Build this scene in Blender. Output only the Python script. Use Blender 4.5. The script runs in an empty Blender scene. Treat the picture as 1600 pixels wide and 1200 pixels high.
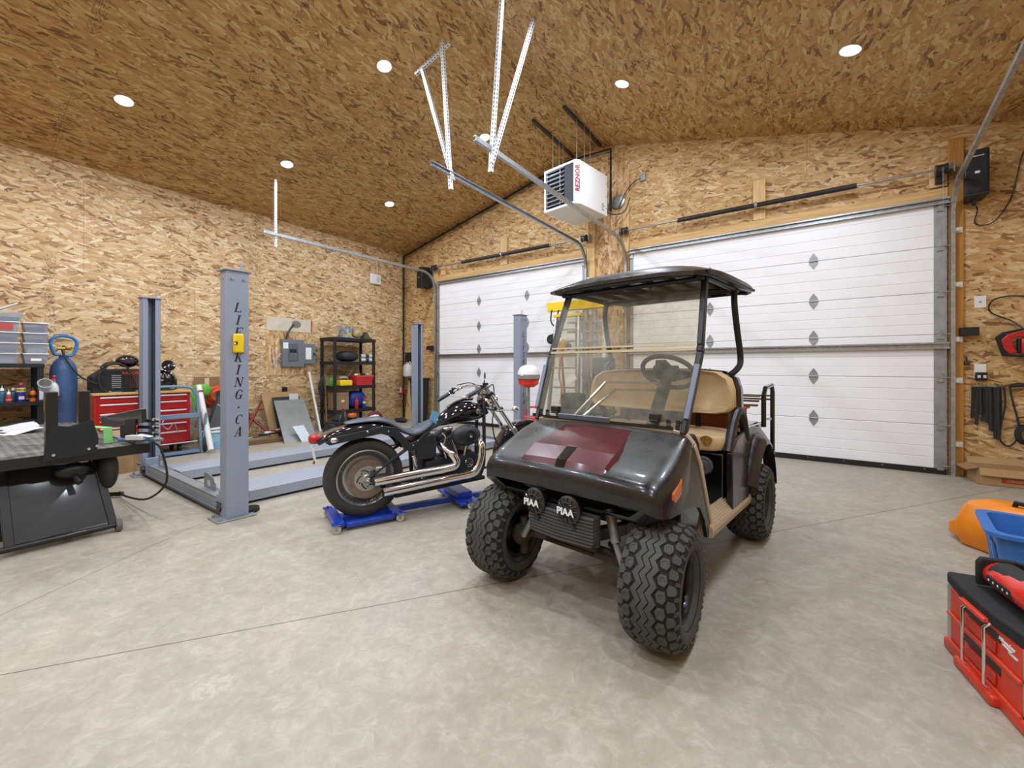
import bpy, bmesh, math, random
from mathutils import Vector, Matrix, Quaternion
random.seed(7)
PI = math.pi
sc = bpy.context.scene
COL = sc.collection
# ---------------- camera, world, exposure ----------------
FPX, HV, CH = 650.5, 573.0, 1.2          # focal length (px at 1600 wide), horizon row, eye height
YAW = math.radians(35.3)
cd = bpy.data.cameras.new('camera')
cam = bpy.data.objects.new('camera', cd); COL.objects.link(cam)
cd.sensor_fit = 'HORIZONTAL'; cd.sensor_width = 36.0; cd.lens = FPX/1600*36
cd.shift_y = (HV-600)/1600.0
cam.location = (0, 0, CH); cam.rotation_euler = (PI/2, 0, YAW)
cd.clip_start = 0.05
sc.camera = cam
w = bpy.data.worlds.new('world'); sc.world = w; w.use_nodes = True
w.node_tree.nodes['Background'].inputs[0].default_value = (0.9, 0.95, 1, 1)
w.node_tree.nodes['Background'].inputs[1].default_value = 0.3
sc.view_settings.view_transform = 'Standard'; sc.view_settings.look = 'None'
sc.view_settings.exposure = 0.0; sc.view_settings.gamma = 1.0
sc.view_settings.use_curve_mapping = False
LAMP_W = 34.0                            # watts of every ceiling downlight
RIDGE_X, RIDGE_Z, WL, WR, YB, YF = -2.95, 4.95, -7.8, 1.95, 6.6, -3.2
def ceil_z(x): return RIDGE_Z-(0.227*(RIDGE_X-x) if x < RIDGE_X else 0.25*(x-RIDGE_X))
# ---------------- object helpers ----------------
def tag(o, label=None, cat=None, group=None, kind=None):
    if label: o['label'] = label
    if cat: o['category'] = cat
    if group: o['group'] = group
    if kind: o['kind'] = kind
    return o
def thing(name, label, cat, loc=(0, 0, 0), rz=0.0, group=None):
    o = bpy.data.objects.new(name, None); COL.objects.link(o)
    o.empty_display_size = 0.1; o.location = loc; o.rotation_euler = (0, 0, rz)
    return tag(o, label, cat, group)
def kids(o): return [c for c in bpy.data.objects if c.parent == o]
def copy_tree(o, parent=None):
    c = o.copy(); COL.objects.link(c); c.parent = parent
    for ch in kids(o): copy_tree(ch, c)
    return c
def dup(o, loc, rz=None, label=None, group=None):
    c = copy_tree(o); c.location = loc
    if rz is not None: c.rotation_euler = (0, 0, rz)
    return tag(c, label, None, group)
def V(*a): return Vector(a)
def rotz(a): return Matrix.Rotation(a, 4, 'Z')
def TR(loc=(0, 0, 0), rx=0, ry=0, rz=0):
    return Matrix.Translation(Vector(loc)) @ Matrix.Rotation(rz, 4, 'Z') @ Matrix.Rotation(ry, 4, 'Y') @ Matrix.Rotation(rx, 4, 'X')
class MB:
    def __init__(s): s.v = []; s.f = []; s.mi = []; s.m = 0; s.T = None
    def add(s, vs, fs):
        k = len(s.v)
        for p in vs:
            p = Vector(p)
            s.v.append(s.T @ p if s.T else p)
        for f in fs: s.f.append([k+i for i in f]); s.mi.append(s.m)
        return s
    def bb(s, x0, x1, y0, y1, z0, z1):
        return s.add([(x0, y0, z0), (x1, y0, z0), (x1, y1, z0), (x0, y1, z0), (x0, y0, z1), (x1, y0, z1), (x1, y1, z1), (x0, y1, z1)],
                     [(0, 3, 2, 1), (4, 5, 6, 7), (0, 1, 5, 4), (1, 2, 6, 5), (2, 3, 7, 6), (3, 0, 4, 7)])
    def box(s, c, d, M=None):
        old = s.T
        L = Matrix.Translation(Vector(c)) @ (M or Matrix.Identity(4))
        s.T = (old @ L) if old else L
        s.bb(-d[0]/2, d[0]/2, -d[1]/2, d[1]/2, -d[2]/2, d[2]/2); s.T = old
        return s
    def bar(s, a, b, w, h, up=(0, 0, 1)):
        a = Vector(a); b = Vector(b); d = (b-a); L = d.length; d.normalize(); up = Vector(up)
        x = d.cross(up)
        if x.length < 1e-4: x = d.cross(Vector((1, 0, 0)))
        x.normalize(); z = x.cross(d); vs = []
        for p in (a, b):
            for i, j in ((-1, -1), (1, -1), (1, 1), (-1, 1)): vs.append(p+x*(i*w/2)+z*(j*h/2))
        return s.add(vs, [(3, 2, 1, 0), (4, 5, 6, 7), (0, 1, 5, 4), (1, 2, 6, 5), (2, 3, 7, 6), (3, 0, 4, 7)])
    def loft(s, rings, closed=True, cap=True, loop=False):
        n = len(rings[0]); vs = [p for r in rings for p in r]; fs = []
        m = len(rings)
        for i in range(m if loop else m-1):
            for j in range(n if closed else n-1):
                a = i*n+j; b = i*n+(j+1) % n; c = ((i+1) % m)*n+(j+1) % n; d = ((i+1) % m)*n+j
                fs.append((a, b, c, d))
        if cap and not loop: fs.append(tuple(range(n-1, -1, -1))); fs.append(tuple((m-1)*n+j for j in range(n)))
        return s.add(vs, fs)
    def tube(s, pts, r, n=10, closed=False, cap=True, sx=1.0):
        P = [Vector(p) for p in pts]; m = len(P); rings = []
        rs = r if isinstance(r, (list, tuple)) else [r]*m
        up = None
        for i in range(m):
            if closed: t = (P[(i+1) % m]-P[i-1])
            elif i == 0: t = P[1]-P[0]
            elif i == m-1: t = P[-1]-P[-2]
            else: t = (P[i+1]-P[i]).normalized()+(P[i]-P[i-1]).normalized()
            t.normalize()
            if up is None: up = t.orthogonal().normalized()
            up = (up-t*up.dot(t)).normalized(); sd = t.cross(up)
            rings.append([P[i]+up*(math.cos(a)*rs[i]*sx)+sd*(math.sin(a)*rs[i]) for a in [2*PI*k/n for k in range(n)]])
        return s.loft(rings, True, cap, closed)
    def cyl(s, a, b, r0, r1=None, n=20, cap=True):
        return s.tube([a, b], [r0, r0 if r1 is None else r1], n, False, cap)
    def lathe(s, prof, c=(0, 0, 0), axis=(0, 0, 1), n=28, loop=False, a0=0, a1=2*PI):
        ax = Vector(axis).normalized(); u = ax.orthogonal().normalized(); w2 = ax.cross(u); c = Vector(c)
        full = abs(a1-a0-2*PI) < 1e-6
        if full:
            rings = [[c+ax*h+(u*math.cos(2*PI*k/n)+w2*math.sin(2*PI*k/n))*max(r, 1e-4) for k in range(n)] for r, h in prof]
            return s.loft(rings, True, not loop, loop)
    def prism(s, poly, ax, a, b):
        def q(p, d):
            return {'x': (d, p[0], p[1]), 'y': (p[0], d, p[1]), 'z': (p[0], p[1], d)}[ax]
        return s.loft([[q(p, a) for p in poly], [q(p, b) for p in poly]])
    def ell(s, c, r, n=20, m=12, M=None, ex=1.0):
        rings = []
        M = M or Matrix.Identity(4); c = Vector(c)
        sg = lambda x: math.copysign(abs(x)**ex, x)
        for i in range(m+1):
            t = -PI/2+PI*i/m; ct = max(math.cos(t), 1e-3)
            rings.append([c+M @ Vector((r[0]*sg(ct*math.cos(2*PI*k/n)), r[1]*sg(ct*math.sin(2*PI*k/n)), r[2]*sg(math.sin(t)))) for k in range(n)])
        return s.loft(rings)
    def build(s, name, mats, parent=None, bev=0, smooth=35, sub=0, seg=2):
        me = bpy.data.meshes.new(name); me.from_pydata([tuple(p) for p in s.v], [], s.f)
        for m_ in (mats if isinstance(mats, (list, tuple)) else [mats]): me.materials.append(m_)
        me.polygons.foreach_set('material_index', s.mi)
        bm = bmesh.new(); bm.from_mesh(me); bmesh.ops.recalc_face_normals(bm, faces=bm.faces); bm.to_mesh(me); bm.free()
        if smooth:
            me.polygons.foreach_set('use_smooth', [True]*len(me.polygons)); me.set_sharp_from_angle(angle=math.radians(smooth))
        o = bpy.data.objects.new(name, me); COL.objects.link(o); o.parent = parent
        if bev:
            md = o.modifiers.new('bevel', 'BEVEL'); md.width = bev; md.segments = seg; md.limit_method = 'ANGLE'; md.angle_limit = math.radians(40)
        if sub:
            md = o.modifiers.new('sub', 'SUBSURF'); md.levels = sub; md.render_levels = sub
        return o
def arc(c, r, a0, a1, n, plane='xz', off=0.0):
    out = []
    for i in range(n+1):
        a = math.radians(a0+(a1-a0)*i/n); p, q = c[0]+r*math.cos(a), c[1]+r*math.sin(a)
        out.append({'xz': (p, off, q), 'yz': (off, p, q), 'xy': (p, q, off)}[plane])
    return out
def smoothpath(pts, k=6):
    P = [Vector(p) for p in pts]; out = []
    for i in range(len(P)-1):
        p0 = P[max(i-1, 0)]; p1 = P[i]; p2 = P[i+1]; p3 = P[min(i+2, len(P)-1)]
        for j in range(k):
            t = j/k
            out.append(0.5*((2*p1)+(p2-p0)*t+(2*p0-5*p1+4*p2-p3)*t*t+(3*p1-p0-3*p2+p3)*t**3))
    out.append(P[-1]); return out
def text_mesh(name, s, size, mat, parent, M, ext=0.0008, shear=0, space=1.0, bold=0.0, kind=None):
    cu = bpy.data.curves.new(name, 'FONT'); cu.body = s; cu.size = size; cu.extrude = ext; cu.shear = shear
    cu.align_x = 'CENTER'; cu.align_y = 'CENTER'; cu.space_character = space; cu.offset = bold
    t = bpy.data.objects.new(name+'_tmp', cu); COL.objects.link(t)
    bpy.context.view_layer.update()
    me = bpy.data.meshes.new_from_object(t.evaluated_get(bpy.context.evaluated_depsgraph_get()))
    COL.objects.unlink(t); bpy.data.objects.remove(t)
    me.name = name; me.materials.clear(); me.materials.append(mat); me.transform(M)
    o = bpy.data.objects.new(name, me); COL.objects.link(o); o.parent = parent
    return o
def face_m(o, right, up):      # a matrix placing text at o, reading along 'right', upright along 'up'
    r = Vector(right).normalized(); u = Vector(up).normalized(); n = r.cross(u)
    M = Matrix((r, u, n)).transposed().to_4x4(); M.translation = Vector(o); return M
# pixel helpers (1600x1200 frame) used only to find real places on known planes
FV = V(-math.sin(YAW), math.cos(YAW), 0); RV = V(math.cos(YAW), math.sin(YAW), 0)
def on_plane(u, v, n, d):
    r = FV+RV*((u-800)/FPX)+V(0, 0, (HV-v)/FPX); n = Vector(n); c = V(0, 0, CH)
    return c+r*((d-n.dot(c))/n.dot(r))
def flp(u, v, z=0.0): return on_plane(u, v, (0, 0, 1), z)
def xp(u, v, x): return on_plane(u, v, (1, 0, 0), x)
def yp(u, v, y): return on_plane(u, v, (0, 1, 0), y)
# ---------------- materials ----------------
def srgb(h):
    if isinstance(h, str): c = [int(h[i:i+2], 16)/255 for i in (0, 2, 4)]
    else: c = [x/255 for x in h]
    return tuple((x/12.92 if x <= 0.04045 else ((x+0.055)/1.055)**2.4) for x in c)+(1,)
class NT:
    def __init__(s, name):
        s.mat = bpy.data.materials.new(name); s.mat.use_nodes = True; s.t = s.mat.node_tree
        s.b = s.t.nodes['Principled BSDF']; s.out = s.t.nodes['Material Output']
    def n(s, typ, **kw):
        nd = s.t.nodes.new(typ)
        for k, v in kw.items():
            if k.startswith('i_'):
                key = k[2:]; key = int(key) if key.isdigit() else key.replace('_', ' ')
                s.set(nd.inputs[key], v)
            else: setattr(nd, k, v)
        return nd
    def set(s, inp, v):
        if isinstance(v, bpy.types.NodeSocket): s.t.links.new(v, inp)
        else: inp.default_value = v
    def math(s, op, a, b=0.0, c=None, clamp=False):
        nd = s.n('ShaderNodeMath', operation=op, use_clamp=clamp); s.set(nd.inputs[0], a); s.set(nd.inputs[1], b)
        if c is not None: s.set(nd.inputs[2], c)
        return nd.outputs[0]
    def mix(s, f, a, b, bt='MIX'):
        nd = s.n('ShaderNodeMix', data_type='RGBA', blend_type=bt); s.set(nd.inputs[0], f); s.set(nd.inputs[6], a); s.set(nd.inputs[7], b)
        return nd.outputs[2]
    def ramp(s, f, stops, interp='LINEAR'):
        nd = s.n('ShaderNodeValToRGB'); cr = nd.color_ramp; cr.interpolation = interp
        while len(cr.elements) < len(stops): cr.elements.new(0.5)
        for e, (p, c) in zip(cr.elements, stops): e.position = p; e.color = c
        s.set(nd.inputs[0], f); return nd.outputs[0]
    def noise(s, vec, scale, detail=2, rough=0.5, dist=0, dim='3D'):
        nd = s.n('ShaderNodeTexNoise', noise_dimensions=dim); s.set(nd.inputs['Vector'], vec)
        nd.inputs['Scale'].default_value = scale; nd.inputs['Detail'].default_value = detail
        nd.inputs['Roughness'].default_value = rough; nd.inputs['Distortion'].default_value = dist
        return nd.outputs['Fac']
    def obj(s): return s.n('ShaderNodeTexCoord').outputs['Object']
    def bump(s, h, st=0.3, d=0.01):
        nd = s.n('ShaderNodeBump'); nd.inputs['Strength'].default_value = st; nd.inputs['Distance'].default_value = d
        s.set(nd.inputs['Height'], h); s.set(s.b.inputs['Normal'], nd.outputs[0])
def mat(name, c, rough=0.5, metal=0.0, var=0.0, vs=8.0, c2=None, coat=0.0, bump=0.0, bs=60.0, spec=0.5, rvar=0.0):
    k = NT(name); col = srgb(c); k.b.inputs['Roughness'].default_value = rough; k.b.inputs['Metallic'].default_value = metal
    k.b.inputs['Specular IOR Level'].default_value = spec
    if coat: k.b.inputs['Coat Weight'].default_value = coat; k.b.inputs['Coat Roughness'].default_value = 0.08
    if var or c2:
        f = k.noise(k.obj(), vs, 4, 0.6)
        a = srgb(c2) if c2 else tuple(min(1, x*(1-var)) for x in col[:3])+(1,)
        s_ = k.ramp(f, [(0.35, a), (0.65, col)]); k.set(k.b.inputs['Base Color'], s_)
        if rvar:
            rr = k.n('ShaderNodeMapRange'); k.set(rr.inputs[0], f); rr.inputs[3].default_value = rough-rvar; rr.inputs[4].default_value = rough+rvar
            k.set(k.b.inputs['Roughness'], rr.outputs[0])
    else: k.b.inputs['Base Color'].default_value = col
    if bump: k.bump(k.noise(k.obj(), bs, 3), bump, 0.004)
    return k.mat
def osb(name, ax, ay, tint=(1, 1, 1), rot0=0.0, pw=2.44, ph=1.22, off=(0, 0)):
    k = NT(name)
    sx = k.n('ShaderNodeSeparateXYZ'); k.set(sx.inputs[0], k.obj())
    cmb = k.n('ShaderNodeCombineXYZ'); k.set(cmb.inputs[0], sx.outputs[ax]); k.set(cmb.inputs[1], sx.outputs[ay])
    uv = cmb.outputs[0]
    best = None; col = None
    lay = [(0.04, 8, 38, 0), (-0.36, 8.5, 36, 7), (0.42, 9, 38, 13), (-0.85, 10, 34, 21), (1.0, 10, 34, 33), (0.15, 6, 26, 47)]
    wn = k.n('ShaderNodeTexNoise'); k.set(wn.inputs['Vector'], uv); wn.inputs['Scale'].default_value = 26; wn.inputs['Detail'].default_value = 1
    wob = k.n('ShaderNodeVectorMath', operation='MULTIPLY_ADD'); k.set(wob.inputs[0], wn.outputs['Color']); wob.inputs[1].default_value = (0.010, 0.005, 0); k.set(wob.inputs[2], uv)
    for i, (r, a, b, o) in enumerate(lay):
        mp = k.n('ShaderNodeMapping'); k.set(mp.inputs['Vector'], wob.outputs[0])
        mp.inputs['Rotation'].default_value = (0, 0, r+rot0); mp.inputs['Scale'].default_value = (1, 1, 1); mp.inputs['Location'].default_value = (o, o*1.7, 0)
        m2 = k.n('ShaderNodeVectorMath', operation='MULTIPLY'); k.set(m2.inputs[0], mp.outputs[0]); m2.inputs[1].default_value = (a, b, 1)
        vo = k.n('ShaderNodeTexVoronoi', voronoi_dimensions='2D', distance='CHEBYCHEV'); k.set(vo.inputs['Vector'], m2.outputs[0]); vo.inputs['Scale'].default_value = 1.0
        sp = k.n('ShaderNodeSeparateColor'); k.set(sp.inputs[0], vo.outputs['Color'])
        pri = k.math('MULTIPLY', sp.outputs[0], [1, 0.95, 0.95, 0.8, 0.78, 0.9][i])
        # flake tone with a bit of darkening at its edge
        edge = k.math('MULTIPLY', k.math('POWER', vo.outputs['Distance'], 2.5), 0.18)
        tone = k.math('SUBTRACT', sp.outputs[1], edge)
        if best is None: best, col = pri, tone
        else:
            g = k.math('GREATER_THAN', pri, best)
            mx = k.n('ShaderNodeMix', data_type='FLOAT'); k.set(mx.inputs[0], g); k.set(mx.inputs[2], col); k.set(mx.inputs[3], tone); col = mx.outputs[0]
            best = k.math('MAXIMUM', best, pri)
    grain = k.n('ShaderNodeMapping'); k.set(grain.inputs['Vector'], uv); grain.inputs['Rotation'].default_value = (0, 0, rot0); grain.inputs['Scale'].default_value = (26, 230, 1)
    g = k.noise(grain.outputs[0], 1.0, 3, 0.6)
    big = k.noise(uv, 0.9, 3, 0.6)
    t = k.math('ADD', k.math('ADD', col, k.math('MULTIPLY', k.math('SUBTRACT', g, 0.5), 0.55)), k.math('MULTIPLY', k.math('SUBTRACT', big, 0.5), 0.5))
    c = k.ramp(t, [(0.0, srgb('80603f')), (0.07, srgb('a07a50')), (0.2, srgb('be9869')), (0.45, srgb('caa77a')), (0.75, srgb('d4b78c')), (1.0, srgb('e6d3b2'))])
    # sheet joints
    br = k.n('ShaderNodeTexBrick', offset=0.5); mp = k.n('ShaderNodeMapping'); k.set(mp.inputs['Vector'], uv); mp.inputs['Location'].default_value = (off[0], off[1], 0)
    k.set(br.inputs['Vector'], mp.outputs[0]); br.inputs['Scale'].default_value = 1.0
    br.inputs['Mortar Size'].default_value = 0.0022; br.inputs['Mortar Smooth'].default_value = 0.2; br.inputs['Brick Width'].default_value = pw; br.inputs['Row Height'].default_value = ph
    c = k.mix(k.math('MULTIPLY', br.outputs['Fac'], 0.62), c, srgb('3a2814'))
    # printed grade stamps: dark specks in narrow bands beside some joints
    st = k.n('ShaderNodeVectorMath', operation='MULTIPLY'); k.set(st.inputs[0], uv); st.inputs[1].default_value = (70, 32, 1)
    sn = k.noise(st.outputs[0], 1.0, 1)
    sepu = k.n('ShaderNodeSeparateXYZ'); k.set(sepu.inputs[0], uv)
    fx = k.math('FRACT', k.math('MULTIPLY', k.math('ADD', sepu.outputs[0], 0.35), 1/1.22))
    band = k.math('LESS_THAN', fx, 0.085)
    patch = k.math('GREATER_THAN', k.noise(uv, 1.7, 0), 0.56)
    m = k.math('MULTIPLY', k.math('MULTIPLY', band, patch), k.math('GREATER_THAN', sn, 0.57))
    c = k.mix(k.math('MULTIPLY', m, 0.5), c, srgb('3b2c1c'))
    c = k.mix(1.0, c, tuple(tint)+(1,), 'MULTIPLY')
    k.set(k.b.inputs['Base Color'], c); k.b.inputs['Roughness'].default_value = 0.62
    k.bump(t, 0.12, 0.003)
    return k.mat
def lumber(name, c, ax=2):
    k = NT(name); sc_ = [60, 60, 60]; sc_[ax] = 2.2
    mp = k.n('ShaderNodeMapping'); k.set(mp.inputs['Vector'], k.obj()); mp.inputs['Scale'].default_value = sc_
    f = k.noise(mp.outputs[0], 1, 3, 0.55, 0.6); col = srgb(c)
    k.set(k.b.inputs['Base Color'], k.ramp(f, [(0.3, tuple(x*0.72 for x in col[:3])+(1,)), (0.6, col)])); k.b.inputs['Roughness'].default_value = 0.6
    return k.mat
M = {}
M['osb_left'] = osb('osb_left', 1, 2, rot0=0.0)
M['osb_back'] = osb('osb_back', 0, 2, tint=(0.92, 0.86, 0.71), rot0=0.1)
M['osb_pier'] = osb('osb_pier', 0, 2, tint=(0.95, 0.88, 0.8), rot0=PI/2)
M['osb_ceil'] = osb('osb_ceil', 1, 0, tint=(0.78, 0.69, 0.46), rot0=0.0, off=(0.3, 0.35))
M['osb_board'] = osb('osb_board', 1, 2, tint=(1, 0.93, 0.85), rot0=PI/2, pw=9, ph=9)
def concrete():
    k = NT('concrete'); o = k.obj()
    n1 = k.noise(o, 0.75, 7, 0.72, 0.8); n2 = k.noise(o, 3.2, 9, 0.75, 1.2); n3 = k.noise(o, 38, 4, 0.7); n4 = k.noise(o, 0.4, 3, 0.5); n5 = k.noise(o, 14, 8, 0.75, 0.8)
    c = k.ramp(n2, [(0.3, srgb('978d7c')), (0.5, srgb('a59b8b')), (0.7, srgb('b2a999'))])
    c = k.mix(k.math('MULTIPLY', k.ramp(n1, [(0.42, (0, 0, 0, 1)), (0.7, (1, 1, 1, 1))]), 0.4), c, srgb('949a93'))
    c = k.mix(k.math('MULTIPLY', k.ramp(n4, [(0.45, (0, 0, 0, 1)), (0.7, (1, 1, 1, 1))]), 0.35), c, srgb('b8b09f'))
    c = k.mix(k.math('MULTIPLY', k.ramp(n3, [(0.6, (0, 0, 0, 1)), (0.75, (1, 1, 1, 1))]), 0.18), c, srgb('827a6b'))
    c = k.mix(k.ramp(n5, [(0.38, (.32, .32, .32, 1)), (0.52, (0, 0, 0, 1))]), c, srgb('8d8677')); c = k.mix(k.ramp(n5, [(0.52, (0, 0, 0, 1)), (0.66, (.3, .3, .3, 1))]), c, srgb('cdc6ba'))
    sx = k.n('ShaderNodeSeparateXYZ'); k.set(sx.inputs[0], o)
    def line(p, q, wd, st, colr='55493a'):
        nonlocal c
        d = (q-p).normalized(); nx, ny = -d.y, d.x; off = nx*p.x+ny*p.y
        e = k.math('ABSOLUTE', k.math('SUBTRACT', k.math('ADD', k.math('MULTIPLY', sx.outputs[0], nx), k.math('MULTIPLY', sx.outputs[1], ny)), off))
        m = k.math('MULTIPLY', k.math('LESS_THAN', k.math('ADD', e, k.math('MULTIPLY', n3, 0.0015)), wd), st)
        c = k.mix(m, c, srgb(colr))
    line(flp(0, 1055), flp(1580, 762.5), 0.0038, 0.85)
    line(flp(0, 961.5), flp(340, 806), 0.0036, 0.85, '6b5744')
    # white scuff
    dv = k.n('ShaderNodeVectorMath', operation='DISTANCE'); k.set(dv.inputs[0], o); dv.inputs[1].default_value = flp(328, 1074)
    sm = k.math('MULTIPLY', k.math('LESS_THAN', k.math('ADD', dv.outputs['Value'], k.math('MULTIPLY', n2, 0.12)), 0.125), k.math('GREATER_THAN', n3, 0.47))
    c = k.mix(k.math('MULTIPLY', sm, 0.15), c, srgb('e6e2d8'))
    k.set(k.b.inputs['Base Color'], c)
    r = k.n('ShaderNodeMapRange'); k.set(r.inputs[0], n2); r.inputs[3].default_value = 0.34; r.inputs[4].default_value = 0.55
    k.set(k.b.inputs['Roughness'], r.outputs[0]); k.b.inputs['Specular IOR Level'].default_value = 0.4
    k.bump(n3, 0.05, 0.002); return k.mat
M['concrete'] = concrete()
M['door_white'] = mat('door_white', 'f4f4f8', 0.38, var=0.03, vs=3)
M['galv'] = mat('galvanised', 'b4b8bc', 0.36, 0.75, var=0.3, vs=22)
M['galv_dull'] = mat('galvanised_dull', 'a3a7ab', 0.45, 0.5, var=0.2, vs=12)
M['galv_bright'] = mat('galvanised_bright', 'dfe2e4', 0.4, 0.3)
M['steel_dark'] = mat('dark_steel', '4a4b4d', 0.4, 0.7, var=0.2)
M['chrome'] = mat('chrome', 'e6e9ee', 0.12, 1.0)
M['alu'] = mat('aluminium', 'c2c3c2', 0.3, 0.85, var=0.15, vs=10)
M['black'] = mat('black_plastic', '17181a', 0.45)
M['blackm'] = mat('black_matte', '1c1d20', 0.75, var=0.3, vs=20)
M['blackg'] = mat('black_gloss', '0b0b0c', 0.12, coat=0.6)
M['rubber'] = mat('rubber', '2a2a29', 0.8, var=0.25, vs=14, bump=0.2)
M['white'] = mat('white_paint', 'e8e8e8', 0.4)
M['paper'] = mat('paper', 'ececea', 0.7)
M['red'] = mat('red_paint', 'b81a1c', 0.3, coat=0.3)
M['blue'] = mat('blue_paint', '1a3fa8', 0.35, coat=0.2, var=0.15)
M['lift'] = mat('lift_grey', '8f98ab', 0.42, var=0.06, vs=4)
M['lift_dk'] = mat('lift_grey_dark', '6d7582', 0.45, var=0.15, vs=6)
M['yellow'] = mat('yellow', 'ecc90f', 0.4)
M['card'] = mat('cardboard', 'b18e63', 0.8, var=0.1, vs=5)
M['card2'] = mat('cardboard_worn', '9b7754', 0.8, var=0.15, vs=9)
M['pine_z'] = lumber('pine_z', 'e2bd85', 2); M['pine_x'] = lumber('pine_x', 'd9b073', 0); M['pine_o'] = lumber('pine_orange', 'c08a3e', 2)
M['wood_dk'] = lumber('wood_dark', '7a5a36', 1)
def thin_glass(name, tint, haze=0.12, hz=(0.5, 0.48, 0.4, 1), spec=0.10, dust=True):
    k = NT(name); t = k.t; t.nodes.remove(k.b)
    tr = k.n('ShaderNodeBsdfTransparent'); tr.inputs[0].default_value = tint
    gl = k.n('ShaderNodeBsdfGlossy'); gl.inputs['Roughness'].default_value = 0.22
    df = k.n('ShaderNodeBsdfDiffuse'); df.inputs[0].default_value = hz
    fr = k.n('ShaderNodeFresnel'); fr.inputs[0].default_value = 1.45
    m1 = k.n('ShaderNodeMixShader'); m2 = k.n('ShaderNodeMixShader')
    if dust:
        f = k.ramp(k.noise(k.obj(), 14, 5, 0.7), [(0.35, (haze*0.6,)*3+(1,)), (0.75, (haze*1.8,)*3+(1,))]); k.set(m1.inputs[0], f)
    else: m1.inputs[0].default_value = haze
    t.links.new(tr.outputs[0], m1.inputs[1]); t.links.new(df.outputs[0], m1.inputs[2])
    k.set(m2.inputs[0], k.math('MULTIPLY', fr.outputs[0], 0.13)); t.links.new(m1.outputs[0], m2.inputs[1]); t.links.new(gl.outputs[0], m2.inputs[2])
    t.links.new(m2.outputs[0], k.out.inputs[0]); return k.mat
M['lampglow'] = NT('lamp_glow').mat
_b = M['lampglow'].node_tree.nodes['Principled BSDF']; _b.inputs['Emission Color'].default_value = (1, 0.98, 0.95, 1); _b.inputs['Emission Strength'].default_value = 30
# ---------------- room shell ----------------
def struct(mb, name, mats, **kw): return tag(mb.build(name, mats, **kw), kind='structure')
m = MB(); m.bb(WL-.1, WR+.1, YF-.1, YB+.1, -.1, 0); struct(m, 'floor', M['concrete'], smooth=0)
m = MB(); m.bb(WL-.1, WL, YF, YB, 0, ceil_z(WL)); struct(m, 'wall_left', M['osb_left'], smooth=0)
m = MB(); m.bb(WR, WR+.1, YF, YB, 0, ceil_z(WR)); struct(m, 'wall_right', M['osb_left'], smooth=0)
prof = [(WL-.1, 0), (WR+.1, 0), (WR+.1, ceil_z(WR)-.025), (RIDGE_X, RIDGE_Z), (WL-.1, ceil_z(WL)-.0227)]
m = MB(); m.prism(prof, 'y', YB, YB+.1); struct(m, 'wall_back', M['osb_back'], smooth=0)
m = MB(); m.prism(prof, 'y', YF-.1, YF); struct(m, 'wall_front', M['osb_back'], smooth=0)
m = MB(); top = [(WL-.1, ceil_z(WL-.1)), (RIDGE_X, RIDGE_Z), (WR+.1, ceil_z(WR+.1)), (WR+.1, ceil_z(WR+.1)+.1), (RIDGE_X, RIDGE_Z+.1), (WL-.1, ceil_z(WL-.1)+.1)]
m.prism(top, 'y', YF-.1, YB+.1); struct(m, 'ceiling', M['osb_ceil'], smooth=0)
# pier sheathing between the doors with upright flakes
m = MB(); m.bb(-3.10, -2.34, YB-.012, YB+.0, 0, 4.55); struct(m, 'trim_1', M['osb_pier'], smooth=0)
def trim(i, x0, x1, z0, z1, mt, d=.038, y=YB): m = MB(); m.bb(x0, x1, y-d, y, z0, z1); struct(m, 'trim_%d' % i, mt, bev=.003)
trim(2, 1.285, 1.40, 0, 3.72, M['pine_o'])
trim(3, 1.13, 1.27, 3.21, 3.47, M['pine_z'], .05)
trim(4, -.60, -.455, 3.20, 3.74, M['pine_z'])
trim(5, -2.33, 1.28, 3.06, 3.195, M['pine_x'])
trim(6, -2.44, -2.335, 3.06, 3.68, M['pine_z'], .05)
trim(7, -3.07, -2.93, 2.4, 3.72, M['pine_z'], .05)
trim(8, -6.66, -3.09, 3.06, 3.195, M['pine_x'])
trim(9, -4.93, -4.77, 3.20, 3.73, M['pine_z'])
trim(10, -6.78, -6.66, 0, 3.66, M['pine_z'])
trim(11, -2.44, -2.335, 0, 3.06, M['pine_o']); trim(12, -3.09, -2.985, 0, 2.4, M['pine_z'])
trim(13, -6.56, -6.42, 3.2, 3.42, M['pine_z'], .05)
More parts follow.
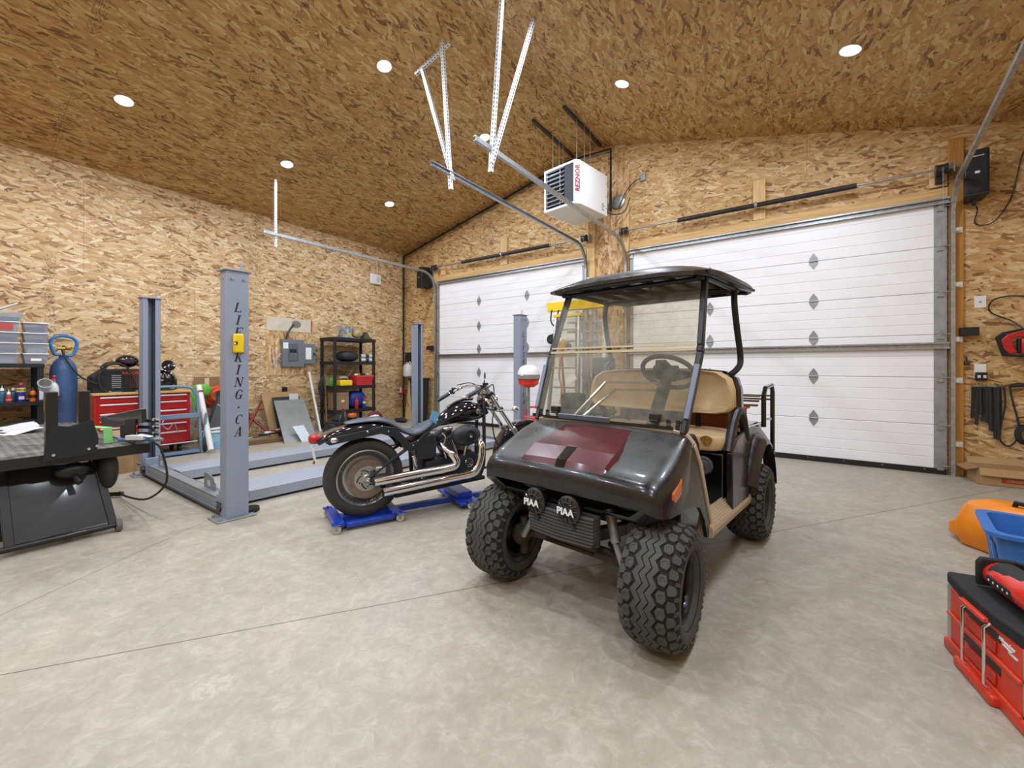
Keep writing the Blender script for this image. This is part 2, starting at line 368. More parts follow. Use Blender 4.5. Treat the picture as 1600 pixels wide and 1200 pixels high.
# ---------------- overhead doors ----------------
SEAMS = [0.06, .55, 1.08, 1.56, 2.03, 2.54, 3.06]
def overhead_door(i, x0, x1, hinges, stile_r, stile_l):
    y = YB-.055
    root = MB()
    root.bb(x0, x1, YB-.02, YB-.001, .03, 3.055)
    d = tag(root.build('door_%d' % i, M['door_white']), kind='structure')
    for a, b in zip(SEAMS[:-1], SEAMS[1:]):
        z0, z1 = a+.002, b-.002; pr = [(YB-.02, z0), (y+.004, z0), (y, z0+.006)]
        n = 4
        for q in range(1, n):
            z = z0+(z1-z0)*q/n; pr += [(y, z-.006), (y+.006, z-.001), (y+.006, z+.001), (y, z+.006)]
        pr += [(y, z1-.006), (y+.004, z1), (YB-.02, z1)]
        m = MB(); m.prism(pr, 'x', x0, x1); m.build('door_section', M['door_white'], d, smooth=20)
    m = MB()
    for a, b in zip(SEAMS[:-1], SEAMS[1:]):
        m.bb(x1-stile_r, x1+.003, y-.004, y-.0005, a+.004, b-.004); m.bb(x0-.003, x0+stile_l, y-.004, y-.0005, a+.004, b-.004)
    m.build('end_stile', M['galv_dull'], d)
    m = MB()
    for z in (1.435, 3.035):
        m.bb(x0, x1+.02, y-.045, y, z-.028, z-.022); m.bb(x0, x1+.02, y-.045, y, z+.022, z+.028); m.bb(x0, x1+.02, y-.012, y-.002, z-.028, z+.028)
        m.bb(x0, x1+.02, y-.047, y-.042, z-.036, z-.018); m.bb(x0, x1+.02, y-.047, y-.042, z+.018, z+.036)
    m.build('strut', M['galv'], d)
    m = MB(); m.bb(x0, x1, y-.012, y+.03, .0, .065)
    for q in range(10): m.m = 1; xx = x0+(q+.5)*(x1-x0)/10; m.cyl((xx, y-.012, .045), (xx, y-.016, .045), .006, n=8)
    m.build('bottom_seal', [M['black'], M['galv']], d)
    for hx in hinges:
        for z in SEAMS[1:-1]:
            m = MB(); m.prism([(hx, z-.105), (hx+.045, z-.035), (hx+.045, z-.004), (hx-.045, z-.004), (hx-.045, z-.035)], 'y', y-.005, y-.001)
            m.prism([(hx, z+.105), (hx+.045, z+.035), (hx+.045, z+.004), (hx-.045, z+.004), (hx-.045, z+.035)], 'y', y-.005, y-.001)
            m.cyl((hx-.048, y-.010, z), (hx+.048, y-.010, z), .008, n=8)
            for s_ in (-.055, .055): m.cyl((hx, y-.003, z+s_), (hx, y-.010, z+s_), .006, n=6)
            m.build('hinge', M['galv_dull'], d)
    for hx, sg in ((x1-stile_r*.5, 1), (x0+stile_l*.5, -1)):
        for z in SEAMS[1:-1]+[.1, 2.98]:
            m = MB(); m.prism([(hx-.028, z-.05), (hx+.028, z-.05), (hx+.02, z+.0), (hx, z+.06), (hx-.02, z)], 'y', y-.022, y-.004)
            m.cyl((hx, y-.022, z), (hx+sg*(.04+.5*stile_r), y-.022, z), .006, n=8); m.build('roller_bracket', M['galv'], d)
    return d
overhead_door(1, -6.63, -3.12, (-5.46, -4.29), .03, .05)
overhead_door(2, -2.31, 1.262, (-1.14, .07), .10, .05)
# ---------------- door tracks ----------------
def sweep_yz(path, x, prof):
    P = [Vector((x, p[0], p[1])) for p in path]; rings = []
    for i, p in enumerate(P):
        t = (P[min(i+1, len(P)-1)]-P[max(i-1, 0)]).normalized(); nrm = V(1, 0, 0).cross(t)
        rings.append([p+V(a, 0, 0)+nrm*b for a, b in prof])
    return rings
def track(x, ztop, yend, label, rise=0.0, side=1, zflat=None):
    r = .38; y0 = YB-.085
    t = thing('door_track', label, 'door track', (0, 0, 0), group=None)
    zf = ztop-r
    path = [(y0, .0), (y0, zf)]+[(y0-r+r*math.cos(a), zf+r*math.sin(a)) for a in [k*PI/2/10 for k in range(1, 10)]]
    path2 = [(y0-r*(1-math.sin(math.radians(0))), ztop)]
    pf = [(-.018, .022), (.018, .022), (.018, .018), (-.014, .018), (-.014, -.018), (.018, -.018), (.018, -.022), (-.018, -.022)]
    pf = [(a*side, b) for a, b in pf]
    m = MB(); m.loft(sweep_yz(path[:2], x, pf)); m.build('vertical_track', M['galv'], t)
    m = MB(); m.loft(sweep_yz([path[1]]+path[2:]+[(y0-r, ztop)], x, pf)); m.build('curved_track', M['galv'], t, smooth=50)
    m = MB(); m.loft(sweep_yz([(y0-r, ztop), (yend, ztop+rise)], x, pf)); m.build('horizontal_track', M['galv'], t)
    for z in (.35, 1.05, 1.5, 2.1, 2.7):
        m = MB(); m.bb(x-.02+side*.03, x+.02+side*.03, y0+.0, YB-.04, z-.02, z+.02); m.bb(x+side*.02, x+side*.085, YB-.045, YB-.038, z-.03, z+.03); m.cyl((x+side*.06, YB-.045, z), (x+side*.06, YB-.055, z), .01, n=8); m.build('track_bracket', M['galv_bright'], t)
    return t
def slotted(m, a, b, face=(0, -1, 0)):      # punched angle iron with rows of slots (material 1)
    a = Vector(a); b = Vector(b); d = (b-a); L = d.length; d.normalize(); f = Vector(face); f = (f-d*f.dot(d)).normalized(); s_ = d.cross(f)
    m.m = 0; m.bar(a, b, .034, .003, f); m.bar(a+s_*.017-f*.016, b+s_*.017-f*.016, .003, .034, f)
    m.m = 1; q = .03
    while q < L-.02:
        p = a+d*q
        for sg in (1, -1): m.bar(p+f*(.0017*sg), p+d*.02+f*(.0017*sg), .010, .001, f)
        pp = p+s_*(.0187)-f*.016; m.bar(pp, pp+d*.02, .001, .012, f)
        q += .042
    m.m = 0
def hanger(t, segs, face=(0, -1, 0)):
    for a, b in segs:
        m = MB(); slotted(m, a, b, face); m.build('hanger', [M['galv_bright'], M['steel_dark']], t)
t = track(-6.68, 3.24, 2.95, 'galvanised door track nearest the left wall, held by one short slotted hanger', side=-1)
hanger(t, [((-6.70, 3.12, 3.05), (-6.70, 3.12, ceil_z(-6.7)))])
t = track(-3.07, 3.24, 2.94, 'galvanised track right of the far door, two slotted hangers crossing at its end', side=1)
hanger(t, [((-3.05, 3.18, 3.06), (-3.34, 3.34, ceil_z(-3.34))), ((-3.04, 3.20, 3.16), (-3.74, 3.40, ceil_z(-3.74)))])
m = MB(); slotted(m, (-3.84, 3.40, ceil_z(-3.84)-.03), (-3.28, 3.40, ceil_z(-3.28)-.03), (0, -1, 0)); m.build('ceiling_angle', [M['galv_bright'], M['steel_dark']], t)
t = track(-2.37, 3.20, 2.78, 'galvanised track at the left of the near door, passing in front of the heater', side=-1)
hanger(t, [((-2.36, 2.98, 2.98), (-2.36, 3.16, ceil_z(-2.36))), ((-2.35, 2.98, 3.06), (-2.30, 3.62, ceil_z(-2.30)))])
t = track(1.305, 3.22, 4.2, 'galvanised door track rising at the right end of the near door', rise=.44, side=1)
hanger(t, [((1.31, 4.3, 3.60), (1.31, 4.3, ceil_z(1.31)))])
# ---------------- torsion springs ----------------
def spring(x0, x1, s0, s1, z, label):
    t = thing('torsion_spring', label, 'door spring'); y = YB-.14
    m = MB(); m.cyl((x0, y, z), (x1, y, z), .0125, n=12); m.build('shaft', M['galv'], t)
    mid = (s0+s1)/2-.02
    for a, b in ((s0, mid-.02), (mid+.02, s1)):
        m = MB(); k = int((b-a)/.012)
        pr = []
        for i in range(k+1): h = (b-a)*i/k; pr += [(.030, h), (.034, h+.006)]
        m.lathe([(.013, 0)]+pr+[(.013, (b-a)+.004)], (a, y, z), (1, 0, 0), 14); m.build('spring_coil', M['steel_dark'], t)
        for e in (a, b): m = MB(); m.cyl((e-.02, y, z), (e+.02, y, z), .030, n=12); m.build('cone', M['galv_dull'], t)
    m = MB(); m.bb(mid-.012, mid+.012, y, YB-.04, z-.04, z+.04); m.lathe([(.02, -.015), (.045, -.015), (.045, .015), (.02, .015)], (mid, y, z), (1, 0, 0), 16); m.build('centre_bracket', M['galv'], t)
    for e, s_ in ((x0+.09, 1), (x1-.09, -1)):
        m = MB(); m.lathe([(.02, -.05), (.058, -.05), (.058, -.045), (.050, -.04), (.050, .03), (.058, .035), (.058, .045), (.02, .05)], (e, y, z), (1, 0, 0), 20); m.build('cable_drum', M['steel_dark'], t)
        m = MB(); m.bb(e-s_*.09-.006, e-s_*.09+.006, y-.04, YB-.04, z-.06, z+.06); m.build('bearing_plate', M['galv'], t)
        m = MB(); m.tube([(e, y-.05, z), (e-s_*.04, YB-.10, .15)], .002, 6); m.build('lift_cable', M['galv_dull'], t)
    return t
spring(-2.46, 1.30, -1.56, .48, 3.37, 'black coiled spring on a shaft over the near white overhead door')
spring(-6.74, -2.98, -5.85, -3.75, 3.37, 'black coiled spring on a shaft over the far white overhead door')
# ---------------- downlights ----------------
proto = None
LX, LY = (-6.27, -4.02, -1.85, .33), (-2.3, -.5, 1.3, 3.1, 4.95)
names_r = {4.95: 'nearest the door wall', 3.1: 'in the middle row', 1.3: 'in the row nearer the camera', -.5: 'above the camera', -2.3: 'behind the camera'}
names_c = {-6.27: 'left-wall side', -4.02: 'left of the roof ridge', -1.85: 'right of the roof ridge', .33: 'right-wall side'}
for x in LX:
    for y in LY:
        z = ceil_z(x); tilt = math.atan(.227) if x < RIDGE_X else -math.atan(.25)
        if proto is None:
            p = thing('ceiling_downlight', 'x', 'ceiling light')
            m = MB(); m.lathe([(.068, -.001), (.085, -.001), (.088, -.006), (.084, -.010), (.072, -.006), (.068, -.001)], n=28, loop=True); m.build('trim_ring', M['white'], p)
            m = MB(); m.lathe([(.001, -.007), (.070, -.007), (.070, -.002), (.001, -.002)], n=28); m.build('lens', M['lampglow'], p)
            ld = bpy.data.lights.new('downlight', 'AREA'); ld.shape = 'DISK'; ld.size = .13; ld.energy = LAMP_W; ld.color = (.80, .89, 1.0)
            lo = bpy.data.objects.new('lamp', ld); COL.objects.link(lo); lo.parent = p; lo.location = (0, 0, -.012)
            proto = p; o = p
        else: o = copy_tree(proto)
        o.location = (x, y, z); o.rotation_euler = (0, -tilt, 0)
        o['label'] = 'round white recessed ceiling light, %s, %s' % (names_r[y], names_c[x]); o['category'] = 'ceiling light'; o['group'] = 'recessed downlights in the sloped ceiling'
# ---------------- unit heater under the ceiling ----------------
M['heat_w'] = mat('heater_white', 'e9e9ea', 0.35); M['fin'] = mat('heater_core', '3a3e46', 0.35, .4, var=.5, vs=60)
M['redtxt'] = mat('red_print', '9c1c2c', .5)
t = thing('unit_heater', 'white box heater with louvres hung below the ceiling beside the near door track', 'heater', (-2.735, 5.455, 3.57), math.radians(-9))
W_, D_, H_ = .58, .80, .64
m = MB(); m.bb(-W_, .04, .06, D_, 0, H_); m.build('cabinet', M['heat_w'], t, bev=.008)
m = MB(); m.prism([(-W_, .02), (-.03, .02), (-.03, -.01), (0, -.01), (.04, .061), (-W_, .061)], 'z', 0, H_); m.build('front_corner', M['heat_w'], t, bev=.003)
m = MB(); m.bb(-W_, -.03, -.01, .02, 0, .035); m.bb(-W_, -.03, -.01, .02, H_-.035, H_); m.bb(-W_, -W_+.03, -.01, .02, .035, H_-.035); m.build('bezel', M['heat_w'], t, bev=.003)
m = MB(); m.bb(-W_+.03, -.03, .012, .022, .035, H_-.035); m.build('heat_exchanger', M['fin'], t)
m = MB(); m.bb(-.20, -.03, .0, .012, .035, H_-.035); m.build('side_screen', mat('screen', '343840', .7, var=.5, vs=90), t)
for i in range(9):
    z = .065+i*.064; m = MB(); m.prism([(-.012, z), (.014, z+.03), (.014, z+.034), (-.016, z+.004)], 'x', -W_+.035, -.21); m.build('louvre', M['galv_dull'], t)
for x in (-W_+.05, -W_+.3): m = MB(); m.bb(x, x+.006, -.008, .0, .04, H_-.04); m.build('louvre_rod', M['galv_dull'], t)
text_mesh('lettering', 'REZNOR', .092, M['redtxt'], t, face_m((.0230, .0238, .37), (0, 0, 1), (-.04, -.07, 0)), ext=.0012, bold=.0045, space=1.1)
m = MB()
for z, w_ in ((.16, .05), (.13, .07), (.10, .04), (.07, .06)): m.bb(.04, .041, D_-.16, D_-.16+w_, z, z+.012)
m.build('rating_label', M['steel_dark'], t)
for y in (.62, .62): pass
for z in (.12, .3, .5): m = MB(); m.cyl((.04, D_-.04, z), (.044, D_-.04, z), .008, n=8); m.build('screw', M['steel_dark'], t)
m = MB(); m.cyl((-.28, D_-.02, .16), (-.1, 1.16, .30), .055, n=20); m.build('flue_pipe', M['galv'], t)
m = MB(); m.tube(smoothpath([(-.03, D_, .10), (.10, D_+.12, .05), (.22, D_+.22, .10), (.30, D_+.24, .30)]), .009, 8); m.build('gas_connector', M['steel_dark'], t)
for x, y in ((-.50, .10), (-.50, .26), (-.50, .36), (-.05, .10), (-.05, .30), (-.05, .45)):
    m = MB(); wp = t.matrix_basis; wx_ = -2.70+x; zt = ceil_z(wx_)-3.57-.045
    m.cyl((x, y, H_), (x, y, zt), .005, n=8); m.build('hanger_rod', M['galv'], t)
for x, y0, y1 in ((-3.30, 5.20, 6.5), (-2.80, 5.22, 6.5)):
    o = MB(); z = ceil_z(x+.02); tl = -.227 if x > RIDGE_X else .227
    o.bb(x-.02, x+.02, y0, y1, z-.058, z-.018); o = o.build('unistrut', M['steel_dark']); tag(o, 'dark steel channel on the ceiling above the heater, ' + ('left one of the pair' if x < -3 else 'right one of the pair'), 'steel channel', 'steel channels above the heater')
# flue collar and wires on the wall behind the heater
m = MB(); m.lathe([(.03, 0), (.11, 0), (.11, -.012), (.06, -.03), (.03, -.03)], (-2.52, YB-.04, 3.90), (0, 1, 0), 24)
o = m.build('flue_collar', M['galv']); tag(o, 'shiny metal flue collar on the wall behind the heater', 'flue collar')
t = thing('junction_box', 'small metal junction box with loose cable on the wall right of the heater', 'junction box', (-2.12, YB-.03, 4.2))
m = MB(); m.bb(-.045, .045, -.01, .03, -.055, .055); m.build('box', M['galv'], t, bev=.004)
m = MB(); m.tube(smoothpath([(-.03, -.01, -.02), (-.10, -.04, -.05), (-.22, -.04, -.14), (-.34, -.05, -.34), (-.38, -.06, -.44)]), .008, 8); m.build('cable', M['steel_dark'], t)
# black gas pipe
pz = lambda x: ceil_z(x)-.07
m = MB(); m.tube([(-7.72, 6.50, 0.02), (-7.72, 6.50, pz(-7.72)-.1)], .021, 12); m.tube([(-7.72, 6.50, pz(-7.72)-.1), (-7.70, 6.50, pz(-7.72))], .023, 12)
m.tube([(-7.72, 6.50, pz(-7.72)-.02), (-3.35, 6.50, pz(-3.35))], .021, 12); m.tube([(-3.35, 6.50, pz(-3.35)), (-2.62, 6.50, pz(-3.35)-.02), (-2.62, 6.50, 3.75)], .018, 12)
for x in (-7.0, -6.0, -5.0, -4.0): m.tube([(x-.03, 6.5, pz(x-.03)), (x+.03, 6.5, pz(x+.03))], .027, 12)
for z in (1.6, 3.0): m.tube([(-7.72, 6.5, z), (-7.72, 6.5, z+.06)], .028, 12)
for x in (-6.5, -4.5): m.m = 1; m.bb(x-.01, x+.01, 6.5, YB-.003, pz(x)-.01, pz(x)+.01)
o = m.build('gas_pipe', [M['blackm'], M['galv']]); tag(o, 'black gas pipe up the far corner and along the roof slope', 'pipe')
# ---------------- left wall fixtures ----------------
o = MB(); o.bb(WL, WL+.012, 3.49, 4.32, 1.04, 2.09); struct(o, 'trim_14', M['osb_board'], smooth=0)
m = MB(); m.bb(WL+.012, WL+.018, 3.49, 4.32, 1.85, 2.09); m.m = 1; m.bb(WL+.012, WL+.019, 4.30, 4.32, 1.86, 2.09); m.m = 2; m.ell((WL+.018, 4.02, 1.99), (.004, .09, .07), 14, 8)
struct(m, 'trim_15', [mat('white_board', 'd8cdb8', .6, var=.15, vs=8), M['red'], mat('foam_smear', '8e8778', .8, var=.4, vs=40)])
t = thing('breaker_panel', 'grey electrical breaker panel with open door on the left wall', 'breaker panel', (WL+.012, 3.73, 1.20))
pg = mat('panel_grey', '6f757d', .45)
m = MB(); m.bb(0, .09, 0, .40, 0, .50); m.build('enclosure', pg, t, bev=.004)
m = MB(); m.bb(.09, .095, .10, .28, .10, .42); m.build('breaker_bay', mat('panel_dark', '5a6067', .5), t, bev=.002)
for i in range(6):
    for j in (0, 1): m = MB(); m.bb(.095, .103, .125+j*.065, .18+j*.065, .12+i*.035, .148+i*.035); m.build('breaker', M['black'] if (i > 3) else pg, t)
m = MB(); m.bb(.088, .093, .39, .61, .06, .43); d = m.build('door', pg, t, bev=.002)
m = MB(); m.bb(.0935, .094, .42, .53, .14, .36); m.build('circuit_list', M['paper'], d)
m = MB(); m.bb(.0905, .0915, .01, .10, .33, .44); m.build('label', M['paper'], t)
m = MB(); m.bb(.093, .10, .57, .60, .22, .26); m.build('latch', M['black'], d)
m = MB(); m.tube(smoothpath([(.04, .08, .5), (.05, .10, .58), (.05, .16, .70), (.01, .24, .78)]), .016, 10); m.build('feed_conduit', M['steel_dark'], t)
m = MB()
for i in range(5): m.m = i % 2; m.tube(smoothpath([(.03, .02, .25-i*.04), (.05, -.08-.01*i, .16), (.03, -.16+.02*i, .02-.01*i), (.04, -.20+.03*i, .28+.02*i)]), .004, 6)
m.build('loose_wires', [M['white'], mat('copper_wire', 'b5613a', .4)], t)
t = thing('gas_detector', 'small white vented detector box high on the left wall under the door track', 'detector', (WL, 5.62, 3.02))
m = MB(); m.bb(0, .06, 0, .27, 0, .22); m.build('housing', M['white'], t, bev=.02)
for i in range(5): m = MB(); m.bar((.061, .15, .05+i*.026), (.061, .22, .065+i*.026), .003, .012, (1, 0, 0)); m.build('vent_slot', M['steel_dark'], t)
m = MB(); m.tube([(.02, .19, .22), (.01, .19, .6)], .005, 6); m.build('wire', M['white'], t)
t = thing('wall_outlet', 'dark wall outlet low on the left wall above the leaning boards', 'outlet', (WL, 3.81, .78))
m = MB(); m.bb(0, .025, -.045, .045, -.05, .05); m.build('plate', M['blackm'], t, bev=.004)
m = MB(); m.bb(.025, .03, -.02, .02, -.035, .035); m.build('receptacle', M['black'], t, bev=.002)
# ---------------- door-wall fixtures ----------------
def speaker(x, z, w_, h, label, rz):
    t = thing('loudspeaker', label, 'speaker', (x, YB-.02, z), rz)
    m = MB(); m.prism([(-w_/2, -.26), (w_/2, -.26), (w_/2-.02, 0), (-w_/2+.02, 0)], 'z', -h/2, h/2); m.build('cabinet', M['black'], t, bev=.012)
    m = MB(); m.bb(-w_/2+.018, w_/2-.018, -.268, -.26, -h/2+.03, h/2-.03); m.build('grille', M['blackm'], t, bev=.004)
    m = MB(); m.bb(-w_/2+.03, w_/2-.04, -.270, -.268, h/2-.075, h/2-.068); m.build('trim_line', M['galv_bright'], t)
    m = MB(); m.bb(-.015, .02, -.271, -.268, -.012, .012); m.build('badge', M['galv_bright'], t)
    m = MB(); m.bar((0, -.12, -h/2), (0, -.06, -h/2-.05), .03, .01); m.bar((0, -.12, h/2), (0, -.02, h/2+.03), .03, .01); m.build('bracket', M['steel_dark'], t)
    return t
s1 = speaker(1.47, 3.22, .18, .48, 'black loudspeaker on the wall right of the near door', math.radians(-6))
m = MB(); m.tube(smoothpath([(1.44, YB-.12, 2.98), (1.50, YB-.04, 2.90), (1.49, YB-.02, 2.75), (1.62, YB-.02, 2.74), (1.74, YB-.02, 2.95), (1.78, YB-.02, 3.15), (1.83, YB-.02, 3.42), (1.9, YB-.02, 3.43)]), .006, 6)
o = m.build('speaker_cable', M['black']); tag(o, 'thin black cable looping on the wall from the right loudspeaker', 'cable')
speaker(-6.92, 3.18, .26, .44, 'black loudspeaker in the far corner left of the far door', math.radians(-20))
t = thing('limit_switch', 'small black switch on a board by the right end of the near door shaft', 'switch', (1.20, YB-.05, 3.28))
m = MB(); m.bb(-.03, .03, -.05, 0, -.045, .045); m.build('body', M['black'], t, bev=.004); m = MB(); m.bar((.03, -.03, -.03), (.14, -.04, -.01), .01, .01); m.build('lever', M['black'], t)
def latch(x0, x1, z, label):
    m = MB(); m.bb(x0, x1, YB-.11, YB-.04, z-.045, z+.045); m.m = 1; m.cyl((x0+.03, YB-.112, z), (x0+.03, YB-.108, z), .008, n=8)
    o = m.build('door_lock', [M['black'], M['steel_dark']], bev=.004); tag(o, label, 'door lock')
latch(1.36, 1.50, 1.58, 'flat black box on the wall at the right edge of the near door')
latch(-6.94, -6.74, 1.62, 'flat black box on the wall at the left edge of the far door')
t = thing('wall_outlet', 'white blank outlet plate on the wall right of the near door', 'outlet', (1.53, YB, 1.90))
m = MB(); m.bb(-.045, .045, -.008, 0, -.065, .065); m.build('plate', M['white'], t, bev=.003); m = MB(); m.cyl((0, -.008, 0), (0, -.010, 0), .012, n=12); m.build('socket', M['galv'], t)
t = thing('wall_outlet', 'white outlet plate with black plugged-in charger, above the hanging straps', 'outlet', (1.53, YB, 1.17))
m = MB(); m.bb(-.045, .045, -.008, 0, -.06, .06); m.build('plate', M['white'], t, bev=.003)
m = MB(); m.bb(-.042, .045, -.05, -.008, -.115, -.03); m.build('charger', M['black'], t, bev=.006)
for a_ in (-.03, .012): m = MB(); m.bb(a_, a_+.022, -.052, -.05, -.09, -.06); m.build('charger_label', M['galv_bright'], t)
m = MB(); m.cyl((1.425, YB-.05, 1.24), (1.425, YB, 1.24), .022, n=12); m.tube([(1.425, YB-.03, 1.26), (1.42, YB-.03, 1.31)], .008, 6)
o = m.build('air_coupling', M['steel_dark'], bev=.003); tag(o, 'small dark round coupling on the wall beside the right door post', 'air coupling')
# bungee straps on a row of nails
t = thing('strap_rack', 'row of nails on the wall holding black rubber straps', 'rack', (1.46, YB, 1.01))
for i in range(12): m = MB(); m.tube([(i*.028, 0, 0), (i*.028, -.05, .008)], .0025, 6); m.build('nail', M['galv'], t)
spos = [(0.01, .34), (.035, .41), (.06, .30), (.085, .37), (.11, .38), (.13, .46), (.15, .47), (.17, .55), (.19, .56), (.205, .55)]
for i, (x, L) in enumerate(spos):
    m = MB(); y = YB-.02-.008*(i % 3)-.006; xx = 1.46+x
    m.tube(smoothpath([(xx, y, .985), (xx+.004*(i % 2), y, .985-L*.5), (xx+.012*((i % 3)-1)*.5, y, .985-L)]), .0145, 8, sx=.7)
    m.m = 1; m.tube([(xx, y, .985), (xx+.005, y-.01, 1.0), (xx, y-.012, 1.02), (xx-.006, y-.004, 1.015)], .003, 6); m.tube([(xx, y, .985-L), (xx+.008, y, .97-L), (xx+.002, y, .955-L)], .003, 6)
    o = m.build('rubber_strap', [M['rubber'], M['galv']]); tag(o, 'black rubber strap, %s on the nail row' % ['leftmost', 'second from the left', 'third from the left', 'fourth from the left', 'fifth from the left', 'fifth from the right', 'fourth from the right', 'third from the right', 'second from the right', 'rightmost straight one'][i], 'strap', 'rubber straps hanging on the nail row')
m = MB(); m.tube(smoothpath([(1.69, YB-.04, .99), (1.70, YB-.04, .8), (1.66, YB-.04, .5), (1.68, YB-.04, .40), (1.73, YB-.04, .37), (1.78, YB-.04, .45), (1.79, YB-.04, .62), (1.75, YB-.04, .85), (1.73, YB-.04, 1.0)]), .008, 8)
o = m.build('looped_cord', M['rubber']); tag(o, 'long black cord hanging in a loop right of the rubber straps', 'cord')
m = MB(); m.tube([(1.73, YB-.05, 1.0), (1.79, YB-.05, 1.015), (1.86, YB-.05, 1.01)], [.018, .024, .018], 10)
o = m.build('strap_roll', M['rubber']); tag(o, 'black strap roll lying sideways at the right end of the nail row', 'strap roll')
m = MB()
for i in range(6): m.tube([(1.84+.07*(1-.08*i)*math.cos(a), YB-.03-.008*i, .50+(.10-.006*i)*math.sin(a)) for a in [2*PI*k/20 for k in range(20)]], .007, 6, closed=True)
m.tube(smoothpath([(1.80, YB-.05, .60), (1.78, YB-.05, .66), (1.84, YB-.05, .68), (1.9, YB-.05, .66)]), .007, 6)
o = m.build('cable_coil', M['rubber']); tag(o, 'coiled black cable hanging low on the wall at the right', 'cable coil')
# red handheld tool with battery on the wall
t = thing('band_saw', 'red and black cordless saw hanging on the wall above the straps', 'power tool', (1.79, YB-.09, 1.46))
m = MB(); m.prism([(-.14, .02), (-.10, .07), (.06, .12), (.10, .09), (.10, .02), (.0, .045), (-.06, .03), (-.05, -.06), (-.02, -.11), (-.08, -.13), (-.12, -.07)], 'y', -.035, .035); m.build('body', M['red'], t, bev=.01)
m = MB(); m.prism([(-.17, .05), (-.12, .10), (.05, .145), (.05, .125), (-.10, .075), (-.135, .01), (-.09, -.13), (.09, -.15), (.10, -.17), (-.12, -.15)], 'y', -.03, .03); m.build('frame', M['blackm'], t, bev=.005)
m = MB(); m.bb(0, .10, -.04, .04, -.13, .03); m.build('battery', M['red'], t, bev=.012)
m = MB(); m.bb(-.02, .0, -.03, .03, -.12, .03); m.build('handle', M['blackm'], t, bev=.008)
m = MB(); m.tube(smoothpath([(1.80, YB-.10, 1.60), (1.74, YB-.05, 1.68), (1.62, YB-.03, 1.76), (1.585, YB-.03, 1.83), (1.62, YB-.03, 1.91), (1.72, YB-.03, 1.94), (1.82, YB-.03, 1.93), (1.9, YB-.03, 1.90)]), .007, 6)
o = m.build('power_cable', M['black']); tag(o, 'black cord curving on the wall above the red saw', 'cord')
# cardboard box on the floor by the right wall post
t = thing('cardboard_box', 'open cardboard box lettered ORIGINAL on the floor at the right wall', 'box', (1.43, 6.22, 0), math.radians(3))
m = MB(); m.bb(0, .46, 0, .006, 0, .17); m.bb(0, .46, .30, .306, 0, .17); m.bb(0, .006, 0, .306, 0, .17); m.bb(.454, .46, 0, .306, 0, .17); m.bb(0, .46, 0, .306, 0, .006); m.build('body', M['card'], t)
m = MB(); m.bar((.23, 0, .17), (.23, -.03, .10), .45, .004, (0, -1, 0)); m.build('flap', M['card'], t)
m = MB(); m.bar((.0, .15, .17), (-.09, .15, .14), .29, .004); m.build('flap', M['card2'], t)
m = MB(); m.bar((.23, .306, .17), (.23, .36, .23), .45, .004, (0, -1, 0)); m.build('flap', M['card'], t)
m = MB(); m.bb(.16, .40, -.0015, -.0005, .035, .085); m.build('red_band', mat('print_red', 'a2382c', .7), t)
text_mesh('lettering', 'ORIGINAL', .036, M['card'], t, face_m((.28, -.002, .06), (1, 0, 0), (0, 0, 1)), bold=.001)
# ---------------- four-post lift ----------------
STROKES = {  # heavy italic serif capitals: (x0,y0,x1,y1,width) strokes in a unit cell, and arcs
 'L': [(.2, 0, .2, 1, .2), (.05, .03, .8, .03, .07), (.05, .97, .4, .97, .06), (.8, 0, .8, .25, .06)],
 'I': [(.4, 0, .4, 1, .2), (.2, .03, .6, .03, .06), (.2, .97, .6, .97, .06)],
 'F': [(.2, 0, .2, 1, .2), (.05, .97, .8, .97, .07), (.05, .03, .4, .03, .06), (.2, .52, .6, .52, .06), (.8, .78, .8, 1, .06), (.6, .4, .6, .64, .05)],
 'T': [(.4, 0, .4, 1, .2), (.05, .97, .8, .97, .07), (.25, .03, .6, .03, .06), (.06, .78, .06, 1, .06), (.8, .78, .8, 1, .06)],
 'K': [(.2, 0, .2, 1, .2), (.05, .03, .38, .03, .06), (.05, .97, .38, .97, .06), (.28, .45, .75, .97, .08), (.38, .56, .75, .03, .19), (.6, .03, .9, .03, .06), (.58, .97, .9, .97, .06)],
 'N': [(.15, 0, .15, 1, .08), (.15, .97, .75, .03, .2), (.78, 0, .78, 1, .08), (0, .03, .3, .03, .06), (0, .97, .25, .97, .06), (.62, .97, .92, .97, .06)],
 'A': [(.1, .03, .45, 1, .08), (.45, 1, .7, .03, .2), (.2, .32, .62, .32, .06), (0, .03, .25, .03, .06), (.5, .03, .88, .03, .06)],
 '.': [(.34, .45, .52, .45, .17)],
}
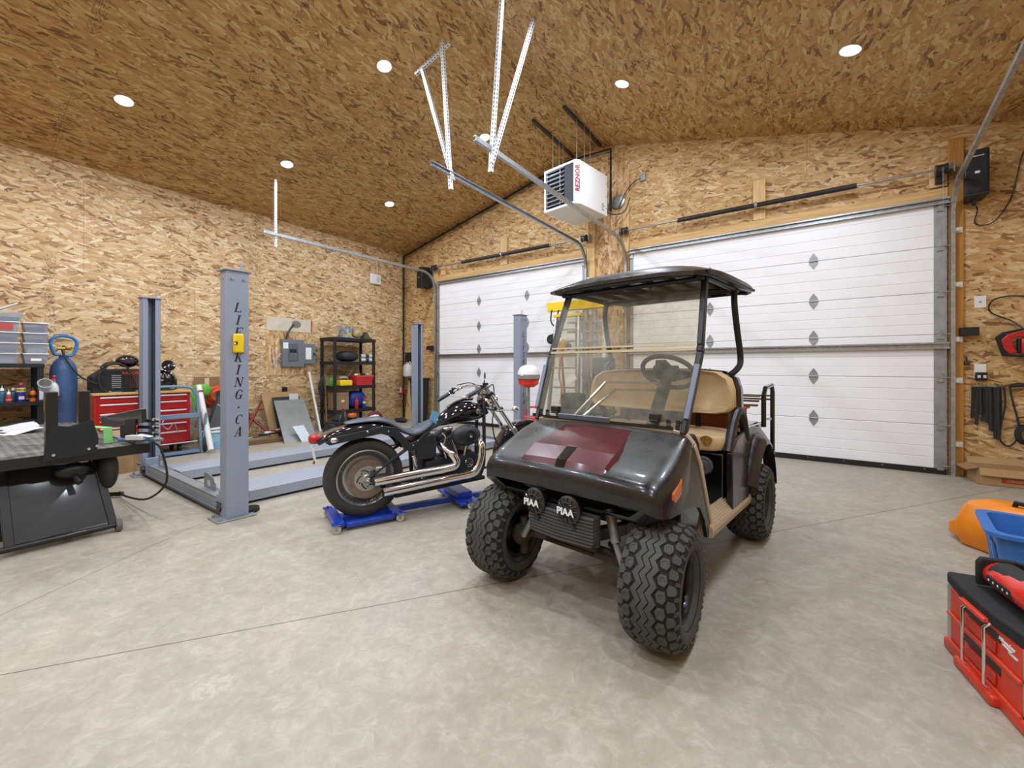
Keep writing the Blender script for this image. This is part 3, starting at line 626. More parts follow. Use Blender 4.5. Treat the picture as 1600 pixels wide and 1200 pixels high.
def letters(m, s, o, right, up, h, pitch, step):
    r = Vector(right); u = Vector(up); o = Vector(o); n = r.cross(u)
    sh = lambda x, y: o0+r*((x-.4)*h*.8+(y-.5)*.22*h)+u*((y-.5)*h)+n*.0012
    for i, ch in enumerate(s):
        o0 = o-u*(pitch*i)
        if ch in 'CG':
            ring = [[], []]
            for k in range(19):
                a = math.radians(45+k*15); wd = .05+.09*max(0, -math.cos(a))+.015
                ring[0].append(sh(.45+(.38)*math.cos(a), .5+.5*math.sin(a))); ring[1].append(sh(.45+(.38-wd*1.35)*math.cos(a), .5+(.5-.07)*math.sin(a)))
            m.loft([ring[0], ring[1]], closed=False, cap=False)
            st = [(.74, .68, .74, .98, .05)]+([(.72, .05, .72, .42, .18), (.5, .42, .9, .42, .06)] if ch == 'G' else [])
        else: st = STROKES[ch]
        for x0, y0, x1, y1, wd in st:
            dx, dy = x1-x0, y1-y0; L = math.hypot(dx, dy); px, py = (-dy/L*wd/2, dx/L*wd/2)
            if abs(dy) > abs(dx)*.4: px, py = (wd/2, 0)
            m.add([sh(x0-px, y0-py), sh(x0+px, y0+py), sh(x1+px, y1+py), sh(x1-px, y1-py)], [(0, 1, 2, 3)])
LIFT = thing('car_lift', 'grey four-post car lift lettered down its posts, parked low behind the motorcycle', 'car lift', (-4.715, 3.27, 0), math.radians(-.5))
ink = mat('lift_lettering', '17181c', .5)
HX, HY, PH = 1.12, 1.825, 1.955
def post(sx, sy):
    m = MB(); x0 = sx*HX; dx, dy, tk = .12, .155, .006
    xo, xi = x0+sx*dx/2, x0-sx*dx/2
    def bx(a, b, c, d, e=0.012, f=PH): m.bb(min(a, b), max(a, b), min(c, d), max(c, d), e, f)
    yc = sy*HY
    bx(xo, xo-sx*tk, yc-dy/2, yc+dy/2); bx(xo-sx*tk, xi, yc-dy/2, yc-dy/2+tk); bx(xo-sx*tk, xi, yc+dy/2-tk, yc+dy/2)
    bx(xi+sx*tk, xi, yc-dy/2, yc-dy/2+.045); bx(xi+sx*tk, xi, yc+dy/2-.045, yc+dy/2)
    p = m.build('post', M['lift'], LIFT, bev=.002)
    m = MB(); m.bb(x0-.10, x0+.10, yc-.15, yc+.12, 0, .012)
    for a, b in ((-.07, -.12), (.07, -.12), (-.07, .09)): m.cyl((x0+a, yc+b, .012), (x0+a, yc+b, .035), .011, n=6)
    m.build('base_plate', M['galv_dull'], p, bev=.002)
    m = MB(); m.bb(x0-.075, x0+.075, yc-.095, yc+.095, PH, PH+.010); m.cyl((x0-sx*.01, yc+.05, PH-.05), (x0-sx*.01, yc+.05, PH+.085), .008, n=8); m.cyl((x0-sx*.01, yc+.05, PH+.01), (x0-sx*.01, yc+.05, PH+.025), .015, n=6)
    m.build('top_plate', M['lift'], p, bev=.002)
    m = MB()
    for y in (-.04, .04): m.cyl((xo, yc+y, PH-.06), (xo+sx*.012, yc+y, PH-.06), .011, n=6)
    m.cyl((x0, yc-dy/2, PH-.06), (x0, yc-dy/2-.01, PH-.06), .008, n=6); m.build('bolt', M['galv'], p)
    # latch ladder inside the channel
    m = MB(); yl = yc-.045
    m.bb(x0-sx*.02-.004, x0-sx*.02+.004, yl-.028, yl-.020, .1, PH-.02); m.bb(x0-sx*.02-.004, x0-sx*.02+.004, yl+.020, yl+.028, .1, PH-.02)
    for i in range(17): z = .14+i*.1; m.bb(x0-sx*.02-.005, x0-sx*.02+.005, yl-.028, yl+.028, z, z+.028)
    m.build('latch_ladder', M['lift'], p)
    m = MB(); m.cyl((x0, yc+.02, .05), (x0, yc+.02, PH), .005, n=8); m.build('cable', M['steel_dark'], p)
    if sx > 0:
        m = MB(); letters(m, 'LIFTKING.CA', (xo, yc+.005, PH-.285), (0, 1, 0), (0, 0, 1), .075, .0985, 0)
        me = m.build('lettering', ink, p, smooth=0)
    return p
posts = {(a, b): post(a, b) for a in (-1, 1) for b in (-1, 1)}
def runway(x0, x1, nm):
    m = MB(); y0, y1 = -1.74, 1.66
    m.bb(x0, x1, y0, y1, .098, .112); m.bb(x0, x0+.012, y0, y1, .022, .098); m.bb(x1-.012, x1, y0, y1, .022, .098)
    m.bb(x0+.15, x0+.16, y0, y1, .022, .098); m.bb(x0, x1, y0, y0+.01, .022, .098); m.bb(x0, x1, y1-.01, y1, .022, .098)
    r = m.build('runway', M['lift_run'], LIFT, bev=.003)
    xs = x1-.30
    m = MB(); m.prism([(xs-.12, .112), (xs+.14, .112), (xs+.14, .19), (xs+.10, .235), (xs-.02, .255), (xs-.12, .255)], 'y', y0-.075, y0-.068)
    m.bb(xs-.12, xs+.14, y0-.075, y0, .105, .112); m.build('wheel_stop', M['lift_stop'], r, bev=.001)
    m = MB(); m.bb(xs-.04, xs+.03, y0-.0762, y0-.0752, .15, .20); m.build('stop_label', M['galv_bright'], r)
M['lift_run'] = mat('lift_runway', 'a9aebb', .45, .1, var=.12, vs=120, c2='8d93a1'); M['lift_stop'] = mat('lift_stop', '9aa0a6', .4, .4)
runway(.39, .86, 'a'); runway(-.92, -.45, 'b')
for sy in (-1, 1):
    m = MB(); yc = sy*HY; y0 = yc-sy*.06 if sy < 0 else yc-.06
    m.bb(-HX+.03, HX-.03, yc-.05, yc-.042, .03, .125); m.bb(-HX+.03, HX-.03, yc+.042, yc+.05, .03, .125); m.bb(-HX+.03, HX-.03, yc-.05, yc+.05, .117, .125)
    m.bb(-HX+.05, HX-.05, yc-.075, yc-.05, .03, .036)
    c = m.build('crossbeam', M['lift_stop'], LIFT, bev=.002)
    for sx in (-1, 1):
        m = MB(); x = sx*(HX-.11); m.bb(x-.03, x+.03, yc-.062, yc+.062, .03, .20); m.bb(x-.045, x+.045, yc-.07, yc-.062, .12, .17); m.build('carriage', M['lift'], c, bev=.003)
        m = MB(); m.cyl((x+sx*.04, yc-.09, .075), (x+sx*.04, yc-.06, .075), .035, n=18); m.cyl((x+sx*.05, yc-.1, .13), (x+sx*.13, yc-.1, .13), .007, n=8); m.build('pulley', M['steel_dark'], c)
    m = MB(); m.tube([(-HX+.08, yc-.085, .05), (HX-.08, yc-.085, .05)], .004, 6); m.build('cable', M['steel_dark'], c)
for o_ in list(bpy.data.objects):      # the lift stands a little out of square
    q = o_
    while q.parent: q = q.parent
    if q is LIFT and o_.type == 'MESH':
        for v_ in o_.data.vertices: v_.co.x += .07*v_.co.y
# yellow stud level stuck on the near post
def lw(p): return LIFT.matrix_basis @ Vector(p) if False else (Matrix.Translation(LIFT.location) @ Matrix.Rotation(math.radians(-.5), 4, 'Z')) @ Vector((p[0]+.07*p[1], p[1], p[2]))
t = thing('magnetic_level', 'yellow block level stuck to the lettered face of the near lift post', 'level', lw((HX+.0615, -HY, 1.385)), math.radians(-4))
m = MB(); m.bb(0, .03, -.037, .037, -.075, .075); m.build('body', M['yellow'], t, bev=.012)
m = MB(); m.bb(.0352, .037, -.038, -.012, -.012, .012); m.build('vial_window', M['black'], t); m = MB(); m.bb(.036, .038, -.037, -.024, -.008, .004); m.build('vial', M['white'], t)
# two round rubber pads on the floor
for i, (u, v, lb) in enumerate(((364.5, 812, 'round black rubber pad on the floor touching the near lift post'), (391, 805, 'round black rubber pad on the floor, right of the other pad'))):
    p = flp(u, v-6, .0); t = thing('rubber_pad', lb, 'rubber pad', p, 0, 'rubber pads by the lift post')
    m = MB(); m.lathe([(.001, 0), (.062, 0), (.068, .008), (.066, .034), (.058, .036), (.056, .028), (.001, .028)], n=30); m.build('rim', M['rubber'], t)
    m = MB()
    for k in range(-4, 5):
        w_ = math.sqrt(max(0, .052**2-(k*.0115)**2))
        if w_ > .01: m.bb(-w_, w_, k*.0115-.003, k*.0115+.003, .028, .033)
    m.build('ribs', M['rubber'], t)
# ---------------- golf cart (local: x = its left side, y = rearward) ----------------
CART = thing('golf_cart', 'lifted black golf cart with beige seats, black roof and knobby tyres', 'golf cart', (-.97, 1.915, 0), math.radians(-6.3))
M['cart'] = NT('cart_black'); k = M['cart']; f = k.noise(k.obj(), 5, 6, .7)
gn = k.n('ShaderNodeNewGeometry'); sn_ = k.n('ShaderNodeSeparateXYZ'); k.set(sn_.inputs[0], gn.outputs['Normal'])
dust = k.math('MULTIPLY', k.math('MULTIPLY', k.math('SUBTRACT', sn_.outputs[2], .72, clamp=True), 3.6, clamp=True), k.math('ADD', k.math('MULTIPLY', f, .9), .1), clamp=True)
k.set(k.b.inputs['Base Color'], k.mix(dust, k.ramp(f, [(.35, srgb('101114')), (.8, srgb('26272a'))]), srgb('55544f'))); rr = k.n('ShaderNodeMapRange'); k.set(rr.inputs[0], f); rr.inputs[1].default_value = .3; rr.inputs[2].default_value = .75; rr.inputs[3].default_value = .14; rr.inputs[4].default_value = .42
k.set(k.b.inputs['Roughness'], k.math('ADD', rr.outputs[0], k.math('MULTIPLY', dust, .3))); k.b.inputs['Coat Weight'].default_value = .25; k.b.inputs['Coat Roughness'].default_value = .08; M['cart'] = k.mat
M['maroon'] = mat('maroon', '561620', .28, var=.35, vs=7, coat=.5); M['beige'] = mat('beige_vinyl', 'd3b68a', .5, var=.12, vs=5); M['trimb'] = mat('beige_trim', 'b8a78e', .45, .1)
M['frame'] = mat('frame_black', '232427', .4, .2); M['dirt'] = mat('dirty_metal', '4d4438', .8, .2, var=.4, vs=14)
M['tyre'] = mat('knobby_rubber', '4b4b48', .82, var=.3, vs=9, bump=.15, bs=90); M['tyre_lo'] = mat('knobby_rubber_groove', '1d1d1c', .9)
M['rim'] = mat('rim_black', '17171a', .3, .3, coat=.3)
def tyre_fn(R, W, rim):
    # cross-section: half width fraction s -> (axial, radius), with normals by difference
    hw = W/2
    pts = [(0, R), (.30*hw, R-.001), (.55*hw, R-.005), (.78*hw, R-.013), (.93*hw, R-.030), (1.0*hw, R-.052), (1.0*hw, R-.078), (.93*hw, rim+.018), (.80*hw, rim+.004), (.70*hw, rim)]
    L = [0]
    for a, b in zip(pts, pts[1:]): L.append(L[-1]+math.hypot(b[0]-a[0], b[1]-a[1]))
    def P(a, s, h=0):   # a angle, s signed arc length from the centre line
        q = abs(s); sg = 1 if s >= 0 else -1
        for i in range(len(L)-1):
            if q <= L[i+1] or i == len(L)-2: break
        t = min(1, (q-L[i])/(L[i+1]-L[i])); x0, r0 = pts[i]; x1, r1 = pts[i+1]
        n = Vector((-(r1-r0), x1-x0)).normalized(); x = x0+(x1-x0)*t+n.x*h; r = r0+(r1-r0)*t+n.y*h
        return V(sg*x, r*math.cos(a), r*math.sin(a))
    return P, L
def block(m, P, poly, h0, h1, inset=.0012, hollow=0):
    base = [P(a, s, h0) for a, s in poly]; ca = sum(p[0] for p in poly)/len(poly); cs = sum(p[1] for p in poly)/len(poly)
    top = [P(ca+(a-ca)*.90, cs+(s-cs)*.90, h1) for a, s in poly]
    if hollow:
        t2 = [P(ca+(a-ca)*.5, cs+(s-cs)*.5, h1) for a, s in poly]; t3 = [P(ca+(a-ca)*.42, cs+(s-cs)*.42, h1-.0025) for a, s in poly]
        m.loft([base, top, t2, t3])
    else: m.loft([base, top])
def cart_wheel(name, R, W, rim, loc, rz):
    e = bpy.data.objects.new(name, None); COL.objects.link(e); e.parent = CART; e.location = loc; e.rotation_euler = (0, 0, rz)
    Rc = R-.009; P, L = tyre_fn(Rc, W, rim)
    m = MB(); n = 96; ss = []
    for i in range(len(L)-1): ss += [L[i], (L[i]+L[i+1])/2]
    ss.append(L[-1]); full = [-q for q in reversed(ss)]+ss[1:]
    rings = [[P(2*PI*j/n, s) for j in range(n)] for s in full]
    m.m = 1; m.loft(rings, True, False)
    m.m = 0; N = 26; da = 2*PI/N; zig = .010
    # three zigzag centre ribs
    for off in (-.029, 0, .029):
        A = []; B = []; A2 = []; B2 = []
        for j in range(2*N):
            a = j*da/2; z = zig if j % 2 else -zig
            A.append(P(a, off+z-.0130, 0)); A2.append(P(a, off+z-.0118, .009)); B2.append(P(a, off+z+.0118, .009)); B.append(P(a, off+z+.0130, 0))
        m.loft([A, A2, B2, B], True, False)
    for sg in (-1, 1):
        for i in range(N):
            a = i*da+(0 if sg > 0 else da/2); c = sg*.067
            hexp = [(a-da*.36, c-.011), (a-da*.10, c-.021), (a+da*.32, c-.014), (a+da*.40, c+.009), (a+da*.08, c+.020), (a-da*.36, c+.013)]
            if sg < 0: hexp.reverse()
            block(m, P, hexp, 0, .010, hollow=1)
            c = sg*.100; sh = [(a+da*.14, c-.010), (a+da*.50, c-.015), (a+da*.84, c-.010), (a+da*.78, c+.016), (a+da*.50, c+.024), (a+da*.20, c+.016)]
            block(m, P, sh, 0, .009)
            if True:
                c = sg*.127; sh = [(a-da*.16, c-.010), (a+da*.14, c-.012), (a+da*.12, c+.018), (a-da*.14, c+.014)]
                block(m, P, sh, 0, .006)
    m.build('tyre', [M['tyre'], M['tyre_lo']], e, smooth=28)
    m = MB(); rings = [[P(2*PI*j/n, s, .0008) for j in range(n)] for s in [L[5]+(L[-1]-L[5])*q/6 for q in range(7)]]
    m.loft(rings, True, False); rings = [[P(2*PI*j/n, -s, .0008) for j in range(n)] for s in [L[5]+(L[-1]-L[5])*q/6 for q in range(7)]]; m.loft(rings, True, False)
    m.build('sidewall', M['tyre'], e)
    m = MB(); q = W*.36
    m.lathe([(rim+.003, q+.004), (rim-.004, q+.006), (rim-.010, q-.002), (rim-.014, q-.03), (rim-.030, q-.036), (rim-.034, q-.07), (rim-.045, q-.076), (.050, q-.06), (.045, q-.05), (.012, q-.05), (.001, q-.05),
             (.001, q-.07), (.05, q-.08), (rim-.04, q-.09), (rim-.02, -q), (rim+.003, -q-.004), (rim+.002, -q+.01), (rim-.01, -q+.02), (rim-.008, q-.02)], axis=(1, 0, 0), n=48, loop=True)
    m.build('rim', M['rim'], e, smooth=40)
    m = MB(); m.lathe([(.001, q-.02), (.022, q-.02), (.026, q-.028), (.028, q-.055), (.001, q-.055)], axis=(1, 0, 0), n=20); m.build('hub_cap', M['frame'], e)
    for i in range(4): a = PI/4+i*PI/2; m = MB(); m.cyl((q-.058, .038*math.cos(a), .038*math.sin(a)), (q-.040, .038*math.cos(a), .038*math.sin(a)), .008, n=6); m.build('lug_nut', M['galv_dull'], e)
    return e
w0 = cart_wheel('wheel', .262, .245, .138, (.462, 0, .262), math.radians(4))
for nm, loc, rz in (('wheel', (-.455, 0, .262), math.radians(4)+PI), ('wheel', (.475, 1.53, .262), 0), ('wheel', (-.475, 1.53, .262), PI)):
    c = copy_tree(w0, CART); c.location = loc; c.rotation_euler = (0, 0, rz)
# front cowl: stations along y
def arch(y, hw, zt, zb, rx=.10, rzv=.07, crown=.012, n=6):
    pts = [(-hw, y, zb), (-hw, y, zb+(zt-rzv-zb)*.5)]
    for i in range(n+1):
        a = PI-(PI/2)*i/n; pts.append((-(hw-rx)+rx*math.cos(a)*1.0, y, zt-rzv+rzv*math.sin(a)))
    for i in range(1, 8):
        x = -(hw-rx)+2*(hw-rx)*i/8; pts.append((x, y, zt+crown*(1-(x/(hw-rx))**2)))
    for i in range(n+1):
        a = PI/2-(PI/2)*i/n; pts.append(((hw-rx)+rx*math.cos(a), y, zt-rzv+rzv*math.sin(a)))
    pts += [(hw, y, zb+(zt-rzv-zb)*.5), (hw, y, zb)]
    return pts
m = MB()
st = [(-.150, .42, .640, .600, .10, .015), (-.148, .46, .668, .590, .10, .03), (-.138, .49, .692, .580, .10, .05), (-.11, .505, .715, .572, .10, .06), (-.05, .518, .742, .565, .10, .065), (.05, .522, .784, .562, .10, .07), (.17, .515, .836, .56, .09, .07), (.285, .49, .874, .56, .07, .06)]
R_ = [arch(y, hw, zt, zb, rx, rzv) for y, hw, zt, zb, rx, rzv in st]
m.loft(R_, closed=False, cap=False)
m.add(R_[0], [list(range(len(R_[0])))])
# underside of the nose
nb = len(R_[0]); low = [(p[0][0], p[0][1], p[0][2]) for p in R_]; lowr = [(p[-1][0], p[-1][1], p[-1][2]) for p in R_]
m.loft([low, [(x*.86, y+.03, z-.05) for x, y, z in low], [(x*.86, y+.03, z-.05) for x, y, z in lowr], lowr], closed=False, cap=False)
# side wings running down behind the front wheels
for sg in (-1, 1):
    w1 = [(.02, .57), (.285, .83), (.335, .72), (.475, .40), (.475, .345), (.41, .345), (.375, .44), (.30, .52), (.20, .555), (.10, .565)]
    m.loft([[(sg*(.522-.030*max(0, (z-.6)/.25)), y, z) for y, z in w1], [(sg*(.505-.030*max(0, (z-.6)/.25)), y, z) for y, z in w1]])
cowl = m.build('front_cowl', M['cart'], CART, smooth=50)
# inner wheel-arch liner (dark)
m = MB(); m.bb(-.42, .42, .30, .33, .36, .84); m.build('bulkhead', M['blackm'], CART)
# hood scoop
m = MB()
sc_r = []
for y, x, z, lift_ in ((-.128, .225, .700, .004), (-.110, .235, .712, .026), (-.02, .240, .748, .040), (-.005, .238, .756, .034), (.10, .222, .80, .022), (.235, .20, .856, .012)):
    sc_r.append([(-x-.03, y, z-.004), (-x, y, z+lift_), (-.03, y, z+lift_+.006), (.03, y, z+lift_+.006), (x, y, z+lift_), (x+.03, y, z-.004)])
m.loft(sc_r, closed=False, cap=False); m.add(sc_r[0], [list(range(6))]); sp = m.build('hood_scoop', M['maroon'], CART, smooth=20)
m = MB(); m.loft([[(x*.9, y-.0015, z+.0025) for x, y, z in (r[2], r[3])] for r in sc_r[0:4]], closed=False, cap=False); m.build('scoop_stripe', M['blackg'], sp, smooth=0)
# beige trim along the cowl edge
m = MB(); pth = [(-.515, .475, .40), (-.505, .345, .72), (-.490, .300, .82), (-.455, .290, .872), (-.40, .286, .882), (0, .286, .892), (.40, .286, .882), (.455, .290, .872), (.490, .300, .82), (.505, .345, .72), (.515, .475, .40)]
for a, b in zip(pth, pth[1:]): m.bar(a, b, .032, .022, (0, -.3, 1) if abs(a[0]) < .46 and abs(b[0]) < .46 else (1 if a[0] > 0 else -1, 0, .2))
m.build('cowl_trim', M['trimb'], CART, bev=.004)
# side markers
for sg in (-1, 1):
    m = MB(); m.prism([(-.05, .668), (.03, .70), (.045, .715), (.04, .645), (-.03, .625), (-.052, .64)], 'x', sg*.512, sg*.528); m.build('side_marker', mat('amber', 'c4601c', .25, coat=.4), CART, bev=.004)
# round driving lights with grille covers
blk = mat('light_cover', '131314', .35, coat=.3); wh = mat('light_logo', 'e6e6e6', .5)
for x in (-.115, .085):
    l = bpy.data.objects.new('driving_light', None); COL.objects.link(l); l.parent = CART; l.location = (x, -.165, .535)
    m = MB(); m.lathe([(.001, .06), (.03, .055), (.052, .025), (.064, 0), (.064, -.012), (.055, -.018), (.03, -.026), (.001, -.030)], axis=(0, 1, 0), n=28); m.build('light_body', blk, l)
    m = MB(); m.m = 0
    for i in range(6):
        a = i*PI/6; d = V(math.cos(a), 0, math.sin(a)); m.tube([d*.057+V(0, -.020, 0), d*.028+V(0, -.031, 0), V(0, -.035, 0), -d*.028+V(0, -.031, 0), -d*.057+V(0, -.020, 0)], .0028, 6)
    for r in (.018, .036): m.tube([(r*math.cos(a), -.035+r*.22, r*math.sin(a)) for a in [2*PI*k/24 for k in range(24)]], .0028, 6, closed=True)
    m.build('light_grille', blk, l)
    text_mesh('lettering', 'PIAA', .044, wh, l, face_m((0, -.0395, -.004), (1, 0, 0), (0, 0, 1)), bold=.0016)
    m = MB(); m.bb(-.012, .012, .0, .02, -.10, -.05); m.build('light_bracket', M['frame'], l)
# ribbed bumper
m = MB(); rg = []
for i in range(9):
    z = .375+i*.0155
    for dz, dd in ((0, 0), (.004, -.008), (.0115, -.008), (.0155, 0)):
        zz = z+dz; inset = .02*max(0, (.40-zz)/.03)
        rg.append([(-.175+inset, -.12, zz), (-.165+inset, -.150+dd, zz), (.01, -.165+dd, zz), (.205-inset, -.150+dd, zz), (.215-inset, -.12, zz)])
m.loft(rg, closed=False, cap=False); m.bb(-.17, .21, -.12, -.10, .375, .515)
bp = m.build('front_bumper', mat('bumper_grey', '4b4c4d', .7, var=.25, vs=12), CART, smooth=20)
for x in (-.10, .11): m = MB(); m.cyl((x, -.172, .455), (x, -.160, .455), .010, n=10); m.build('bumper_bolt', M['black'], bp)
# chassis, axle, springs
m = MB()
for x in (-.17, .17): m.bar((x, -.10, .42), (x, .2, .36), .04, .06); m.bar((x, .2, .36), (x, 1.9, .36), .04, .06)
m.bar((-.17, -.06, .45), (.17, -.06, .45), .05, .10); m.bar((-.2, .06, .50), (.2, .06, .50), .05, .12); m.bar((-.45, .5, .34), (.45, .5, .34), .04, .04); m.bar((-.45, 1.15, .34), (.45, 1.15, .34), .04, .04)
m.build('chassis', M['frame'], CART, bev=.004)
m = MB(); m.tube([(-.36, 0, .25), (-.2, .02, .30), (.2, .02, .30), (.36, 0, .25)], .022, 10); m.tube([(-.40, .05, .25), (.40, .05, .25)], .012, 8)
for sg in (-1, 1): m.ell((sg*.35, 0, .257), (.05, .06, .06), 14, 8); m.cyl((sg*.33, 0, .16), (sg*.33, 0, .36), .022)
m.build('front_axle', M['dirt'], CART)
for sg in (-1, 1):
    m = MB(); m.cyl((sg*.30, -.04, .27), (sg*.235, -.02, .40), .016); m.cyl((sg*.25, -.025, .38), (sg*.20, 0, .52), .024); m.build('shock_absorber', M['galv_dull'], CART)
    m = MB(); pth = [(sg*.14, -.03, .30), (sg*.30, .02, .26), (sg*.14, .12, .30)]; m.tube(pth, .014, 8); m.build('control_arm', M['dirt'], CART)
m = MB(); m.tube([(-.40, 1.53, .2575), (.40, 1.53, .2575)], .032, 12); m.ell((.05, 1.53, .27), (.12, .14, .13), 20, 12); m.bb(-.2, .2, 1.2, 1.4, .25, .42); m.build('rear_axle', M['dirt'], CART)
# floor and rockers
m = MB(); m.bb(-.47, .47, .42, 1.0, .365, .385); m.build('floor_mat', mat('floor_mat', '6d6a66', .8, var=.2), CART, bev=.004)
m = MB(); m.bb(.12, .19, .50, .56, .385, .43); m.build('pedal', M['black'], CART, bev=.004)
for sg in (-1, 1):
    m = MB(); pr = [(.46, .375)]
    for i in range(7): pr += [(.475+i*.009, .448-i*.010), (.480+i*.009, .449-i*.010), (.4825+i*.009, .442-i*.010)]
    pr += [(.540, .365), (.535, .335), (.46, .335)]
    a = [(sg*x, .44, z) for x, z in pr]; b = [(sg*x, 1.27, z-.02) for x, z in pr]; m.loft([a, b]); m.build('rocker_sill', M['trimb'], CART, smooth=20)
# seat base and rear body
m = MB(); m.bb(-.485, .485, .83, 1.15, .385, .69); m.build('seat_base', M['blackg'], CART, bev=.008)
m = MB(); m.lathe([(.001, -.012), (.028, -.012), (.034, -.008), (.046, -.010), (.054, -.004), (.056, 0)], (.375, .83, .61), (0, 1, 0), 28); m.build('filler_cap', M['galv_dull'] if False else mat('cap_grey', '4c4d50', .6), CART)
m = MB()
def quarter(x): return [(x, .835, .345), (x, .835, .70), (x, 1.00, .755), (x, 1.20, .785), (x, 1.45, .79), (x, 1.68, .755), (x, 1.86, .65), (x, 1.90, .56), (x, 1.85, .54)]+[(x, 1.53+.31*math.cos(a), .27+.30*math.sin(a)) for a in [math.radians(60+q*12) for q in range(8)]]+[(x, 1.21, .345)]
for sg in (-1, 1):
    a = quarter(sg*.50); b = [(sg*(.535 if p[2] < .72 else .515), p[1], p[2]) for p in a]; m.loft([a, b])
m.bb(-.50, .50, 1.15, 1.86, .66, .70); m.bb(-.50, .50, 1.83, 1.86, .5, .66)
m.build('rear_body', M['cart'], CART, bev=.006, smooth=40)
for sg in (-1, 1):
    m = MB(); rg = []
    for q in range(13):
        a = math.radians(8+q*12.5); c_, s_ = math.cos(a), math.sin(a); rr_ = .325; cy_, cz_ = 1.53, .27+.09*max(0,math.sin(a))
        rg.append([(sg*.50, cy_+(rr_+.045)*c_, cz_+(rr_+.055)*s_), (sg*.545, cy_+(rr_+.042)*c_, cz_+(rr_+.045)*s_), (sg*.580, cy_+(rr_+.02)*c_, cz_+(rr_+.01)*s_), (sg*.588, cy_+rr_*c_, cz_+(rr_-.02)*s_), (sg*.575, cy_+(rr_)*c_, cz_+(rr_-.015)*s_), (sg*.50, cy_+(rr_+.03)*c_, cz_+(rr_+.03)*s_)])
    m.loft(rg, True, True); m.build('fender_flare', M['cart'], CART, smooth=50)
# seat cushion with a tear
def cushion(name, x0, x1, y0, y1, z0, z1, ex, mt, rx=0):
    m = MB(); m.ell(((x0+x1)/2, (y0+y1)/2, (z0+z1)/2), ((x1-x0)/2, (y1-y0)/2, (z1-z0)/2), 40, 20, Matrix.Rotation(rx, 4, 'X'), ex); return m.build(name, mt, CART, smooth=60)
cs = cushion('seat_cushion', -.47, .49, .80, 1.22, .69, .80, .32, M['beige'])
m = MB(); m.T = Matrix.Translation((.40, .805, .765)) @ Matrix.Rotation(PI/2, 4, 'X'); m.prism([(.03*math.cos(a)*(1+.25*math.sin(3*a)), .028*math.sin(a)) for a in [2*PI*k/14 for k in range(14)]], 'z', -.004, .006); m.build('torn_foam', mat('foam', 'a5782b', .9, var=.5, vs=60), cs)
m = MB()
prf = [(0, 1), (.8, 1), (.95, .92), (1, .7), (.98, .2), (.9, -.3), (.86, -.8), (.7, -1), (0, -1)]
def backring(y, s):
    pts = []
    o_ = [(-.455, -.10), (-.45, 0), (-.43, .07), (-.37, .112), (-.25, .125), (0, .13), (.25, .125), (.37, .112), (.43, .07), (.45, 0), (.455, -.10), (.43, -.135), (.36, -.15), (0, -.155), (-.36, -.15), (-.43, -.135)]
    return [(x*s*1.10, y+(z*.12), 1.055+z*s*(1.0)) for x, z in o_]
m.loft([backring(1.02, .90), backring(.995, .96), backring(1.0, .99), backring(1.05, 1.01), backring(1.09, .99), backring(1.10, .93)])
m.T = Matrix.Identity(4)
sb = m.build('seat_backrest', M['beige'], CART, smooth=60)
m = MB(); m.loft([backring(1.095, 1.0), backring(1.10, 1.045), backring(1.15, 1.045), backring(1.17, .98)]); m.build('backrest_shell', M['blackg'], CART, smooth=50)
for x in (-.25, .05, .25): m = MB(); m.bar((x, 1.14, .70), (x, 1.13, .95), .035, .008, (0, 1, 0)); m.build('backrest_bracket', M['frame'], CART)
for sg in (-1, 1):   # hip rails
    m = MB(); pth = smoothpath([(sg*.505, .85, .70), (sg*.505, .94, .83), (sg*.505, 1.02, .90), (sg*.505, 1.10, .925), (sg*.505, 1.18, .89), (sg*.505, 1.24, .80), (sg*.505, 1.28, .72)], 5)
    m.tube(pth, .026, 10, sx=1.0); m.build('hip_rail', M['frame'], CART)
# windshield
WS = [(-.44, .285, .925), (-.465, .445, 1.30), (-.435, .60, 1.675)]
M['ws'] = thin_glass('tinted_windshield', (.90, .88, .80, 1), .13, (.42, .41, .36, 1))
def wsp(x, s):   # point on the windshield, s 0 bottom, 1 fold, 2 top
    i = 0 if s < 1 else 1; a = V(0, .275, .905) if i == 0 else V(0, .445, 1.30); b = V(0, .445, 1.30) if i == 0 else V(0, .60, 1.675); return a+(b-a)*(s-i)+V(x, 0, 0)
def sheet(m, outline, th=.004):
    f_ = [wsp(x, s) for x, s in outline]; nrm = V(0, -.92, .39)*th; b_ = [p+nrm for p in f_]; m.loft([f_, b_])
lo_out = [(-.46, .999), (-.452, .25)]+[(-.392-.06*math.cos(a), .16-.16*math.sin(a)) for a in [math.radians(q*15) for q in range(7)]]+[(.392+.06*math.sin(a), .16-.16*math.cos(a)) for a in [math.radians(q*15) for q in range(7)]]+[(.452, .25), (.46, .999)]
m = MB(); sheet(m, lo_out); wg = m.build('windshield_lower', M['ws'], CART, smooth=20)
m = MB(); sheet(m, [(-.46, 1.01), (.46, 1.01), (.435, 1.97), (-.435, 1.97)]); m.build('windshield_upper', M['ws'], CART, smooth=20)
m = MB()
m.bar(wsp(-.46, 1.0)+V(0, -.008, -.008), wsp(.46, 1.0)+V(0, -.008, -.008), .010, .014); m.bar(wsp(-.455, 1.0)+V(0, -.008, .018), wsp(.455, 1.0)+V(0, -.008, .018), .008, .010); m.build('fold_strip', mat('fold_strip', 'cfc3a2', .4), CART)
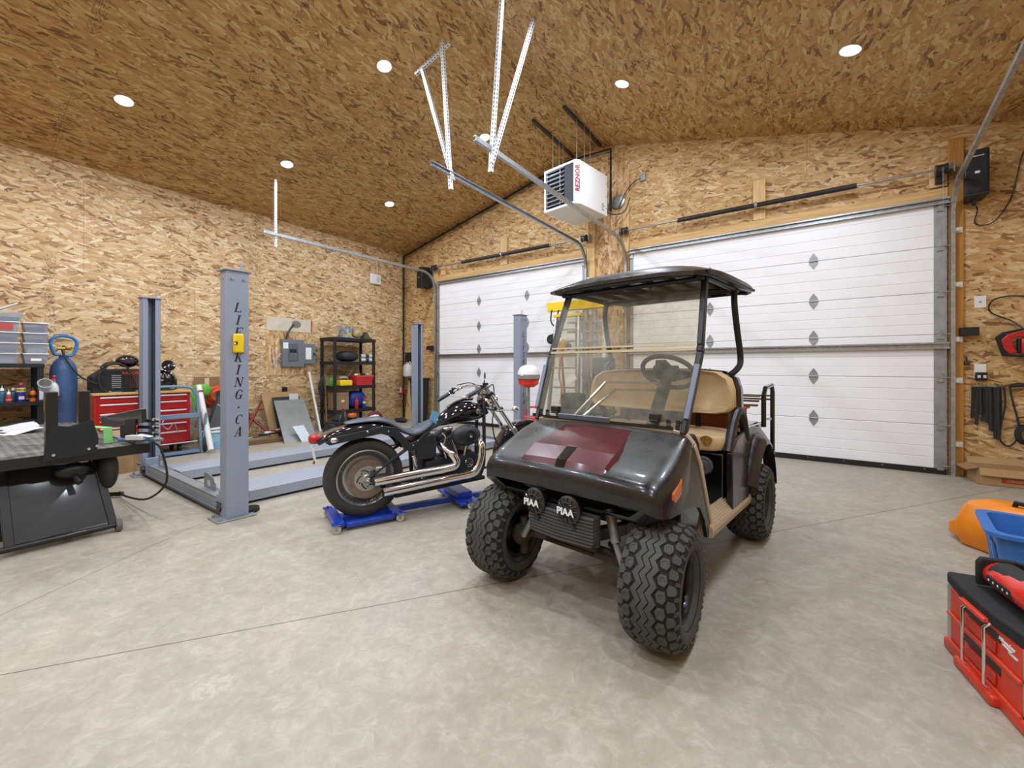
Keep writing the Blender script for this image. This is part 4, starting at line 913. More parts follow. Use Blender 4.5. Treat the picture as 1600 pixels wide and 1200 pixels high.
for sg in (-1, 1):
    m = MB(); pth = [wsp(sg*.45, -.1), wsp(sg*.475, .93), wsp(sg*.472, 1.02), wsp(sg*.445, 2.05)]
    for a, b in zip(pth, pth[1:]): m.bar(a+V(0, .022, 0), b+V(0, .022, 0), .030, .042, (0, 1, 0))
    m.build('front_strut', M['frame'], CART, bev=.006)
    m = MB(); m.bar(wsp(sg*.462, .10)+V(0, -.010, 0), wsp(sg*.478, .78)+V(0, -.010, 0), .026, .012, (0, 1, 0)); m.build('windshield_edge_strip', mat('edge_strip', '6a7488', .35, coat=.3), CART, bev=.003)
    m = MB(); q = wsp(sg*.31, .10)+V(0, -.015, 0); m.box(q, (.055, .03, .030)); m.box(q+V(0, 0, -.02), (.045, .04, .012)); m.build('windshield_clip', M['black'], CART, bev=.003)
    m = MB(); q = V(sg*.40, .28, .885); m.bar(q+V(-.02, 0, -.01), q+V(-.025, 0, .05), .008, .02); m.bar(q+V(.02, 0, -.01), q+V(.025, 0, .05), .008, .02); m.build('strut_mount', M['frame'], CART)
m = MB(); m.bar(wsp(-.28, .015)+V(0, -.012, -.004), wsp(.06, .015)+V(0, -.012, -.004), .012, .030, (0, -.4, 1)); m.build('windshield_sill_strip', mat('edge_strip2', '6a7488', .35, coat=.3), CART, bev=.003)
m = MB(); m.bar(wsp(-.40, .0)+V(0, .0, -.012), wsp(.40, .0)+V(0, .0, -.012), .016, .016); m.build('windshield_seal', M['black'], CART)
# dash + inner rails
m = MB(); m.prism([(.30, .62), (.30, .84), (.40, .86), (.47, .80), (.45, .62)], 'x', -.47, .47); m.build('dashboard', M['blackm'], CART, bev=.012)
m = MB(); m.bb(-.42, .10, .33, .41, .862, .872); m.build('dash_tray', mat('dash_tray', '8f969c', .4), CART, bev=.003)
# steering wheel
sc0 = V(.20, .74, 1.165); ax = V(0, .62, .78).normalized()
m = MB(); u_ = V(1, 0, 0); v_ = ax.cross(u_).normalized()
m.tube([sc0+u_*(.155*math.cos(a))+v_*(.155*math.sin(a)) for a in [2*PI*k/36 for k in range(36)]], .0145, 10, closed=True); sw = m.build('steering_wheel', M['blackm'], CART)
m = MB(); MM = Matrix((u_, v_, ax)).transposed().to_4x4(); MM.translation = sc0-ax*.02; m.T = MM
m.prism([(-.145, .01), (-.145, -.03), (-.06, -.05), (-.03, -.14), (.03, -.14), (.06, -.05), (.145, -.03), (.145, .01), (.06, .045), (-.06, .045)], 'z', -.008, .008); m.bb(-.075, .075, -.06, .05, .0, .03); m.bb(-.035, .035, .05, .07, .0, .045)
m.build('wheel_hub', M['blackm'], sw, bev=.005)
m = MB(); m.tube([sc0-ax*.02, sc0-ax*.14, V(.155, .50, .72), V(.15, .45, .45)], [.03, .038, .035, .03], 12); m.build('steering_column', M['blackm'], CART)
# silver luggage bars behind the windshield
for dx in (0, .045):
    m = MB(); m.bar((-.22+dx*1.2, .30, .88), (-.16+dx*1.5, .62, 1.10-dx), .014, .014); m.bar((-.16+dx*1.5, .62, 1.10-dx), (.16, .70, 1.10-dx), .014, .014); m.build('grab_bar', M['alu'], CART)
# roof canopy
m = MB(); rg = []
ys = [.40, .43, .50, .62, .80, 1.0, 1.2, 1.36, 1.46, 1.50]
def roofring(y, sc_, zed, cr, th=0):
    pts = []; hw = .52*sc_
    for i in range(21):
        x = -hw+2*hw*i/20; q = abs(x/hw); z = zed+.03*(y-.45)+cr*(1-q**3.2); pts.append((x, y, z))
    return pts
roof = [(.40, .86, 1.700, .020), (.43, .94, 1.705, .040), (.50, .98, 1.712, .062), (.62, 1.0, 1.716, .078), (.80, 1.0, 1.72, .088), (1.0, 1.0, 1.72, .090), (1.2, 1.0, 1.72, .088), (1.36, .99, 1.715, .075), (1.46, .96, 1.708, .052), (1.50, .88, 1.70, .025)]
roof = [(a+.05, b, c, d) for a, b, c, d in roof]; up = [roofring(*r) for r in roof]; dn = [[(x*.985, y, z-.022) for x, y, z in r] for r in up]
m.loft(up, closed=False, cap=False); m.loft(dn, closed=False, cap=False)
for a, b in ((up[0], dn[0]), (up[-1], dn[-1])): m.loft([a, b], closed=False, cap=False)
for e in (0, -1): m.loft([[r[e] for r in up], [r[e] for r in dn]], closed=False, cap=False)
rf = m.build('roof_canopy', M['cart'], CART, smooth=50)
m = MB()
m.tube([(-.506, .50, 1.700), (-.506, 1.50, 1.732)], .010, 8); m.tube([(.506, .50, 1.700), (.506, 1.50, 1.732)], .010, 8); m.tube([(-.44, .465, 1.69), (.44, .465, 1.69)], .010, 8); m.tube([(-.46, 1.53, 1.725), (.46, 1.53, 1.725)], .010, 8)
m.build('roof_lip', M['black'], rf)
for x in (-.36, -.22, -.08, .08, .22, .36): m = MB(); m.bb(x-.012, x+.012, .55, 1.47, 1.715, 1.740); m.build('roof_rib', M['blackm'], rf)
m = MB()
for sg in (-1, 1): m.tube([(sg*.44, .55, 1.68), (sg*.44, .72, 1.70), (sg*.46, 1.25, 1.70)], .016, 8)
m.tube([(-.44, .62, 1.69), (.44, .62, 1.69)], .014, 8); m.tube([(-.47, 1.2, 1.70), (.47, 1.2, 1.70)], .016, 8); m.tube([(-.44, .66, 1.70), (.47, 1.2, 1.70)], .010, 8)
m.build('roof_frame', M['frame'], CART)
m = MB(); pth = smoothpath([(-.30, 1.15, 1.13), (-.42, 1.15, 1.14), (-.475, 1.20, 1.19), (-.475, 1.27, 1.26), (-.47, 1.20, 1.45), (-.465, 1.16, 1.60), (-.46, 1.18, 1.70)], 6)
m.tube(pth, .019, 10); m.tube([(-x, y, z) for x, y, z in pth], .019, 10); m.tube([(-.34, 1.155, 1.14), (.34, 1.155, 1.14)], .019, 10); m.build('rear_strut', M['frame'], CART)
# rear rack with grab bars and cargo
m = MB()
for x in (-.46, .46): m.bar((x, 1.15, .76), (x, 1.98, .74), .03, .035)
for y in (1.3, 1.6, 1.98): m.bar((-.46, y, .745), (.46, y, .745), .03, .03)
m.bb(-.44, .44, 1.25, 1.96, .76, .768)
m.build('rear_rack', M['blackg'], CART, bev=.003)
for sg in (-1, 1):
    m = MB(); x = sg*.50
    pth = [(x, 1.86, .74), (x, 1.86, .98), (x, 1.92, 1.035), (x, 2.16, 1.05), (x, 2.20, 1.0), (x, 2.20, .50), (x, 2.10, .48)]
    for a, b in zip(pth, pth[1:]): m.tube([a, b], .017, 10)
    for p in pth[1:-1]: m.ell(p, (.017,)*3, 10, 6)
    m.bar((x, 1.86, .80), (x, 2.10, .78), .02, .02); m.build('rear_grab_bar', M['blackg'], CART)
m = MB()
for z in (.93, .96): m.bar((-.50, 2.19, z), (.50, 2.19, z), .02, .012)
m.bb(-.48, .48, 1.86, 2.22, .485, .50); m.build('rear_step', M['frame'], CART)
for z, y in ((.90, 1.80), (.93, 1.84), (.965, 1.88)): m = MB(); m.bar((-.40, y, z), (.48, y-.05, z+.01), .035, .014); m.build('folded_seat_slat', M['wood_dk'], CART)
m = MB(); m.bb(-.40, .40, 1.28, 1.80, .77, .90); m.bb(-.42, .42, 1.26, 1.82, .88, .90); cb = m.build('cargo_tray', mat('orange_tray', '9a4a1e', .5, var=.3), CART, bev=.01)
# ---------------- motorcycle (local: x forward, y = its left side, z up; origin below the rear axle) ----------------
BIKE = thing('motorcycle', 'black cruiser motorcycle with twin chrome exhausts standing on a blue wheeled dolly', 'motorcycle', (-2.863, 2.016, 0), math.radians(67.7))
M['mcpaint'] = mat('bike_paint', '0a0d1c', .08, coat=.8); M['mcsatin'] = mat('bike_satin', '23262d', .42); M['leather'] = mat('bike_leather', '434957', .42, var=.15, vs=10)
M['disc'] = mat('brake_disc', '8d7f74', .35, .7, var=.25, vs=30); M['wheel_al'] = mat('bike_wheel', 'b4b4b2', .3, .8, var=.15); M['mctyre'] = mat('bike_tyre', '33322f', .75, var=.15)
def bike_wheel(name, c, R, W, rim, disc_y, spokes):
    e = bpy.data.objects.new(name, None); COL.objects.link(e); e.parent = BIKE; e.location = c
    h = W/2; q = R-rim
    m = MB(); pr = [(rim+.002, -h*.72), (rim+.25*q, -h*.93), (rim+.55*q, -h), (rim+.82*q, -h*.9), (rim+.94*q, -h*.6), (R, -h*.2), (R, h*.2), (rim+.94*q, h*.6), (rim+.82*q, h*.9), (rim+.55*q, h), (rim+.25*q, h*.93), (rim+.002, h*.72)]
    m.lathe(pr, axis=(0, 1, 0), n=64, loop=True)
    m.build('tyre', M['mctyre'], e, smooth=40)
    m = MB(); m.lathe([(rim+.004, -h*.74), (rim-.004, -h*.78), (rim-.014, -h*.7), (rim-.03, -h*.45), (rim-.035, 0), (rim-.03, h*.45), (rim-.014, h*.7), (rim-.004, h*.78), (rim+.004, h*.74), (rim-.008, 0)], axis=(0, 1, 0), n=56, loop=True); rm = m.build('rim', M['wheel_al'], e, smooth=40)
    m = MB(); m.lathe([(.001, -h*.35), (rim-.05, -h*.12), (rim-.028, -h*.3), (rim-.028, h*.3), (rim-.05, h*.12), (.001, h*.35)], axis=(0, 1, 0), n=48)
    m.build('wheel_disc' if not spokes else 'wheel_web', M['wheel_al'] if not spokes else M['wheel_al'], rm, smooth=30)
    m = MB()
    for i in range(40):
        a = 2*PI*i/40; r_ = rim-.024; m.cyl((r_*math.cos(a), -h*.72, r_*math.sin(a)), (r_*math.cos(a), -h*.50, r_*math.sin(a)), .0035, n=6)
    tag(m.build('rim_rivets', M['steel_dark'], rm), kind='stuff')
    m = MB(); m.lathe([(.095, disc_y-.003), (.150 if R > .27 else .13, disc_y-.003), (.150 if R > .27 else .13, disc_y+.003), (.095, disc_y+.003)], axis=(0, 1, 0), n=48, loop=True); d = m.build('brake_disc', M['disc'], e)
    m = MB(); sg_ = -1 if disc_y < 0 else 1
    m.lathe([(.001, disc_y+sg_*.012), (.028, disc_y+sg_*.010), (.034, disc_y+sg_*.004), (.094, disc_y+sg_*.003), (.098, disc_y), (.094, disc_y-sg_*.004), (.001, disc_y-sg_*.01)], axis=(0, 1, 0), n=36)
    m.m = 1
    for i in range(5):
        a = 2*PI*i/5; m.tube([((.048+.030*s_/6)*math.cos(a+s_*.15), disc_y+sg_*.0035, (.048+.030*s_/6)*math.sin(a+s_*.15)) for s_ in range(7)], .0055, 6)
        m.cyl((.060*math.cos(a-.2), disc_y+sg_*.002, .060*math.sin(a-.2)), (.060*math.cos(a-.2), disc_y+sg_*.007, .060*math.sin(a-.2)), .006, n=8)
    m.build('disc_carrier', [M['wheel_al'], M['black']], d)
    return e
bike_wheel('rear_wheel', (0, 0, .333), .302, .17, .215, -.088, False)
bike_wheel('front_wheel', (1.53, 0, .345), .312, .085, .235, -.055, True)
def ribbon(name, path, ws, th, mt, parent=BIKE, sub=0):       # a fender: arched section swept along an x-z path
    m = MB(); outer = []; P = [Vector((p[0], 0, p[1])) for p in path]
    for i, p in enumerate(P):
        t = (P[min(i+1, len(P)-1)]-P[max(i-1, 0)]).normalized(); n_ = V(-t.z, 0, t.x); w_ = ws[i]
        sec = [(-1, -.42), (-1, -.2), (-.88, -.04), (-.6, .0), (0, .03), (.6, 0), (.88, -.04), (1, -.2), (1, -.42)]
        o_ = [p+V(0, a*w_, 0)+n_*(b*w_) for a, b in sec]; i_ = [p+V(0, a*(w_-.004), 0)+n_*(b*w_-.004) for a, b in reversed(sec)]
        outer.append(o_+i_)
    m.loft(outer); return m.build(name, mt, parent, smooth=50)
# rear fender (path runs rear -> front so that the normal points up)
fp = smoothpath([(-.36, 0, .655), (-.27, 0, .705), (-.13, 0, .745), (.03, 0, .760), (.17, 0, .735), (.27, 0, .66), (.33, 0, .55)], 4)
ribbon('rear_fender', [(p.x, p.z) for p in fp], [.085+.025*min(1, i/6) for i in range(len(fp))], .004, M['mcpaint'])
m = MB()
for sg in (-1, 1): m.prism([(-.30, .64), (-.27, .675), (.12, .735), (.22, .715), (.34, .575), (.40, .60), (.47, .66), (.50, .64), (.40, .535), (.33, .505), (.20, .64), (.10, .675), (-.27, .62)], 'y', sg*.112-.006, sg*.112+.006)
m.build('fender_strut', M['mcsatin'], BIKE, bev=.004)
m = MB()
for x, z in ((-.0, .70), (.16, .69), (.36, .56), (.40, .595)): m.ell((x, -.120, z), (.008, .005, .008), 10, 6)
m.build('strut_bolts', M['chrome'], BIKE)
t_ = m = MB(); m.ell((-.355, 0, .66), (.045, .055, .035), 18, 10, ex=.6); m.build('tail_light', mat('tail_red', 'b0141c', .15, coat=.5), BIKE)
m = MB(); m.ell((-.24, -.115, .655), (.03, .02, .022), 16, 10); m.cyl((-.25, -.10, .65), (-.25, .10, .65), .008); m.ell((-.24, .115, .655), (.03, .02, .022), 16, 10); m.build('rear_turn_signal', M['chrome'], BIKE)
m = MB(); m.bar((-.375, 0, .60), (-.355, 0, .50), .15, .004, (1, 0, 0)); m.build('licence_plate', M['paper'], BIKE)
m = MB(); m.bar((-.36, 0, .495), (-.365, 0, .475), .03, .01, (1, 0, 0)); m.build('reflector', mat('reflector', '9a3a20', .3), BIKE)
# seat
m = MB(); sk = [(-.16, .770, .758, .07), (-.10, .785, .755, .085), (.0, .800, .765, .10), (.10, .803, .760, .11), (.17, .790, .735, .115), (.24, .740, .69, .12), (.31, .690, .64, .125), (.38, .672, .62, .125), (.45, .695, .635, .115), (.52, .735, .67, .09), (.57, .755, .705, .065)]
rg = []
for x, zt, zb, w_ in sk:
    rg.append([(x, -w_, zb+.004), (x, -w_*1.0, (zt+zb)/2), (x, -w_*.85, zt-.012), (x, -w_*.5, zt-.002), (x, 0, zt-.003), (x, w_*.5, zt-.002), (x, w_*.85, zt-.012), (x, w_, (zt+zb)/2), (x, w_, zb+.004), (x, 0, zb)])
m.loft(rg); m.build('seat', M['leather'], BIKE, sub=1, smooth=60)
m = MB(); m.bar((.555, -.04, .72), (.585, -.045, .815), .003, .07, (1, 0, 0)); m.build('tag', mat('blue_tag', '6ba6c8', .4), BIKE)
# tank
m = MB(); tk = [(.555, .715, .690, .012), (.60, .755, .688, .05), (.67, .808, .690, .082), (.75, .856, .698, .108), (.83, .885, .705, .122), (.90, .893, .708, .126), (.96, .885, .712, .12), (1.01, .860, .722, .10), (1.04, .825, .74, .065), (1.048, .79, .76, .02)]
rg = []
for x, zt, zb, w_ in tk:
    zc = (zt+zb)/2; hz = (zt-zb)/2
    rg.append([(x, w_*math.copysign(abs(math.cos(a))**.75, math.cos(a)), zc+hz*math.copysign(abs(math.sin(a))**.85, math.sin(a))-.012*(abs(math.cos(a)))) for a in [2*PI*k/20 for k in range(20)]])
m.loft(rg); tank = m.build('fuel_tank', M['mcpaint'], BIKE, sub=1, smooth=70)
m = MB(); m.T = Matrix.Translation((.955, -.118, .80)) @ Matrix.Rotation(PI/2, 4, 'X') @ Matrix.Rotation(.12, 4, 'Y'); m.lathe([(.001, .006), (.016, .005), (.022, 0)], n=20)
for i in range(5): a = PI/2+i*2*PI/5; m.prism([(.019*math.cos(a-.3), .019*math.sin(a-.3)), (.028*math.cos(a), .028*math.sin(a)), (.019*math.cos(a+.3), .019*math.sin(a+.3))], 'z', 0, .004)
m.build('tank_badge', M['wheel_al'], tank)
m = MB(); pts = smoothpath([(.70, 0, .835), (.80, 0, .885), (.88, 0, .905), (.96, 0, .905)], 4); m.tube(pts, .022, 10, sx=.5); m.ell((.90, 0, .915), (.045, .045, .012), 20, 8); m.build('tank_console', M['chrome'], tank)
# frame
m = MB()
for sg in (-1, 1):
    m.tube(smoothpath([(1.06, sg*.03, .88), (1.04, sg*.07, .70), (1.035, sg*.08, .40), (1.02, sg*.08, .28), (.95, sg*.08, .215), (.60, sg*.08, .205), (.38, sg*.08, .22)], 5), .016, 10)
    m.tube([(1.05, sg*.02, .86), (.55, sg*.04, .68), (.40, sg*.09, .56)], .016, 8)
    m.tube([(-.0, sg*.118, .335), (.20, sg*.112, .47), (.36, sg*.10, .56)], .014, 8); m.tube([(.0, sg*.118, .330), (.20, sg*.11, .28), (.42, sg*.09, .27)], .016, 8); m.tube([(.42, sg*.09, .22), (.40, sg*.09, .56)], .018, 8)
m.cyl((1.035, 0, .90), (1.095, 0, .76), .03); m.build('frame', M['mcsatin'], BIKE)
m = MB(); m.cyl((0, -.135, .333), (0, .135, .333), .012); m.ell((0, -.138, .333), (.018, .012, .018), 14, 8); m.build('rear_axle', M['chrome'], BIKE)
m = MB(); m.bb(.06, .14, -.125, -.095, .36, .42); m.build('rear_caliper', M['wheel_al'], BIKE, bev=.008)
m = MB(); m.prism([(.06, .30), (.15, .20), (.17, .21), (.09, .345)], 'y', -.118, -.108); m.build('belt_guard', M['mcpaint'], BIKE)
# oil bag / side cover
m = MB(); m.prism([(.37, .585), (.52, .645), (.565, .615), (.565, .44), (.50, .425), (.41, .43)], 'y', -.115, .115); m.build('oil_tank', M['mcsatin'], BIKE, bev=.012)
m = MB(); m.cyl((.37, -.105, .46), (.39, -.108, .36), .016); m.ell((.37, -.105, .465), (.02, .016, .012), 12, 6); m.ell((.39, -.108, .355), (.02, .016, .012), 12, 6); m.build('regulator_canister', M['chrome'], BIKE)
# engine
crank = V(.79, 0, .36)
m = MB(); m.ell((.82, 0, .345), (.15, .085, .115), 24, 14, ex=.6); m.ell((.60, 0, .34), (.14, .09, .10), 24, 14, ex=.55); m.bb(.5, .95, -.07, .07, .235, .30); m.build('engine_case', M['mcsatin'], BIKE)
m = MB(); m.lathe([(.001, 0), (.095, 0), (.10, .01), (.085, .02), (.001, .025)], (.87, -.085, .35), (0, -1, 0), 36); cc = m.build('cam_cover', M['mcsatin'], BIKE)
m = MB()
for i in range(5): a = PI/2+i*2*PI/5; m.bar((.87+.008*math.cos(a), -.113, .355+.008*math.sin(a)), (.87+.034*math.cos(a), -.113, .355+.034*math.sin(a)), .012, .01, (0, 1, 0))
m.tube([(.87+.036*math.cos(a), -.112, .355+.036*math.sin(a)) for a in [2*PI*k/20 for k in range(20)]], .004, 6, closed=True); m.build('timer_badge', M['chrome'], cc)
for sx, nm in ((-1, 'rear'), (1, 'front')):
    d = V(sx*math.sin(math.radians(28)), 0, math.cos(math.radians(28))); c0 = V(.79, 0, .37)+d*.095
    pr = []
    for i in range(13):
        h = i*.0125; pr += [(.060, h), (.096, h+.002), (.096, h+.0045), (.060, h+.0065)]
    m = MB(); m.lathe([(.001, -.02)]+pr+[(.05, .165), (.001, .165)], c0, d, 28); m.build('cylinder', M['wheel_al'], BIKE, smooth=30)
    m = MB(); q = c0+d*.168; m.ell(q+d*.012, (.082, .072, .030), 24, 10, Matrix.Rotation(sx*math.radians(28), 4, 'Y'), ex=.6); m.build('rocker_cover', M['mcsatin'], BIKE)
    for y in (-.03,): m = MB(); m.cyl(V(.79+sx*.03, -.105, .42), c0+d*.13+V(-sx*.03, -.095, 0), .009); m.build('pushrod_tube', M['chrome'], BIKE)
m = MB(); m.ell((.815, -.165, .608), (.135, .06, .090), 36, 16); ac = m.build('air_cleaner', M['mcsatin'], BIKE)
m = MB(); m.T = Matrix.Translation((.825, -.215, .608)); m.lathe([(.050, .01), (.058, 0), (.056, -.012), (.044, -.016), (.040, -.008), (.030, -.010), (.026, -.020), (.001, -.022)], (0, 0, 0), (0, 1, 0), 32); m.build('air_cleaner_ring', M['blackm'], ac)
m = MB(); m.T = Matrix.Translation((.825, -.240, .608)); m.ell((0, 0, 0), (.012, .006, .012), 14, 8); m.build('air_cleaner_bolt', M['chrome'], ac)
m = MB(); m.ell((.665, -.12, .675), (.05, .03, .02), 16, 8); m.tube(smoothpath([(.61, -.12, .64), (.64, -.125, .60), (.62, -.12, .52), (.65, -.12, .42)], 5), .007, 8); m.build('chrome_bracket', M['chrome'], BIKE)
# exhausts
y1, y2 = -.205, -.215
EX = .075
m = MB(); p1 = smoothpath([(x-EX*(1 if y < -.14 else .6), y, z+.006) for x, y, z in [(.655, -.09, .53), (.70, -.15, .500), (.745, -.19, .455), (.775, y1, .405), (.765, y1, .365), (.70, y1, .352), (.40, y1, .338), (.10, y1, .322)]], 7)
m.tube(p1, [.024]*12+[.036]*(len(p1)-12), 16); m.build('upper_exhaust', M['chrome'], BIKE, smooth=60)
m = MB(); p2 = smoothpath([(x-EX*(1 if y < -.14 else .6), y, z+.006) for x, y, z in [(.985, -.09, .55), (1.0, -.16, .545), (1.01, y2, .50), (.995, y2, .38), (.955, y2, .305), (.88, y2, .275), (.55, y2, .258), (.165, y2, .238)]], 7)
m.tube(p2, [.024]*8+[.036]*(len(p2)-8), 16); m.build('lower_exhaust', M['chrome'], BIKE, smooth=60)
for p, nm in ((p1[-1], 'a'), (p2[-1], 'b')): m = MB(); m.cyl(p+V(-.002, 0, 0), p+V(.012, 0, 0), .029); m.build('exhaust_tip', M['black'], BIKE)
m = MB(); m.bar((.18, -.20, .20), (1.02, -.10, .205), .05, .03); m.bb(.30, .95, -.12, -.02, .185, .22); m.build('lower_frame_cover', M['blackm'], BIKE, bev=.006)
for sg in (-1, 1):
    m = MB(); m.bar((1.0, sg*.10, .29), (1.16, sg*.20, .30), .02, .02); m.bar((1.02, sg*.21, .265), (1.17, sg*.23, .34), .05, .02, (0, 0, 1)); m.build('foot_peg', M['steel_dark'], BIKE, bev=.005)
m = MB(); m.bar((1.03, -.235, .30), (1.15, -.245, .365), .012, .03); m.build('brake_pedal', M['chrome'], BIKE, bev=.004)
# fork
ft, fb = V(1.055, 0, 1.00), V(1.53, 0, .345); fd = (fb-ft).normalized()
for sg in (-1, 1):
    m = MB(); o_ = V(0, sg*.095, 0); m.cyl(ft+o_, ft+fd*.52+o_, .020, n=16); fk = m.build('fork_tube', M['chrome'], BIKE)
    m = MB(); m.cyl(ft+fd*.50+o_, fb+o_+fd*.01, .027, n=16); m.cyl(ft+fd*.47+o_, ft+fd*.505+o_, .031, n=16); m.build('fork_slider', M['wheel_al'], fk)
m = MB()
for q in (.06, .24): c = ft+fd*q; m.bar(c+V(0, -.12, 0), c+V(0, .12, 0), .05, .03, fd)
m.build('triple_clamp', M['mcsatin'], BIKE, bev=.006)
m = MB(); m.cyl(fb+V(0, -.12, 0), fb+V(0, .12, 0), .012); m.build('front_axle', M['chrome'], BIKE)
m = MB(); c = V(1.155, 0, .875); m.T = Matrix.Translation(c); m.lathe([(.001, -.09), (.03, -.08), (.06, -.04), (.072, .01), (.074, .03), (.066, .035), (.06, .03), (.001, .04)], axis=(1, 0, -.1), n=28); m.build('headlight', M['chrome'], BIKE)
for sg in (-1, 1):
    m = MB(); m.tube([(1.16, sg*.10, .80), (1.27, sg*.20, .805)], .008, 8); m.ell((1.285, sg*.225, .815), (.035, .028, .028), 16, 10); m.build('front_turn_signal', M['chrome'], BIKE)
fp = [(1.53+.335*math.cos(a), .345+.335*math.sin(a)) for a in [math.radians(188-q*8) for q in range(20)]]
ribbon('front_fender', fp, [.062]*20, .004, M['mcpaint'])
m = MB(); m.prism([(1.28, .56), (1.36, .62), (1.46, .62), (1.44, .54), (1.36, .52)], 'y', -.075, -.068); m.build('fender_bracket', M['mcsatin'], BIKE)
# handlebar and controls
m = MB(); hb = smoothpath([(.76, .34, .875), (.90, .335, .95), (1.0, .27, 1.0), (1.03, .12, 1.02), (1.03, 0, 1.02), (1.03, -.12, 1.02), (.97, -.27, 1.03), (.88, -.33, 1.02), (.74, -.34, .955)], 6)
m.tube(hb, .0125, 10); m.build('handlebar', M['chrome'], BIKE)
for sg, q, r_ in ((1, V(.755, .34, .872), V(.875, .337, .937)), (-1, V(.74, -.34, .955), V(.86, -.333, 1.010))):
    m = MB(); m.tube([q, r_], .019, 12); m.build('grip', M['steel_dark'], BIKE)
    m = MB(); p = r_+(r_-q).normalized()*.035; m.box(p, (.05, .035, .04)); m.box(p+V(.02, 0, .03), (.04, .04, .02)); m.build('switch_housing', M['blackm'], BIKE, bev=.006)
    m = MB(); m.tube([p+V(.03, 0, .0), p+V(.02, sg*.03, .01), q+V(.05, sg*.045, .02)], .006, 8); m.build('lever', M['chrome'], BIKE)
m = MB(); m.cyl((1.03, -.04, .95), (1.03, -.04, 1.02), .014); m.cyl((1.03, .04, .95), (1.03, .04, 1.02), .014); m.build('riser', M['chrome'], BIKE)
for sg, p in ((-1, V(.88, -.34, 1.02)),):
    m = MB(); m.tube([p, p+V(.01, sg*.02, .07)], .005, 6); m.T = Matrix.Translation(p+V(.005, sg*.03, .105)) @ Matrix.Rotation(.5*sg, 4, 'Z'); m.ell((0, 0, 0), (.008, .045, .030), 18, 8); m.build('mirror', M['steel_dark'], BIKE)
for sg in (-1, 1):
    m = MB(); m.tube(smoothpath([(.95, sg*.31, 1.02), (1.06, sg*.2, 1.04), (1.14, sg*.08, .93), (1.13, sg*.06, .80)], 6), .005, 6); m.build('control_cable', M['black'], BIKE)
m = MB(); m.tube(smoothpath([(1.14, -.08, .78), (1.10, -.12, .70), (1.12, -.13, .55), (1.20, -.12, .44), (1.33, -.09, .40), (1.48, -.07, .36)], 6), .006, 6); m.build('brake_hose', M['black'], BIKE)
# ---------------- blue motorcycle dolly ----------------
DOL = thing('motorcycle_dolly', 'blue steel motorcycle dolly on clear casters under the motorcycle', 'dolly', (-2.863, 2.016, 0), math.radians(67.7))
m = MB(); m.bar((-.16, -.03, .045), (1.6, -.09, .045), .05, .045); m.build('centre_beam', M['blue'], DOL, bev=.004)
m = MB(); m.bb(-.20, .20, -.16, .14, .018, .026); m.build('rear_cradle', M['blue'], DOL, bev=.003)
for a, b in (((-.22, -.20), (-.22, .16)), ((.20, -.20), (.20, .16))):
    m = MB(); m.bar((a[0], a[1], .05), (b[0], b[1], .05), .07, .05); m.build('cradle_rail', M['blue'], DOL, bev=.005)
m = MB(); m.bar((-.17, -.19, .04), (.18, -.19, .04), .04, .035); m.build('side_bar', M['blue'], DOL, bev=.005)
m = MB(); m.bb(.72, .90, -.26, .26, .035, .06); m.bb(.74, .88, -.15, .15, .06, .115); m.build('middle_stand', M['blue'], DOL, bev=.005)
m = MB(); m.bar((1.25, -.06, .07), (1.42, -.08, .07), .04, .04); m.bar((1.58, -.22, .05), (1.58, .16, .05), .06, .045); m.ell((1.50, -.22, .08), (.03, .03, .03), 14, 8); m.build('front_cradle', M['blue'], DOL, bev=.005)
clear = mat('caster_clear', 'b9b5aa', .2, spec=.6)
m = MB()
cpro = None
for x, y in ((-.24, -.225), (.22, -.225), (-.24, .185), (.22, .185), (1.60, -.22), (1.60, .16), (.81, -.27), (.81, .27)):
    if cpro is None:
        e = bpy.data.objects.new('caster', None); COL.objects.link(e); e.parent = DOL
        m = MB(); m.lathe([(.006, -.011), (.026, -.011), (.030, -.006), (.030, .006), (.026, .011), (.006, .011)], (0, 0, .030), (.5, 1, 0), 20, loop=True); m.build('wheel', clear, e)
        m = MB(); m.bar((-.01, -.016, .03), (-.0, -.016, .066), .02, .003, (0, 1, 0)); m.bar((-.0, .016, .03), (-.0, .016, .066), .02, .003, (0, 1, 0)); m.box((0, 0, .067), (.05, .05, .004)); m.cyl((0, -.018, .03), (0, .018, .03), .005, n=8); m.build('fork', M['galv'], e)
        m = MB(); m.box((0, 0, .072), (.07, .05, .006)); m.cyl((0, 0, .075), (0, 0, .085), .009, n=6); m.build('mount', M['blue'], e)
        cpro = e; e.location = (x, y, 0)
    else: c = copy_tree(cpro, DOL); c.location = (x, y, 0)
# ---------------- black hydraulic bike table, left foreground ----------------
TB = thing('lift_table', 'black hydraulic motorcycle lift table with tread-plate top at the left edge', 'lift table', (-4.10, .62, 0), 0)
M['tread'] = mat('tread_plate', '8f8d8a', .5, .35, var=.4, vs=6, c2='55524d'); M['tb'] = mat('table_black', '1b1b1d', .4, .1, var=.3, vs=7, coat=.15)
